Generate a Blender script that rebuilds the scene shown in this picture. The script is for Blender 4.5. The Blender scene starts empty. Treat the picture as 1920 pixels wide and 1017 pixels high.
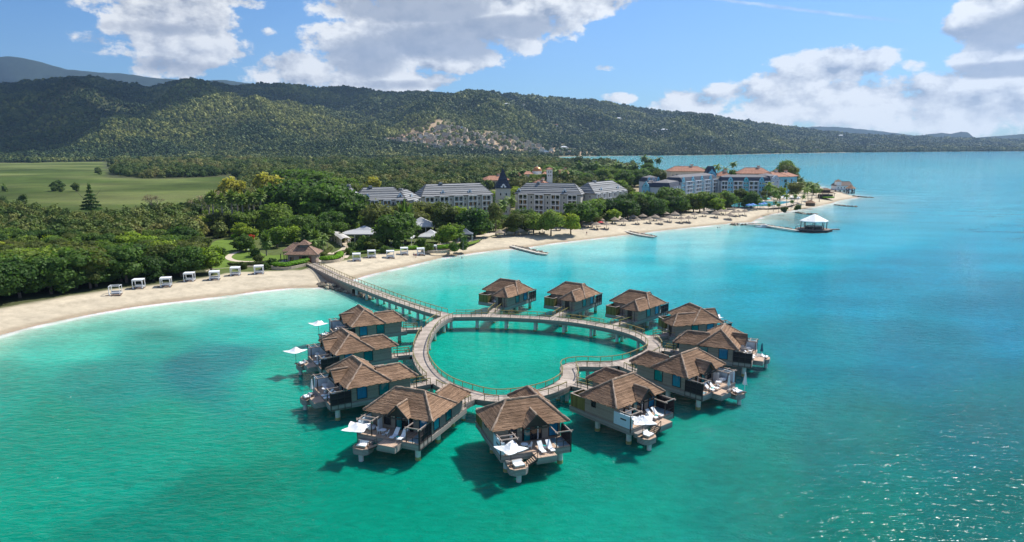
import bpy, math, random
import numpy as np
from mathutils import Vector, Matrix, Euler
random.seed(7); RNG = np.random.default_rng(7)
S = bpy.context.scene
COL = S.collection
# ------------------------------------------------------------------ camera
CAM_H = 43.0; PITCH = math.atan(238.5/1300.0); FPX = 1300.0
cp, sp = math.cos(PITCH), math.sin(PITCH)
cam_d = bpy.data.cameras.new('camera'); cam = bpy.data.objects.new('camera', cam_d); COL.objects.link(cam)
cam.location = (0, 0, CAM_H); cam.rotation_euler = (math.pi/2-PITCH, 0, 0)
cam_d.sensor_width = 36; cam_d.lens = 36*FPX/1920; cam_d.clip_start = 1; cam_d.clip_end = 60000
S.camera = cam
def slope(py):
    yc = (508.5-py)/FPX
    return (yc*cp-sp)/(cp+yc*sp)
def P(px, py, z=0.0):
    """point at height z seen at this place of the photograph"""
    yc = (508.5-py)/FPX; xc = (px-960)/FPX
    d = (xc, cp+yc*sp, yc*cp-sp); t = (z-CAM_H)/d[2]
    return Vector((d[0]*t, d[1]*t, z))
def PY(px, y, z=0.0):
    """point at distance y and height z on the azimuth of px"""
    zc = y*cp-(z-CAM_H)*sp
    return Vector(((px-960)/FPX*zc, y, z))
def proj(p):
    x, y, z = p[0], p[1], p[2]-CAM_H
    zc = y*cp-z*sp; yc = y*sp+z*cp
    return 960+FPX*x/zc, 508.5-FPX*yc/zc
# ------------------------------------------------------------------ light
SUN_AZ, SUN_EL = math.radians(48), math.radians(50)      # azimuth measured from +Y towards +X
SUN_DIR = Vector((math.sin(SUN_AZ)*math.cos(SUN_EL), math.cos(SUN_AZ)*math.cos(SUN_EL), math.sin(SUN_EL)))
sl = bpy.data.lights.new('sun', 'SUN'); sl.energy = 4.8; sl.angle = math.radians(.53); sl.color = (1, .955, .88)
so = bpy.data.objects.new('sun', sl); COL.objects.link(so); so.rotation_euler = SUN_DIR.to_track_quat('Z', 'Y').to_euler()
S.view_settings.view_transform = 'Standard'; S.view_settings.look = 'None'
S.view_settings.exposure = 0.45; S.view_settings.gamma = 1; S.view_settings.use_curve_mapping = False
S.cycles.volume_bounces = 0; S.cycles.max_bounces = 6; S.cycles.diffuse_bounces = 2; S.cycles.glossy_bounces = 2
S.cycles.transparent_max_bounces = 8; S.cycles.use_denoising = True; S.cycles.caustics_reflective = False
S.cycles.sample_clamp_indirect = 4
W = bpy.data.worlds.new('World'); S.world = W; W.use_nodes = True
def world():
    nt = W.node_tree; nt.nodes.clear(); N = nt.nodes.new; L = nt.links.new
    def m(op, a, b=None, c=None, clamp=False):
        n = N('ShaderNodeMath'); n.operation = op; n.use_clamp = clamp
        for i, v in enumerate((a, b, c)):
            if v is None: continue
            if isinstance(v, (int, float)): n.inputs[i].default_value = v
            else: L(v, n.inputs[i])
        return n.outputs[0]
    def vm(op, a, b):
        n = N('ShaderNodeVectorMath'); n.operation = op
        for i, v in enumerate((a, b)):
            if isinstance(v, tuple): n.inputs[i].default_value = v
            elif v is not None: L(v, n.inputs[i])
        return n
    def sstep(v, a, b):
        n = N('ShaderNodeMapRange'); n.interpolation_type = 'SMOOTHSTEP'; L(v, n.inputs[0])
        n.inputs[1].default_value = a; n.inputs[2].default_value = b; return n.outputs[0]
    def mixc(f, a, b):
        n = N('ShaderNodeMix'); n.data_type = 'RGBA'
        if isinstance(f, float): n.inputs[0].default_value = f
        else: L(f, n.inputs[0])
        for i, v in ((6, a), (7, b)):
            if isinstance(v, tuple): n.inputs[i].default_value = v+(1,)
            else: L(v, n.inputs[i])
        return n.outputs[2]
    tc = N('ShaderNodeTexCoord'); sx = N('ShaderNodeSeparateXYZ'); L(tc.outputs['Generated'], sx.inputs[0])
    x, y, z = sx.outputs
    az = m('ARCTAN2', x, y); el = m('ARCSINE', z)
    cv = N('ShaderNodeCombineXYZ'); L(az, cv.inputs[0]); L(el, cv.inputs[1]); ae = cv.outputs[0]
    def blobs(lst):
        acc = None
        for (px, py, rx, ry, amp) in lst:
            yc = (508.5-py)/FPX; d = Vector(((px-960)/FPX, cp+yc*sp, yc*cp-sp)).normalized()
            a0, e0 = math.atan2(d.x, d.y), math.asin(d.z)
            s = vm('SUBTRACT', ae, (a0, e0, 0)).outputs[0]
            s = vm('MULTIPLY', s, (1300/rx, 1300/ry, 0)).outputs[0]
            q = vm('DOT_PRODUCT', s, s).outputs['Value']
            v = m('MULTIPLY', m('SUBTRACT', 1.0, q), amp)
            acc = v if acc is None else m('MAXIMUM', acc, v)
        return acc
    CL = [(290, -15, 150, 75, 1), (330, 45, 130, 70, 1.1), (250, 5, 90, 50, .9), (360, 90, 115, 42, 1.1), (170, 75, 50, 18, .45), (225, 95, 60, 16, .5),
          (320, 122, 70, 28, .9), (440, 108, 40, 14, .4), (450, 5, 55, 14, .6), (505, 150, 35, 10, .4),
          (560, 130, 110, 36, .9), (660, 150, 170, 30, .9), (780, 150, 90, 25, .8), (640, 60, 45, 28, .8), (690, 95, 120, 70, 1.1), (650, 5, 80, 40, .9),
          (790, 60, 160, 85, 1.3), (900, 30, 220, 60, 1.25), (1060, 5, 150, 36, 1.1), (980, 70, 80, 40, .8), (860, 110, 110, 32, 1), (500, 60, 18, 10, .4),
          (1137, 128, 26, 9, .6), (1180, 185, 60, 12, .5), (1300, 195, 100, 34, .75), (1420, 175, 110, 30, .8), (1540, 130, 110, 42, .9), (1480, 155, 90, 30, .8), (1640, 115, 55, 24, .7),
          (1700, 125, 40, 18, .5), (1695, 95, 16, 8, .4), (1580, 190, 280, 55, .95), (1780, 200, 240, 55, .95), (1860, 105, 70, 34, 1), (1820, 55, 50, 26, .8), (1890, 45, 90, 52, 1.2), (1920, 5, 90, 50, 1.2), (1900, 130, 90, 30, .9), (2050, 80, 120, 120, 1.1), (2200, 180, 260, 80, 1),
          (1680, 235, 400, 24, .5), (-380, 60, 170, 70, .9), (-520, 130, 220, 50, .9)]
    body = blobs(CL)
    # generic fair-weather clouds where the picture does not look
    up = vm('MULTIPLY', tc.outputs['Generated'], (1, 1, 2.2)).outputs[0]
    gn = N('ShaderNodeTexNoise'); L(up, gn.inputs['Vector']); gn.inputs['Scale'].default_value = 2.6; gn.inputs['Detail'].default_value = 3
    outside = m('MAXIMUM', sstep(el, math.radians(13), math.radians(22)), sstep(m('ABSOLUTE', az), math.radians(44), math.radians(55)))
    gen = m('SUBTRACT', m('MULTIPLY', m('MULTIPLY', m('SUBTRACT', gn.outputs[0], .50), 4.0), outside), m('SUBTRACT', 1.0, outside))
    body = m('MAXIMUM', body, gen)
    body = m('MAXIMUM', body, -1.0)
    def fb(off, sc, det, rough=.62):
        v = vm('ADD', ae, off).outputs[0]; v = vm('MULTIPLY', v, (1, 1.5, 1)).outputs[0]
        n = N('ShaderNodeTexNoise'); n.inputs['Scale'].default_value = sc; n.inputs['Detail'].default_value = det
        n.inputs['Roughness'].default_value = rough; L(v, n.inputs['Vector']); return n.outputs[0]
    f1 = fb((0, 0, 0), 15, 12, .64); f2 = fb((.010, .014, 0), 15, 9, .58); f3 = fb((0, 0, 0), 15, 9, .58)
    dens = m('ADD', body, m('MULTIPLY', m('SUBTRACT', f1, .5), 3.1))
    alpha = sstep(dens, .20, .55)
    lit = m('ADD', m('MULTIPLY_ADD', m('SUBTRACT', f3, f2), 4.4, .76), m('MULTIPLY', m('SUBTRACT', fb((.3, .2, 0), 42, 8, .6), .5), .4))         # brighter where density falls off towards the sun
    thick = sstep(dens, .7, 2.0)
    lit = m('SUBTRACT', lit, m('MULTIPLY', thick, .30), clamp=True)
    # shaded undersides of the thick clouds
    dk = blobs([(780, 15, 170, 32, 1), (830, 75, 150, 38, 1), (690, 105, 75, 42, .9), (950, 50, 130, 24, .9), (1900, 60, 80, 34, 1), (1890, 130, 90, 14, .9),
                (300, 55, 80, 12, .5), (330, 125, 90, 16, .5), (760, 160, 90, 10, .5)])
    dkm = sstep(m('ADD', dk, m('MULTIPLY', m('SUBTRACT', fb((3, 1, 0), 20, 6), .5), 1.6)), -.15, .6)
    lit = m('MULTIPLY', lit, m('SUBTRACT', 1.0, m('MULTIPLY', dkm, .82)))
    ccol = mixc(lit, (.29, .33, .42), (.93, .93, .92))
    # low clouds near the horizon are paler and flatter
    low = sstep(el, math.radians(4.5), math.radians(.0))
    ccol = mixc(m('MULTIPLY', low, .65), ccol, (.80, .85, .90))
    sky = N('ShaderNodeTexSky'); sky.sky_type = 'NISHITA'; sky.sun_disc = False
    sky.sun_elevation = SUN_EL; sky.sun_rotation = SUN_AZ; sky.altitude = 0; sky.air_density = 1.0; sky.dust_density = .6; sky.ozone_density = 2.2
    b1 = N('ShaderNodeBackground'); b1.inputs[1].default_value = .10
    hs = N('ShaderNodeMix'); hs.data_type = 'RGBA'; hs.blend_type = 'MULTIPLY'; hs.inputs[0].default_value = 1; L(sky.outputs[0], hs.inputs[6]); hs.inputs[7].default_value = (.43, .69, 1.0, 1)
    L(hs.outputs[2], b1.inputs[0])
    b2 = N('ShaderNodeBackground'); b2.inputs[1].default_value = .83; L(ccol, b2.inputs[0])
    # thin contrail
    pa, pb = (1330, -4), (1730, 44)
    def ang(p):
        yc = (508.5-p[1])/FPX; d = Vector(((p[0]-960)/FPX, cp+yc*sp, yc*cp-sp)).normalized(); return math.atan2(d.x, d.y), math.asin(d.z)
    (a0, e0), (a1, e1) = ang(pa), ang(pb)
    lx, ly = a1-a0, e1-e0; ln = math.hypot(lx, ly); lx, ly = lx/ln, ly/ln
    rel = vm('SUBTRACT', ae, (a0, e0, 0)).outputs[0]
    along = vm('DOT_PRODUCT', rel, (lx, ly, 0)).outputs['Value']; across = m('ABSOLUTE', m('ADD', vm('DOT_PRODUCT', rel, (-ly, lx, 0)).outputs['Value'], m('MULTIPLY', m('SUBTRACT', fb((9, 9, 0), 60, 3), .5), .004)))
    tr = m('MULTIPLY', sstep(across, .0032, .0004), m('MULTIPLY', sstep(along, ln, ln*.7), sstep(along, -.4, -.2)))
    alpha = m('MAXIMUM', alpha, m('MULTIPLY', tr, .35))
    mx = N('ShaderNodeMixShader'); L(alpha, mx.inputs[0]); L(b1.outputs[0], mx.inputs[1]); L(b2.outputs[0], mx.inputs[2])
    out = N('ShaderNodeOutputWorld'); L(mx.outputs[0], out.inputs['Surface'])
world()
W.cycles.sampling_method = 'MANUAL'; W.cycles.sample_map_resolution = 1024
# ------------------------------------------------------------------ materials
def nodes(name):
    mt = bpy.data.materials.new(name); mt.use_nodes = True; nt = mt.node_tree
    return mt, nt, nt.nodes['Principled BSDF']
_M = {}
def mat(name, col, rough=.75, var=.18, scale=1.5, bump=0.0, bscale=12, metal=0, spec=.35, stretch=(1, 1, 1), rnd=0.0, attr=None, emis=None, transl=0, hue=0.0):
    """plain surface with large and small colour variation and fine relief"""
    if name in _M: return _M[name]
    mt, nt, b = nodes(name); N = nt.nodes.new; L = nt.links.new
    tc = N('ShaderNodeTexCoord'); mp = N('ShaderNodeMapping'); L(tc.outputs['Object'], mp.inputs[0]); mp.inputs['Scale'].default_value = stretch
    n = N('ShaderNodeTexNoise'); L(mp.outputs[0], n.inputs['Vector']); n.inputs['Scale'].default_value = scale; n.inputs['Detail'].default_value = 6; n.inputs['Roughness'].default_value = .65
    r = N('ShaderNodeMapRange'); L(n.outputs[0], r.inputs[0]); r.inputs[1].default_value = .3; r.inputs[2].default_value = .7
    r.inputs[3].default_value = 1-var; r.inputs[4].default_value = 1+var
    val = r.outputs[0]
    if rnd:
        oi = N('ShaderNodeObjectInfo'); rr = N('ShaderNodeMapRange'); L(oi.outputs['Random'], rr.inputs[0]); rr.inputs[3].default_value = 1-rnd; rr.inputs[4].default_value = 1+rnd
        mm = N('ShaderNodeMath'); mm.operation = 'MULTIPLY'; L(val, mm.inputs[0]); L(rr.outputs[0], mm.inputs[1]); val = mm.outputs[0]
    base = None
    if attr:
        at = N('ShaderNodeAttribute'); at.attribute_name = attr; base = at.outputs['Color']
    hs = N('ShaderNodeHueSaturation'); L(val, hs.inputs['Value'])
    if base: L(base, hs.inputs['Color'])
    else: hs.inputs['Color'].default_value = tuple(col)+(1,)
    L(hs.outputs[0], b.inputs['Base Color'])
    b.inputs['Roughness'].default_value = rough; b.inputs['Metallic'].default_value = metal; b.inputs['Specular IOR Level'].default_value = spec
    if bump:
        n2 = N('ShaderNodeTexNoise'); L(mp.outputs[0], n2.inputs['Vector']); n2.inputs['Scale'].default_value = bscale; n2.inputs['Detail'].default_value = 4
        bp = N('ShaderNodeBump'); bp.inputs['Strength'].default_value = bump; bp.inputs['Distance'].default_value = .05; L(n2.outputs[0], bp.inputs['Height']); L(bp.outputs[0], b.inputs['Normal'])
    if emis: b.inputs['Emission Color'].default_value = tuple(emis)+(1,); b.inputs['Emission Strength'].default_value = 1
    _M[name] = mt; return mt
def uvmat(name, col, col2, period, rough=.8, var=.25, joint=.0, jw=.08, bump=.5, axis='U', fine=(3, 30), rnd=0):
    """boards or straw laid in rows: every row gets its own tone; a row is 'period' metres of the UV map"""
    if name in _M: return _M[name]
    mt, nt, b = nodes(name); N = nt.nodes.new; L = nt.links.new
    uv = N('ShaderNodeUVMap'); sx = N('ShaderNodeSeparateXYZ'); L(uv.outputs[0], sx.inputs[0])
    a = sx.outputs[0 if axis == 'U' else 1]
    d = N('ShaderNodeMath'); d.operation = 'DIVIDE'; L(a, d.inputs[0]); d.inputs[1].default_value = period
    fl = N('ShaderNodeMath'); fl.operation = 'FLOOR'; L(d.outputs[0], fl.inputs[0])
    fr = N('ShaderNodeMath'); fr.operation = 'FRACT'; L(d.outputs[0], fr.inputs[0])
    wn = N('ShaderNodeTexWhiteNoise'); wn.noise_dimensions = '1D'; L(fl.outputs[0], wn.inputs['W'])
    mp = N('ShaderNodeMapping'); L(uv.outputs[0], mp.inputs[0]); mp.inputs['Scale'].default_value = (fine[1], fine[0], 1) if axis == 'U' else (fine[0], fine[1], 1)
    n = N('ShaderNodeTexNoise'); L(mp.outputs[0], n.inputs['Vector']); n.inputs['Scale'].default_value = 1; n.inputs['Detail'].default_value = 5
    n3 = N('ShaderNodeTexNoise'); L(uv.outputs[0], n3.inputs['Vector']); n3.inputs['Scale'].default_value = .45; n3.inputs['Detail'].default_value = 4
    s = N('ShaderNodeMath'); s.operation = 'ADD'; L(wn.outputs[0], s.inputs[0]); L(n.outputs[0], s.inputs[1])
    s2 = N('ShaderNodeMath'); s2.operation = 'ADD'; L(s.outputs[0], s2.inputs[0]); L(n3.outputs[0], s2.inputs[1])
    r = N('ShaderNodeMapRange'); L(s2.outputs[0], r.inputs[0]); r.inputs[1].default_value = .8; r.inputs[2].default_value = 2.2
    mx = N('ShaderNodeMix'); mx.data_type = 'RGBA'; L(r.outputs[0], mx.inputs[0]); mx.inputs[6].default_value = tuple(c*(1-var) for c in col)+(1,); mx.inputs[7].default_value = tuple(c*(1+var) for c in col2)+(1,)
    col_out = mx.outputs[2]
    h = n.outputs[0]
    if joint:
        lt = N('ShaderNodeMath'); lt.operation = 'LESS_THAN'; L(fr.outputs[0], lt.inputs[0]); lt.inputs[1].default_value = jw
        m2 = N('ShaderNodeMath'); m2.operation = 'MULTIPLY'; L(lt.outputs[0], m2.inputs[0]); m2.inputs[1].default_value = joint
        m3 = N('ShaderNodeMix'); m3.data_type = 'RGBA'; L(m2.outputs[0], m3.inputs[0]); L(col_out, m3.inputs[6]); m3.inputs[7].default_value = tuple(c*.3 for c in col)+(1,); col_out = m3.outputs[2]
    if rnd:
        oi = N('ShaderNodeObjectInfo'); rr = N('ShaderNodeMapRange'); L(oi.outputs['Random'], rr.inputs[0]); rr.inputs[3].default_value = 1-rnd; rr.inputs[4].default_value = 1+rnd
        n4 = N('ShaderNodeTexNoise'); g4 = N('ShaderNodeNewGeometry'); L(g4.outputs['Position'], n4.inputs['Vector']); n4.inputs['Scale'].default_value = .5; n4.inputs['Detail'].default_value = 5; r4 = N('ShaderNodeMapRange'); L(n4.outputs[0], r4.inputs[0]); r4.inputs[1].default_value = .35; r4.inputs[2].default_value = .65; r4.inputs[3].default_value = .78; r4.inputs[4].default_value = 1.2
        ml = N('ShaderNodeMath'); ml.operation = 'MULTIPLY'; L(rr.outputs[0], ml.inputs[0]); L(r4.outputs[0], ml.inputs[1]); h5 = N('ShaderNodeHueSaturation'); L(col_out, h5.inputs['Color']); L(ml.outputs[0], h5.inputs['Value']); col_out = h5.outputs[0]
    L(col_out, b.inputs['Base Color']); b.inputs['Roughness'].default_value = rough; b.inputs['Specular IOR Level'].default_value = .2
    if bump:
        bp = N('ShaderNodeBump'); bp.inputs['Strength'].default_value = bump; bp.inputs['Distance'].default_value = .06; L(h, bp.inputs['Height']); L(bp.outputs[0], b.inputs['Normal'])
    _M[name] = mt; return mt
def leafmat(name, cols, transl=.45, big=.02, spots=(), amp_=(.6, 1.45)):
    """leaves: each crown and each leaf clump gets its own green"""
    if name in _M: return _M[name]
    mt, nt, b = nodes(name); N = nt.nodes.new; L = nt.links.new
    oi = N('ShaderNodeObjectInfo'); geo = N('ShaderNodeNewGeometry')
    at = N('ShaderNodeAttribute'); at.attribute_name = 'leafv'
    nb = N('ShaderNodeTexNoise'); L(geo.outputs['Position'], nb.inputs['Vector']); nb.inputs['Scale'].default_value = big; nb.inputs['Detail'].default_value = 3
    s = N('ShaderNodeMath'); s.operation = 'MULTIPLY_ADD'; L(oi.outputs['Random'], s.inputs[0]); s.inputs[1].default_value = .55; 
    s0 = N('ShaderNodeMath'); s0.operation = 'MULTIPLY_ADD'; L(nb.outputs[0], s0.inputs[0]); s0.inputs[1].default_value = 2.4; s0.inputs[2].default_value = -1.02; L(s0.outputs[0], s.inputs[2])
    so_ = s.outputs[0]
    for (cx, cy, rx, ry, amp) in spots:      # sunlit gold on drier slopes painted into leaf colour; negative amp darkens
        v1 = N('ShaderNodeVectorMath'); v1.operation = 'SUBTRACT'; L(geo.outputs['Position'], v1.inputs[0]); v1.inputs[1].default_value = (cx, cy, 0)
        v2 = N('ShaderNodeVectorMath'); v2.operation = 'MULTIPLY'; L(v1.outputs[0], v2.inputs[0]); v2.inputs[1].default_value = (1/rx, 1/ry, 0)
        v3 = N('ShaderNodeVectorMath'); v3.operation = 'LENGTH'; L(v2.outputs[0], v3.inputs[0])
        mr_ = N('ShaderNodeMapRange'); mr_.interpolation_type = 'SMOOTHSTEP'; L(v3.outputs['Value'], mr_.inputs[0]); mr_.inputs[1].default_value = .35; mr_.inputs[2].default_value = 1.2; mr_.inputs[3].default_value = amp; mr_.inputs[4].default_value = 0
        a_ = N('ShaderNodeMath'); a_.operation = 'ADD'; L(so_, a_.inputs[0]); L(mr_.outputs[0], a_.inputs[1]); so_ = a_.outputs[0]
    cr = N('ShaderNodeValToRGB'); L(so_, cr.inputs[0])
    el = cr.color_ramp.elements
    for i, c in enumerate(cols):
        p = i/(len(cols)-1)
        e = el[i] if i < 2 else el.new(p)
        e.position = p if i != 1 or len(cols) == 2 else p
        e.color = tuple(c)+(1,)
    hs = N('ShaderNodeHueSaturation'); L(cr.outputs[0], hs.inputs['Color'])
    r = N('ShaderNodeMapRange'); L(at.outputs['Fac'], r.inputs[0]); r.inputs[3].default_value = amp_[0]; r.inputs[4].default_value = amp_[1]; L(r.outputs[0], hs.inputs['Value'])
    b.inputs['Roughness'].default_value = .6; b.inputs['Specular IOR Level'].default_value = .18
    L(hs.outputs[0], b.inputs['Base Color'])
    if transl:
        tr = N('ShaderNodeBsdfTranslucent'); h2 = N('ShaderNodeHueSaturation'); h2.inputs['Value'].default_value = 1.25; h2.inputs['Saturation'].default_value = 1.1; L(hs.outputs[0], h2.inputs['Color']); L(h2.outputs[0], tr.inputs[0])
        mx = N('ShaderNodeMixShader'); mx.inputs[0].default_value = transl; L(b.outputs[0], mx.inputs[1]); L(tr.outputs[0], mx.inputs[2])
        L(mx.outputs[0], nt.nodes['Material Output'].inputs['Surface'])
    _M[name] = mt; return mt
# ------------------------------------------------------------------ mesh helpers
class MB:
    def __init__(s, mx=None): s.v = []; s.f = []; s.uv = []; s.mx = mx
    def add(s, vs, fs, uvs=None):
        k = len(s.v)
        flip = False
        if s.mx is not None:
            vs = [s.mx @ Vector(v) for v in vs]; flip = s.mx.determinant() < 0
        s.v += [tuple(v) for v in vs]
        for i, f in enumerate(fs):
            u = uvs[i] if uvs else [(0, 0)]*len(f)
            if flip: f = f[::-1]; u = u[::-1]
            s.f.append(tuple(k+j for j in f)); s.uv.append(u)
        return s
    def box(s, x0, x1, y0, y1, z0, z1, uvs=True):
        vs = [(x0, y0, z0), (x1, y0, z0), (x1, y1, z0), (x0, y1, z0), (x0, y0, z1), (x1, y0, z1), (x1, y1, z1), (x0, y1, z1)]
        fs = [(0, 3, 2, 1), (4, 5, 6, 7), (0, 1, 5, 4), (1, 2, 6, 5), (2, 3, 7, 6), (3, 0, 4, 7)]
        X, Y, Z = x1-x0, y1-y0, z1-z0
        uv = [[(0, 0)]*4, [(0, 0), (X, 0), (X, Y), (0, Y)], [(0, 0), (X, 0), (X, Z), (0, Z)], [(0, 0), (Y, 0), (Y, Z), (0, Z)], [(0, 0), (X, 0), (X, Z), (0, Z)], [(0, 0), (Y, 0), (Y, Z), (0, Z)]]
        uv[0] = uv[1]
        return s.add(vs, fs, uv)
    def bar(s, a, b, w, h=None, up=(0, 0, 1)):
        """rectangular bar from a to b"""
        h = w if h is None else h
        a, b = Vector(a), Vector(b); d = (b-a).normalized(); u = Vector(up)
        if abs(d.dot(u)) > .98: u = Vector((0, 1, 0))
        r = d.cross(u).normalized()*w/2; u = r.cross(d).normalized()*h/2
        vs = [a-r-u, a+r-u, a+r+u, a-r+u, b-r-u, b+r-u, b+r+u, b-r+u]
        return s.add(vs, [(0, 1, 2, 3), (7, 6, 5, 4), (0, 4, 5, 1), (1, 5, 6, 2), (2, 6, 7, 3), (3, 7, 4, 0)])
    def cyl(s, c, r, z0, z1, n=10, r2=None):
        r2 = r if r2 is None else r2
        vs = [(c[0]+r*math.cos(t*2*math.pi/n), c[1]+r*math.sin(t*2*math.pi/n), z0) for t in range(n)]+[(c[0]+r2*math.cos(t*2*math.pi/n), c[1]+r2*math.sin(t*2*math.pi/n), z1) for t in range(n)]
        fs = [(i, (i+1) % n, n+(i+1) % n, n+i) for i in range(n)]+[tuple(range(n-1, -1, -1)), tuple(range(n, 2*n))]
        return s.add(vs, fs)
    def tube(s, pts, rs, n=6):
        pts = [Vector(p) for p in pts]
        if isinstance(rs, (int, float)): rs = [rs]*len(pts)
        vs = []; fs = []
        for i, p in enumerate(pts):
            d = (pts[min(i+1, len(pts)-1)]-pts[max(i-1, 0)]).normalized()
            u = Vector((0, 0, 1)) if abs(d.z) < .9 else Vector((0, 1, 0))
            r = d.cross(u).normalized(); u = r.cross(d).normalized()
            vs += [p+(r*math.cos(2*math.pi*k/n)+u*math.sin(2*math.pi*k/n))*rs[i] for k in range(n)]
        for i in range(len(pts)-1):
            fs += [(i*n+k, i*n+(k+1) % n, (i+1)*n+(k+1) % n, (i+1)*n+k) for k in range(n)]
        fs += [tuple(range(n-1, -1, -1)), tuple(range((len(pts)-1)*n, len(pts)*n))]
        return s.add(vs, fs)
    def prism(s, poly, z0, z1):
        n = len(poly); vs = [(p[0], p[1], z0) for p in poly]+[(p[0], p[1], z1) for p in poly]
        ar = sum(poly[i][0]*poly[(i+1) % n][1]-poly[(i+1) % n][0]*poly[i][1] for i in range(n))
        fs = [(i, (i+1) % n, n+(i+1) % n, n+i) for i in range(n)]+[tuple(range(n-1, -1, -1)), tuple(range(n, 2*n))]
        if ar < 0: fs = [f[::-1] for f in fs]
        uv = []
        for f in fs: uv.append([(vs[j][0], vs[j][1]+vs[j][2]) for j in f])
        return s.add(vs, fs, uv)
    def build(s, name, m, parent=None, smooth=False, loc=None):
        me = bpy.data.meshes.new(name); me.from_pydata(s.v, [], s.f)
        ul = me.uv_layers.new(name='UVMap'); flat = [c for u in s.uv for p in u for c in p]
        ul.data.foreach_set('uv', flat)
        if m: me.materials.append(m)
        if smooth: me.polygons.foreach_set('use_smooth', [True]*len(me.polygons))
        return link(name, me, parent, loc)
def link(name, me, parent=None, loc=None, rz=0):
    o = bpy.data.objects.new(name, me); COL.objects.link(o); o.parent = parent
    if loc is not None: o.location = loc
    if rz: o.rotation_euler.z = rz
    return o
def thing(name, label, cat, loc=(0, 0, 0), rz=0, group=None, sc=None):
    o = bpy.data.objects.new(name, None); COL.objects.link(o); o.location = loc; o.rotation_euler = (0, 0, rz)
    o.empty_display_size = .2
    if sc: o.scale = (sc, sc, sc) if isinstance(sc, (int, float)) else sc
    return tag(o, label, cat, group)
def tag(o, label=None, cat=None, group=None, kind=None):
    if label: o['label'] = label
    if cat: o['category'] = cat
    if group: o['group'] = group
    if kind: o['kind'] = kind
    return o
KIDS = {}
def kids(o):
    if o.name not in KIDS: KIDS[o.name] = list(o.children)
    return KIDS[o.name]
def dup(root, loc=None, rz=None, label=None, group=None, sc=None):
    def rec(o, parent):
        c = o.copy(); COL.objects.link(c); c.parent = parent
        for ch in kids(o): rec(ch, c)
        return c
    c = rec(root, None)
    if loc is not None: c.location = loc
    if rz is not None: c.rotation_euler = (0, 0, rz)
    if sc is not None: c.scale = (sc, sc, sc) if isinstance(sc, (int, float)) else sc
    if label: c['label'] = label
    if group: c['group'] = group
    return c
def npmesh(name, V, F, m, cols=None, parent=None, smooth=True, leafv=None, kind=None):
    """fast mesh from arrays; F (n,4) or (n,3); cols (nv,3) point colour 'tcol'"""
    V = np.asarray(V, np.float32); F = np.asarray(F, np.int32)
    me = bpy.data.meshes.new(name); me.vertices.add(len(V)); me.vertices.foreach_set('co', V.ravel())
    k = F.shape[1]; me.loops.add(F.size); me.loops.foreach_set('vertex_index', F.ravel())
    me.polygons.add(len(F)); me.polygons.foreach_set('loop_start', np.arange(len(F), dtype=np.int32)*k); me.polygons.foreach_set('loop_total', np.full(len(F), k, np.int32))
    me.polygons.foreach_set('use_smooth', np.full(len(F), smooth)); me.update(calc_edges=True)
    if cols is not None:
        a = me.color_attributes.new('tcol', 'FLOAT_COLOR', 'POINT'); c4 = np.ones((len(V), 4), np.float32); c4[:, :3] = cols; a.data.foreach_set('color', c4.ravel())
    if leafv is not None:
        a = me.attributes.new('leafv', 'FLOAT', 'FACE'); a.data.foreach_set('value', np.asarray(leafv, np.float32))
    if m: me.materials.append(m)
    if parent == 'DATA': return me
    o = link(name, me, parent)
    if kind: o['kind'] = kind
    return o
ORD = ['first', 'second', 'third', 'fourth', 'fifth', 'sixth', 'seventh', 'eighth', 'ninth', 'tenth', 'eleventh', 'twelfth', 'thirteenth', 'fourteenth', 'fifteenth', 'sixteenth', 'seventeenth', 'eighteenth', 'nineteenth', 'twentieth']
# ------------------------------------------------------------------ coast and terrain
COAST_PX = [(0, 629), (60, 613), (120, 600), (185, 587), (250, 576), (320, 567), (380, 560), (440, 553), (480, 547), (540, 541), (590, 540), (610, 538), (640, 531), (690, 516), (760, 500), (830, 483), (900, 473), (940, 468),
    (975, 466), (1010, 461), (1040, 456), (1120, 447), (1180, 440), (1230, 434), (1300, 426), (1370, 419), (1410, 417), (1420, 410), (1445, 402), (1500, 393), (1530, 388), (1560, 381), (1575, 376), (1610, 370), (1592, 366), (1570, 358), (1548, 354),
    (1520, 347), (1490, 341), (1440, 335), (1380, 328), (1320, 325), (1260, 321), (1180, 318), (1110, 312), (1070, 307), (1035, 302), (1010, 299), (1008, 297), (1030, 295), (1060, 294.2), (1120, 293.2), (1200, 292.4), (1280, 291.8),
    (1330, 291.2), (1400, 289.8), (1450, 288.8), (1500, 287.8), (1550, 287), (1600, 286.4), (1700, 285.6), (1800, 284.8), (1920, 284.2), (2100, 283.5)]
coast = [P(a, b, 0).to_2d() for a, b in COAST_PX]
p0, p1 = coast[0], coast[1]; dd = (p0-p1).normalized()
coast = [Vector((-900, 20)), Vector((-500, 62)), Vector((-300, 98)), p0+dd*45]+coast+[Vector((5200, 5600)), Vector((14000, 6200)), Vector((20000, 20000)), Vector((-20000, 20000)), Vector((-20000, 20))]
CO = np.array([(v.x, v.y) for v in coast])
def inside(poly, X, Y):
    poly = np.asarray(poly); r = np.zeros(X.shape, bool); j = len(poly)-1
    for i in range(len(poly)):
        xi, yi = poly[i]; xj, yj = poly[j]
        if yi != yj:
            c = ((yi > Y) != (yj > Y)) & (X < (xj-xi)*(Y-yi)/(yj-yi)+xi)
            r ^= c
        j = i
    return r
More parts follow.
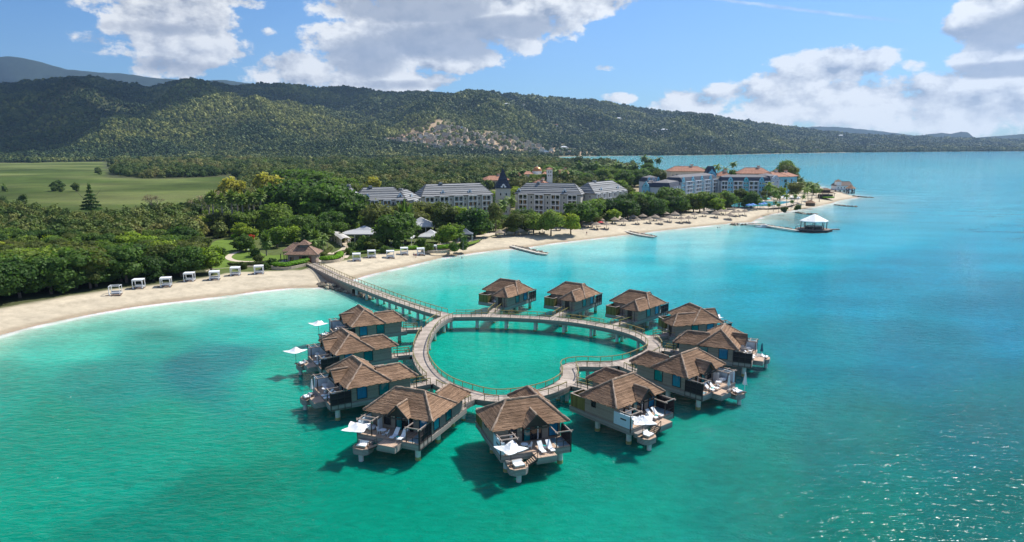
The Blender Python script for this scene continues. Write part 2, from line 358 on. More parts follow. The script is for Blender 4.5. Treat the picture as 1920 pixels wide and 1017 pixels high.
def sdist(poly, X, Y):
    poly = np.asarray(poly, float); d = np.full(X.shape, 1e18)
    for i in range(len(poly)):
        a = poly[i-1]; b = poly[i]; ex, ey = b-a; L2 = ex*ex+ey*ey
        if L2 == 0: continue
        t = np.clip(((X-a[0])*ex+(Y-a[1])*ey)/L2, 0, 1)
        d = np.minimum(d, (X-a[0]-t*ex)**2+(Y-a[1]-t*ey)**2)
    return np.sqrt(d)*np.where(inside(poly, X, Y), 1, -1)
def uof(px): return (px-960)/FPX/(cp+.1835*sp)
def smooth01(t): t = np.clip(t, 0, 1); return t*t*(3-2*t)
# value noise in numpy
_NT = np.random.default_rng(3).random((256, 256))
def vnoise(X, Y):
    xi = np.floor(X).astype(int); yi = np.floor(Y).astype(int); fx = X-xi; fy = Y-yi; fx = fx*fx*(3-2*fx); fy = fy*fy*(3-2*fy)
    g = lambda a, b: _NT[a & 255, b & 255]
    return (g(xi, yi)*(1-fx)+g(xi+1, yi)*fx)*(1-fy)+(g(xi, yi+1)*(1-fx)+g(xi+1, yi+1)*fx)*fy
def fbm(X, Y, o=4):
    s = 0; a = .5; 
    for k in range(o): s = s+a*vnoise(X*2**k+17.3*k, Y*2**k+5.1*k); a *= .5
    return s/(1-.5**o)
RIDGE = [(-900, 165), (-300, 168), (0, 160), (60, 153), (110, 150), (155, 143), (190, 146), (240, 156), (290, 164), (340, 152), (370, 149), (410, 155), (440, 161), (500, 158), (530, 157), (580, 165), (640, 163), (690, 168), (740, 176), (790, 172), (860, 176),
         (920, 173), (980, 179), (1060, 186), (1120, 190), (1180, 201), (1240, 210), (1320, 216), (1400, 230), (1480, 240), (1540, 248), (1600, 255), (1680, 258), (1780, 262), (1850, 264), (1920, 265), (2100, 264), (2600, 262)]
R_u = np.array([uof(a) for a, b in RIDGE]); R_s = np.array([slope(b) for a, b in RIDGE])
D_u = np.array([uof(p) for p in (-900, 0, 600, 1000, 1300, 1500, 1920, 2600)])
D_y = np.array([3300, 3500, 3800, 4200, 4500, 5200, 6800, 7500.])
B_u = np.array([uof(p) for p in (-900, 0, 500, 700, 860, 1000, 1050, 1300, 1500, 1920, 2600)])
B_y = np.array([1700, 1750, 1850, 1950, 2050, 2250, 2450, 2700, 3400, 4700, 5600.])
def H(X, Y):
    """terrain height"""
    X = np.asarray(X, float); Y = np.asarray(Y, float)
    U = X/np.maximum(Y, 50)
    d = np.full(X.shape, 500.); nm = (Y < 12000)
    d[nm] = sdist(CO, X[nm], Y[nm])
    z = np.where(d < 0, np.maximum(-4, d*.10), 2.0*smooth01(d/17.0)*.75+.5*np.clip(d/17, 0, 1))
    y1 = np.interp(U, D_u, D_y); y0 = np.interp(U, B_u, B_y); hr = CAM_H+y1*np.interp(U, R_u, R_s)-9
    t = (Y-y0)/(y1-y0); tc = np.clip(t, 0, 1)
    prof = tc**1.25*(1-.12*np.sin(tc*math.pi))
    n = fbm(X/520, Y/520, 5)-.5; rdg = 1-np.abs(2*fbm(X/800+9, Y/800+3, 4)-1)
    bumpz = (n*1.5+(rdg-.6)*1.5+(1-np.abs(2*fbm(X/300+2, Y/380+7, 3)-1)-.6)*.9)*hr*.38*np.sin(np.clip(tc*1.02, 0, 1)*math.pi)
    # village spur
    hz = (hr-2)*prof+bumpz
    vs = np.exp(-(((U-uof(860))/.085)**2))*np.exp(-(((Y-2900)/520)**2))*38
    vs2 = np.exp(-(((U-uof(560))/.10)**2))*np.exp(-(((Y-2750)/330)**2))*45
    hz = hz+(vs+vs2)*smooth01((Y-y0)/500)
    back = np.clip((Y-y1)/2500, 0, 1); hz = np.where(t > 1, (hr-2)*(1-back*.55)+0*hz, hz)
    z = z+np.maximum(hz, 0)*smooth01(d/60)
    return z
def Hs(x, y): return float(H(np.array([x]), np.array([y]))[0])
_RS = np.concatenate([np.arange(150, 900, 6), np.arange(900, 8000, 15)])
def hit(px, py):
    """ground point seen at this place of the photograph"""
    yc = (508.5-py)/FPX; xc = (px-960)/FPX; q = cp+yc*sp
    X = _RS*xc/q; Z = CAM_H+_RS*(yc*cp-sp)/q; h = H(X, _RS)
    w = np.nonzero(Z < np.maximum(h, 0))[0]
    i = w[0] if len(w) else len(_RS)-1
    y = _RS[i]; x = X[i]
    if i > 0:
        e0 = Z[i-1]-max(h[i-1], 0); e1 = Z[i]-max(h[i], 0)
        if e0 > 0 > e1: t = e0/(e0-e1); y = _RS[i-1]*(1-t)+y*t; x = y*xc/q
    return Vector((x, y, max(Hs(x, y), 0)))
FIELD_PX = [(-500, 300), (-200, 304), (60, 306), (100, 304), (200, 304), (212, 334), (330, 335), (430, 330), (446, 345), (415, 375), (340, 394), (300, 402), (250, 416), (170, 420), (120, 410), (60, 400), (0, 402), (-500, 400)]
FIELD = [tuple(P(a, b, 2).to_2d()) for a, b in FIELD_PX]
RESORT_PX = [(395, 500), (398, 455), (430, 442), (490, 425), (560, 440), (600, 445), (640, 405), (640, 372), (800, 366), (930, 356), (1180, 352), (1195, 345), (1250, 335), (1500, 335), (1610, 365), (1700, 380), (1500, 405), (1300, 445), (900, 480), (600, 560), (420, 560)]
RESORT = [tuple(P(a, b, 2).to_2d()) for a, b in RESORT_PX]
VILL_PX = [(695, 268), (720, 262), (760, 246), (785, 236), (860, 232), (880, 243), (935, 248), (940, 260), (985, 262), (1050, 268), (1090, 283), (1140, 290), (1040, 294), (960, 288), (900, 283), (820, 277), (760, 271)]
VILL = [tuple(hit(a, b).to_2d()) for a, b in VILL_PX]
def polar(u0, u1, du, ys):
    us = np.arange(u0, u1+du/2, du); U, Yg = np.meshgrid(us, ys); X = U*Yg
    n, m_ = U.shape; i = np.arange((n-1)*(m_-1)); r = i//(m_-1); c = i % (m_-1); a = r*m_+c
    F = np.stack([a, a+1, a+m_+1, a+m_], 1); return X.ravel(), Yg.ravel(), F
def terrain():
    ys = [20.]
    while ys[-1] < 9800: ys.append(ys[-1]+max(1.6 if ys[-1] > 100 else 8, ys[-1]*.0085))
    X, Y, F = polar(-1.45, 1.45, .0042, np.array(ys))
    Z = H(X, Y); d = np.full(X.shape, 500.); k = Y < 3500; d[k] = sdist(CO, X[k], Y[k])
    n = fbm(X/9, Y/9, 4); n2 = fbm(X/60, Y/60, 4)
    sand = np.array([.52, .445, .325]); wet = np.array([.36, .29, .20]); soil = np.array([.075, .085, .035]); grass = np.array([.066, .100, .018]); dry = np.array([.21, .20, .085]); clay = np.array([.42, .305, .19])
    C = np.tile(soil, (len(X), 1))*(0.75+.5*n2[:, None])
    U = X/Y
    bw = np.interp(U, [uof(p) for p in (-400, 0, 300, 400, 600, 650, 800, 900, 1000, 1200, 1400, 1500)], [17, 18, 18, 24, 20, 19, 18, 22, 40, 50, 60, 90])*(1+.25*(n-.5))
    bw = np.where(Y > 900, np.where(U > uof(1420), 26, 4), bw)
    s = smooth01((bw-d)/4+.5)[:, None]*(d > -30)[:, None]
    wrack = np.exp(-((d-bw*.55-4*(n2-.5))/.8)**2)*smooth01((n-.45)/.2); C = C*(1-s)+sand*((.84+.3*n-.28*wrack)[:, None])*s
    w = (smooth01((4.8-d+2.5*(n-.5))/3)*(d > -30))[:, None]; C = C*(1-w)+wet*w
    fd = sdist(FIELD, X, Y); fld = smooth01((fd+25*(n2-.5))/14)[:, None]
    fb_ = fbm(X/150+4, Y/85, 5)[:, None]; fc = grass*(.55+.9*n2[:, None])*(1.15-.6*n[:, None])+dry*.42*smooth01((fb_-.4)/.35)
    C = C*(1-fld)+fc*fld
    rd = (inside(RESORT, X, Y) & (d > bw))[:, None]; rc = np.array([.10, .125, .04])+(np.array([.36, .29, .19])-np.array([.10, .125, .04]))*smooth01((U-uof(900))/.06)[:, None]*np.clip(1.6*n[:, None], 0, 1); C = np.where(rd, rc*(.75+.5*n[:, None]), C)
    vd = smooth01(sdist(VILL, X, Y)/25+.2)[:, None]*smooth01((fbm(X/55, Y/90, 4)-.30)/.2)[:, None]; C = C*(1-vd)+clay*vd
    hill = (smooth01((Y-1900)/600)*(1-vd[:, 0]))[:, None]; C = C*(1-hill*.5)+(np.array([.10, .11, .04])*(.6+.8*n2[:, None]))*hill*.5
    m = mat('land_ground', (0, 0, 0), rough=.95, var=.16, scale=.45, bump=.6, bscale=2.5, attr='tcol', spec=.1)
    npmesh('terrain', np.stack([X, Y, Z], 1), F, m, cols=C, kind='structure')
terrain()
def far_hill(name, prof, y, base=None, m=None, thick=900, cb=.6):
    """a distant range: ridge heights from the skyline, real slopes in front and behind"""
    us = np.linspace(uof(prof[0][0]), uof(prof[-1][0]), 260); sl_ = np.interp(us, [uof(a) for a, b in prof], [slope(b) for a, b in prof])
    hz = np.maximum(CAM_H+y*sl_, -5); K = 22; V = []
    for j in range(-K, K+1):
        t = j/K; yy = y+t*thick; f = 1-abs(t)**1.25
        xx = us*yy; nn = fbm(xx/330+j*.0, np.full(xx.shape, yy/330), 4)-.5
        edge = np.minimum(1, np.minimum(np.arange(260), np.arange(259, -1, -1))/10)
        V.append(np.stack([xx, np.full(260, yy), (hz*(f+nn*.35*abs(t)*f*2)+(fbm(xx/60, np.full(xx.shape, yy/60.), 3)-.5)*10*f)*edge-3], 1))
    V = np.concatenate(V); n = 2*K+1; i = np.arange((n-1)*259); r = i//259; c = i % 259; a = r*260+c
    npmesh(name, V, np.stack([a, a+1, a+261, a+260], 1), m, kind='structure')
mh = mat('mountain_forest', (.022, .036, .022), rough=.95, var=.4, scale=.02, bump=1, bscale=.02, spec=.05)
far_hill('mountain', [(-900, 150), (-400, 135), (-150, 118), (-40, 113), (0, 109), (40, 105), (80, 112), (140, 130), (200, 136), (240, 137), (300, 146), (380, 151), (430, 150), (490, 158), (560, 175), (700, 200), (800, 240)], 9300, m=mh, thick=1800)
far_hill('distant_hills', [(1440, 268), (1480, 243), (1520, 237), (1570, 238), (1640, 245), (1700, 252), (1760, 262), (1790, 268)], 10200, m=mh, thick=500)
far_hill('distant_headland', [(1690, 268), (1720, 257), (1735, 252), (1765, 249), (1782, 251), (1800, 247), (1812, 248), (1822, 256), (1850, 268)], 9300, m=mh, thick=400)
far_hill('distant_shore_hills', [(1790, 268), (1830, 258), (1880, 254), (1920, 251), (2000, 244), (2200, 236), (2500, 240), (2800, 262)], 8600, m=mh, thick=500)
# ------------------------------------------------------------------ sea
def s2l(c): return tuple(((v/255+.055)/1.055)**2.4 if v > 10 else v/255/12.92 for v in c)
WPTS = [(0, 700, 25, 158, 135), (60, 650, 70, 185, 160), (0, 640, 105, 195, 165), (150, 640, 85, 188, 162), (300, 590, 125, 205, 182), (450, 565, 150, 208, 188), (560, 556, 155, 212, 190), (300, 650, 35, 152, 135), (450, 620, 65, 175, 158), (560, 600, 85, 190, 170),
        (120, 800, 0, 148, 122), (0, 950, 0, 145, 118), (300, 800, 0, 150, 124), (500, 900, 0, 148, 120), (350, 690, 0, 118, 122), (250, 708, 5, 138, 128), (440, 674, 0, 128, 130), (180, 720, 10, 142, 128), (500, 700, 25, 162, 138), (700, 960, 0, 148, 120), (950, 980, 0, 148, 120), (1150, 950, 0, 148, 124), (1250, 820, 0, 145, 125),
        (750, 560, 90, 195, 175), (800, 520, 110, 208, 195), (720, 520, 150, 215, 195), (880, 560, 60, 188, 172), (900, 510, 90, 195, 190), (980, 650, 35, 172, 148), (880, 680, 40, 172, 148), (1100, 640, 40, 168, 148), (1000, 500, 95, 200, 205), (1000, 480, 130, 205, 205), (1100, 520, 70, 185, 190),
        (1200, 500, 70, 185, 198), (1250, 460, 110, 200, 210), (1150, 460, 125, 208, 208), (1300, 520, 60, 172, 190), (1400, 550, 45, 160, 180), (1350, 440, 125, 200, 205), (1450, 460, 100, 190, 210), (1600, 440, 85, 178, 205), (1480, 410, 110, 165, 175), (1600, 390, 115, 180, 200),
        (1500, 650, 25, 132, 145), (1600, 550, 40, 145, 172), (1750, 500, 50, 148, 180), (1750, 650, 25, 122, 142), (1400, 700, 10, 135, 130), (1400, 900, 0, 132, 116), (1600, 850, 5, 120, 116), (1850, 800, 15, 115, 122), (1850, 980, 0, 108, 102), (1600, 1000, 0, 122, 108),
        (1900, 450, 65, 155, 188), (1900, 600, 35, 130, 160), (1800, 400, 85, 172, 200), (1700, 350, 105, 185, 208), (1900, 350, 85, 170, 198), (1600, 320, 110, 188, 208), (1850, 310, 95, 178, 200), (1400, 305, 125, 185, 195), (1200, 300, 135, 195, 202), (1100, 300, 145, 200, 202), (1900, 290, 85, 160, 190), (1600, 292, 105, 172, 192), (1250, 312, 135, 192, 200),
        (-400, 700, 25, 158, 135), (-400, 1000, 0, 142, 115), (2400, 700, 20, 110, 135), (2400, 350, 80, 165, 190), (2300, 1000, 0, 95, 98)]
def sea():
    ys = [-260., -120, -50, 0.]
    ys += list(np.arange(20, 90, 5))
    while ys[-1] < 14000: ys.append(ys[-1]+max(1.4, ys[-1]*.008))
    ys = np.array(ys); us = np.arange(-1.5, 1.501, .0075)
    U, Yg = np.meshgrid(us, ys); X = U*np.maximum(Yg, 240); 
    n, m_ = U.shape; i = np.arange((n-1)*(m_-1)); r = i//(m_-1); c = i % (m_-1); a = r*m_+c
    F = np.stack([a, a+1, a+m_+1, a+m_], 1); X = X.ravel(); Y = Yg.ravel()
    pts = np.array([tuple(P(a, b, 0).to_2d()) for a, b, *_ in WPTS]); col = np.array([s2l(c[2:]) for c in WPTS])
    # interpolate in log-distance space so near and far control points weigh alike
    def key(x, y):
        y = np.maximum(y, 45); return np.stack([x/y*2.0, np.log(y)*1.0], -1)
    kp = key(pts[:, 0], pts[:, 1]); kq = key(X, Y); wsum = np.zeros(len(X)); C = np.zeros((len(X), 3))
    for j in range(len(kp)):
        d2 = ((kq-kp[j])**2).sum(1)+1e-4; w = d2**-2.3; wsum += w; C += w[:, None]*col[j]
    C /= wsum[:, None]
    C = np.clip(C*WGAIN-np.array(WOFF), .0, 1)*np.array([1, 1, 1])
    C *= (1+.30*(fbm(X/38+3, Y/24+1, 4)-.5)*smooth01((420-Y)/150))[:, None]
    d = sdist(CO, X, Y)
    wob = fbm(X/26, Y/26, 3)
    k = (np.exp(-np.clip(-d, 0, 1e9)/(6+5*wob))*(Y < 1200))[:, None]; C = C*(1-.75*k)+np.array([.52, .56, .44])*.75*k
    patch = smooth01((fbm(X/34+2, Y/20, 4)-.52)/.12)*smooth01((-d-6)/15)*smooth01((300-Y)/60)*smooth01((X+12)/-30)
    C = C*(1-.25*patch[:, None])
    # seagrass shallows beside the pier
    g = P(1470, 412, 0); gg = np.exp(-((X-g.x)/26)**2-((Y-g.y)/28)**2)*smooth01((fbm(X/10, Y/10, 3)-.35)/.2); C = C*(1-.5*gg[:, None])+np.array([.10, .13, .10])*.5*gg[:, None]
    foam = np.exp(-((d+1.2+2.6*(wob-.5))/1.3)**2)*(Y < 900)*smooth01((fbm(X/7+5, Y/7, 3)-.32)/.25); C = C*(1-.9*foam[:, None])+np.array([.8, .8, .77])*.9*foam[:, None]
    mt, nt, b = nodes('sea_water'); N = nt.nodes.new; L = nt.links.new
    at = N('ShaderNodeAttribute'); at.attribute_name = 'tcol'; geo = N('ShaderNodeNewGeometry')
    def nz(sc, det, rot, sx_, sy_, dist=0, rough=.55):
        mp = N('ShaderNodeMapping'); L(geo.outputs['Position'], mp.inputs[0]); mp.inputs['Rotation'].default_value = (0, 0, rot); mp.inputs['Scale'].default_value = (sx_, sy_, 1)
        n = N('ShaderNodeTexNoise'); L(mp.outputs[0], n.inputs['Vector']); n.inputs['Scale'].default_value = sc; n.inputs['Detail'].default_value = det; n.inputs['Roughness'].default_value = rough; n.inputs['Distortion'].default_value = dist
        return n.outputs[0]
    big = nz(.03, 4, .5, 1, 2.2); mid = nz(.45, 4, .6, 1, 2.0, .6)  # mid paints the light and dark of reflecting ripples into the colour
    ml = N('ShaderNodeMath'); ml.operation = 'ADD'; L(big, ml.inputs[0]); L(mid, ml.inputs[1])
    mr = N('ShaderNodeMapRange'); L(ml.outputs[0], mr.inputs[0]); mr.inputs[1].default_value = .75; mr.inputs[2].default_value = 1.25; mr.inputs[3].default_value = .82; mr.inputs[4].default_value = 1.18
    hs = N('ShaderNodeHueSaturation'); L(at.outputs['Color'], hs.inputs['Color']); L(mr.outputs[0], hs.inputs['Value']); L(hs.outputs[0], b.inputs['Base Color'])
    w1 = nz(.28, 2, .6, 1, 2.2, .3); w2 = nz(.6, 3, .75, 1, 2.4, .4); w3 = nz(3.2, 2, .2, 1, 1.4)
    # calmer water in the lee of the beach: wind patches
    wind = nz(.006, 3, .4, 1, 1.6); 
    def mul(a, k, c=None):
        n = N('ShaderNodeMath'); n.operation = 'MULTIPLY_ADD'; L(a, n.inputs[0]); n.inputs[1].default_value = k
        if c is not None: L(c, n.inputs[2])
        else: n.inputs[2].default_value = 0
        return n.outputs[0]
    h = mul(w1, .6, mul(w2, .60, mul(w3, .22)))
    bp = N('ShaderNodeBump'); bp.inputs['Distance'].default_value = 1.0; L(h, bp.inputs['Height'])
    cm = N('ShaderNodeSeparateXYZ'); L(geo.outputs['Position'], cm.inputs[0])
    wa = N('ShaderNodeMapRange'); L(cm.outputs[0], wa.inputs[0]); wa.inputs[1].default_value = -60; wa.inputs[2].default_value = 90; wa.inputs[3].default_value = .42; wa.inputs[4].default_value = 1.05
    ww = N('ShaderNodeMapRange'); L(wind, ww.inputs[0]); ww.inputs[1].default_value = .35; ww.inputs[2].default_value = .65; ww.inputs[3].default_value = .75; ww.inputs[4].default_value = 1.15
    st = N('ShaderNodeMath'); st.operation = 'MULTIPLY'; L(wa.outputs[0], st.inputs[0]); L(ww.outputs[0], st.inputs[1])
    L(st.outputs[0], bp.inputs['Strength']); L(bp.outputs[0], b.inputs['Normal'])
    b.inputs['Roughness'].default_value = .05; b.inputs['IOR'].default_value = 1.10; b.inputs['Subsurface Weight'].default_value = SSS; b.inputs['Subsurface Scale'].default_value = 5.0; b.inputs['Subsurface Radius'].default_value = (.35, 1, .9); b.inputs['Specular IOR Level'].default_value = .5
    g3 = nz(1.9, 0, .9, 1, 1.6); gt_ = N('ShaderNodeMath'); gt_.operation = 'SUBTRACT'; L(g3, gt_.inputs[0]); L(mul(nz(.07, 3, .4, 1, 1.4), -.35, mul(big, 0, None)), gt_.inputs[1]) if False else setattr(gt_.inputs[1], 'default_value', .60)
    gm = N('ShaderNodeMath'); gm.operation = 'MAXIMUM'; L(gt_.outputs[0], gm.inputs[0]); gm.inputs[1].default_value = 0; h2 = mul(w1, .32, mul(w2, .16, mul(gm.outputs[0], .62)))
    bp2 = N('ShaderNodeBump'); bp2.inputs['Distance'].default_value = 1.0; bp2.inputs['Strength'].default_value = 1.0; L(h2, bp2.inputs['Height'])
    gl = N('ShaderNodeBsdfGlossy'); gl.inputs['Roughness'].default_value = .11; L(bp2.outputs[0], gl.inputs['Normal'])
    mxs = N('ShaderNodeMixShader'); mxs.inputs[0].default_value = .008; L(b.outputs[0], mxs.inputs[1]); L(gl.outputs[0], mxs.inputs[2]); L(mxs.outputs[0], nt.nodes['Material Output'].inputs['Surface'])
    npmesh('sea_water', np.stack([X, Y, np.zeros(len(X))], 1), F, mt, cols=C, kind='structure')
SSS = .85; WGAIN = .66; WOFF = (.04, .0, .0)
sea()
# ------------------------------------------------------------------ air
hz = MB().box(-9000, 12500, -300, 11800, -6, 1560).build('haze', None)
mt, nt, b = nodes('haze_air'); nt.nodes.remove(b); pv = nt.nodes.new('ShaderNodeVolumePrincipled'); pv.inputs['Density'].default_value = 0.000045; pv.inputs['Color'].default_value = (.45, .68, 1, 1); pv.inputs['Anisotropy'].default_value = .2
nt.links.new(pv.outputs[0], nt.nodes['Material Output'].inputs['Volume']); hz.data.materials.append(mt); tag(hz, 'pale haze fading the far hills', None, kind='stuff')
# ------------------------------------------------------------------ high clouds that shade the hills
cloudm = mat('cloud_white', (.85, .86, .88), rough=1, var=.05, scale=.003, spec=0)
def cloud(blobs_, zc):
    import bmesh
    bm = bmesh.new(); rr = random.Random(5)
    for (px, y, rx, ry) in blobs_:
        g = Vector((uof(px)*y, y, 80)); c = g+SUN_DIR*((zc-80)/SUN_DIR.z)
        for k in range(10):
            a = rr.random()*6.28; q = rr.random()**.5*.66; s_ = .40+.3*rr.random()
            mtx = Matrix.Translation(c+Vector((math.cos(a)*q*rx, math.sin(a)*q*ry, rr.uniform(-30, 60))))@Matrix.Diagonal((rx*s_, ry*s_, 90+60*rr.random(), 1))
            bmesh.ops.create_icosphere(bm, subdivisions=3, radius=1, matrix=mtx)
    me = bpy.data.meshes.new('cloud'); bm.to_mesh(me); bm.free()
    co = np.empty(len(me.vertices)*3, np.float32); me.vertices.foreach_get('co', co); co = co.reshape(-1, 3)
    n = fbm(co[:, 0]/110, co[:, 1]/110, 4)-.5; n2 = fbm(co[:, 0]/110+50, co[:, 1]/110+9, 4)-.5
    co[:, 0] += n*220; co[:, 1] += n2*220; co[:, 2] += n*60; me.vertices.foreach_set('co', co.ravel()); me.materials.append(cloudm)
    me.polygons.foreach_set('use_smooth', [True]*len(me.polygons))
    o = link('cloud', me); tag(o, kind='structure')
CLOUDS = [(-500, 2400, 900, 900), (-150, 2700, 600, 600), (60, 3300, 750, 620), (90, 2350, 420, 300), (330, 3400, 520, 380), (600, 3650, 520, 280), (770, 3850, 420, 200), (-500, 3600, 1000, 800), (-150, 1980, 420, 190)]
cloud(CLOUDS, 1950)
# ------------------------------------------------------------------ boardwalks
DZ = 3.0
deckm = uvmat('weathered_boards', (.33, .275, .225), (.46, .39, .33), .16, joint=.5, jw=.12, var=.22, bump=.4, rnd=.06)
deckb = uvmat('warm_deck_boards', (.44, .31, .22), (.56, .41, .30), .14, joint=.5, jw=.12, var=.12, bump=.3)
skirtm = uvmat('skirt_boards', (.21, .18, .16), (.29, .26, .23), .22, axis='V', joint=.6, jw=.1, var=.2, bump=.3, fine=(9, 2))
railm = mat('bronze_rail', (.24, .19, .06), rough=.35, var=.15, metal=.6)
railt = mat('brass_handrail', (.36, .29, .09), rough=.35, var=.1, metal=.5)
concm = mat('pile_concrete', (.62, .64, .60), rough=.8, var=.2, scale=.8, bump=.3)
algae = mat('pile_waterline', (.34, .33, .12), rough=.8, var=.4, scale=2)
def resample(pts, step):
    out = []; pts = [Vector(p) for p in pts]; acc = 0; out.append(pts[0])
    for a, b in zip(pts, pts[1:]):
        L_ = (b-a).length; t = step-acc
        while t <= L_: out.append(a+(b-a)*(t/L_)); t += step
        acc = (acc+L_) % step if L_+acc >= step else acc+L_
    if (out[-1]-pts[-1]).length > .3: out.append(pts[-1])
    return out
def catmull(pts, closed=False, n=8):
    out = []; m_ = len(pts); rng = range(m_ if closed else m_-1)
    for i in rng:
        g = (lambda k: pts[k % m_]) if closed else (lambda k: pts[min(max(k, 0), m_-1)])
        p0, p1, p2, p3 = g(i-1), g(i), g(i+1), g(i+2)
        for k in range(n):
            t = k/n; out.append(.5*((2*p1)+(p2-p0)*t+(2*p0-5*p1+4*p2-p3)*t*t+(3*p1-p0-3*p2+p3)*t**3))
    if not closed: out.append(pts[-1])
    return out
RING_PX = [(841, 594), (862, 592.5), (920, 592.5), (988, 595), (1040, 598.5), (1090, 604), (1154, 615.5), (1194, 627), (1221, 641), (1227, 655), (1206, 668), (1174, 679), (1128, 684), (1088, 683.5), (1066, 688), (1070, 703), (1062, 716), (1039, 729), (1000, 740.5), (955, 747), (913, 746), (869, 735), (831, 720), (802, 696), (788, 665), (796, 632), (815, 607)]
ring = catmull([P(a, b, DZ) for a, b in RING_PX], True, 6); ring = resample(ring+[ring[0]], 1.0)[:-1]
CENTER = P(1000, 655, DZ)
CAUSE_PX = [(584, 495), (632, 518.5), (684, 540), (740, 561), (800, 581), (838, 592)]
CAUSE_Z = [2.6, 2.7, 2.9, 3.0, 3.0, 3.0]
cause = resample(catmull([P(a, b, z) for (a, b), z in zip(CAUSE_PX, CAUSE_Z)], False, 6), 1.0)
# bungalow placements: ridge ends in the photograph (ridge height 8.9)
BP = [('D', (734, 725), (801, 735), 1, None), ('E', (941, 752), (1013, 742), 1, None), ('F', (1144, 715), (1190, 699), 1, None), ('G', (1273, 665), (1314, 652), -1, None), ('H', (1349, 622), (1364, 604), -1, None),
      ('I', (1290, 567), (1318, 579), -1, None), ('J', (1178, 543), (1214, 549), -1, None), ('K', (1058, 528), (1093, 533), -1, None), ('L', (935, 522), (969, 527), -1, None), ('A', (668, 571), (686, 582), 1, None), ('B', (636, 614), (658, 629), 1, None), ('C', (657, 665), (680, 684), 1, None)]
RZ = 8.75; BS = .90; BZ = .25; RA = RZ*BS+BZ
PLACE = {}
for k, a, b, mir, _ in BP:
    a, b = P(a[0], a[1], RA), P(b[0], b[1], RA); c = (a+b)/2; d = (b-a); 
    out = (c-CENTER).to_2d().normalized()
    # local -y is the sea side; local x runs along the ridge
    ang = math.atan2(d.y, d.x)
    f = Vector((math.sin(ang), -math.cos(ang)))
    if f.dot(out) < 0: ang += math.pi; f = -f
    # ease the direction towards the radial one
    ar = math.atan2(out.x, -out.y); da = (ar-ang+math.pi) % (2*math.pi)-math.pi; ang2 = ang+da*.08
    PLACE[k] = (c.x, c.y, ang2, mir)
    print('PL', k, round(c.x, 1), round(c.y, 1), round(math.degrees(ang)), round(math.degrees(ar)), round((b-a).length, 1))
def loc2w(k, p):
    x, y, a, mir = PLACE[k]; px, py = p[0]*mir*BS, p[1]*BS
    return Vector((x+px*math.cos(a)-py*math.sin(a), y+px*math.sin(a)+py*math.cos(a), p[2]*BS+BZ))
spurs = {}
for k in PLACE:
    e = loc2w(k, (3.5, 9.3, DZ)); e2 = loc2w(k, (3.5, 11.5, DZ)); cands = ring+(cause[-12:] if k == 'A' else [])
    n = min(cands, key=lambda q: (q-e2).length)
    d = (n-e2).normalized() if (n-e2).length > .5 else Vector((0, 0, 0))
    spurs[k] = resample(catmull([e, e.lerp(n, .5)*.5+((e2+n)/2)*.5, n-(n-e).normalized()*1.2], False, 6), 1.0)
paths = {'ring': (ring, 3.0, True), 'cause': (cause, 3.2, False)}
for k, v in spurs.items(): paths['spur'+k] = (v, 1.9, False)
def frames(pts, closed):
    n = len(pts); out = []
    for i in range(n):
        a = pts[(i-1) % n] if closed or i else pts[0]; b = pts[(i+1) % n] if closed or i < n-1 else pts[-1]
        d = (b-a); d.z = 0; d.normalize(); out.append(Vector((d.y, -d.x, 0)))
    return out
def near_other(p, key):
    for k, (pts, w, cl) in paths.items():
        if k == key: continue
        m_ = min((q.to_2d()-p.to_2d()).length for q in pts)
        if m_ < w/2+.35: return True
    return False
def clear_self(p, pts, w, i, n):
    for j, q in enumerate(pts):
        if min((i-j) % n, (j-i) % n) > 4 and (q.to_2d()-p.to_2d()).length < w/2-.1: return False
    return True
POSTM = MB().bar((0, 0, 0), (0, 0, 1.0), .10, .07)
POSTM = [POSTM.build('post', railm).data]; COL.objects.unlink(bpy.data.objects['post'])
bpy.data.objects.remove(bpy.data.objects['post'])
PILE = MB().cyl((0, 0), .42, -3, 2.15, 12).build('pile', concm); PILEM = PILE.data; bpy.data.objects.remove(PILE)
BAND = MB().cyl((0, 0), .435, -.25, .28, 12).build('waterline_band', algae); BANDM = BAND.data; bpy.data.objects.remove(BAND)
def pile_at(x, y, root, sc=1.0, top=None):
    o = link('pile', PILEM, root, (x, y, 0)); o.scale = (sc, sc, 1); b = link('waterline_band', BANDM, o); return o
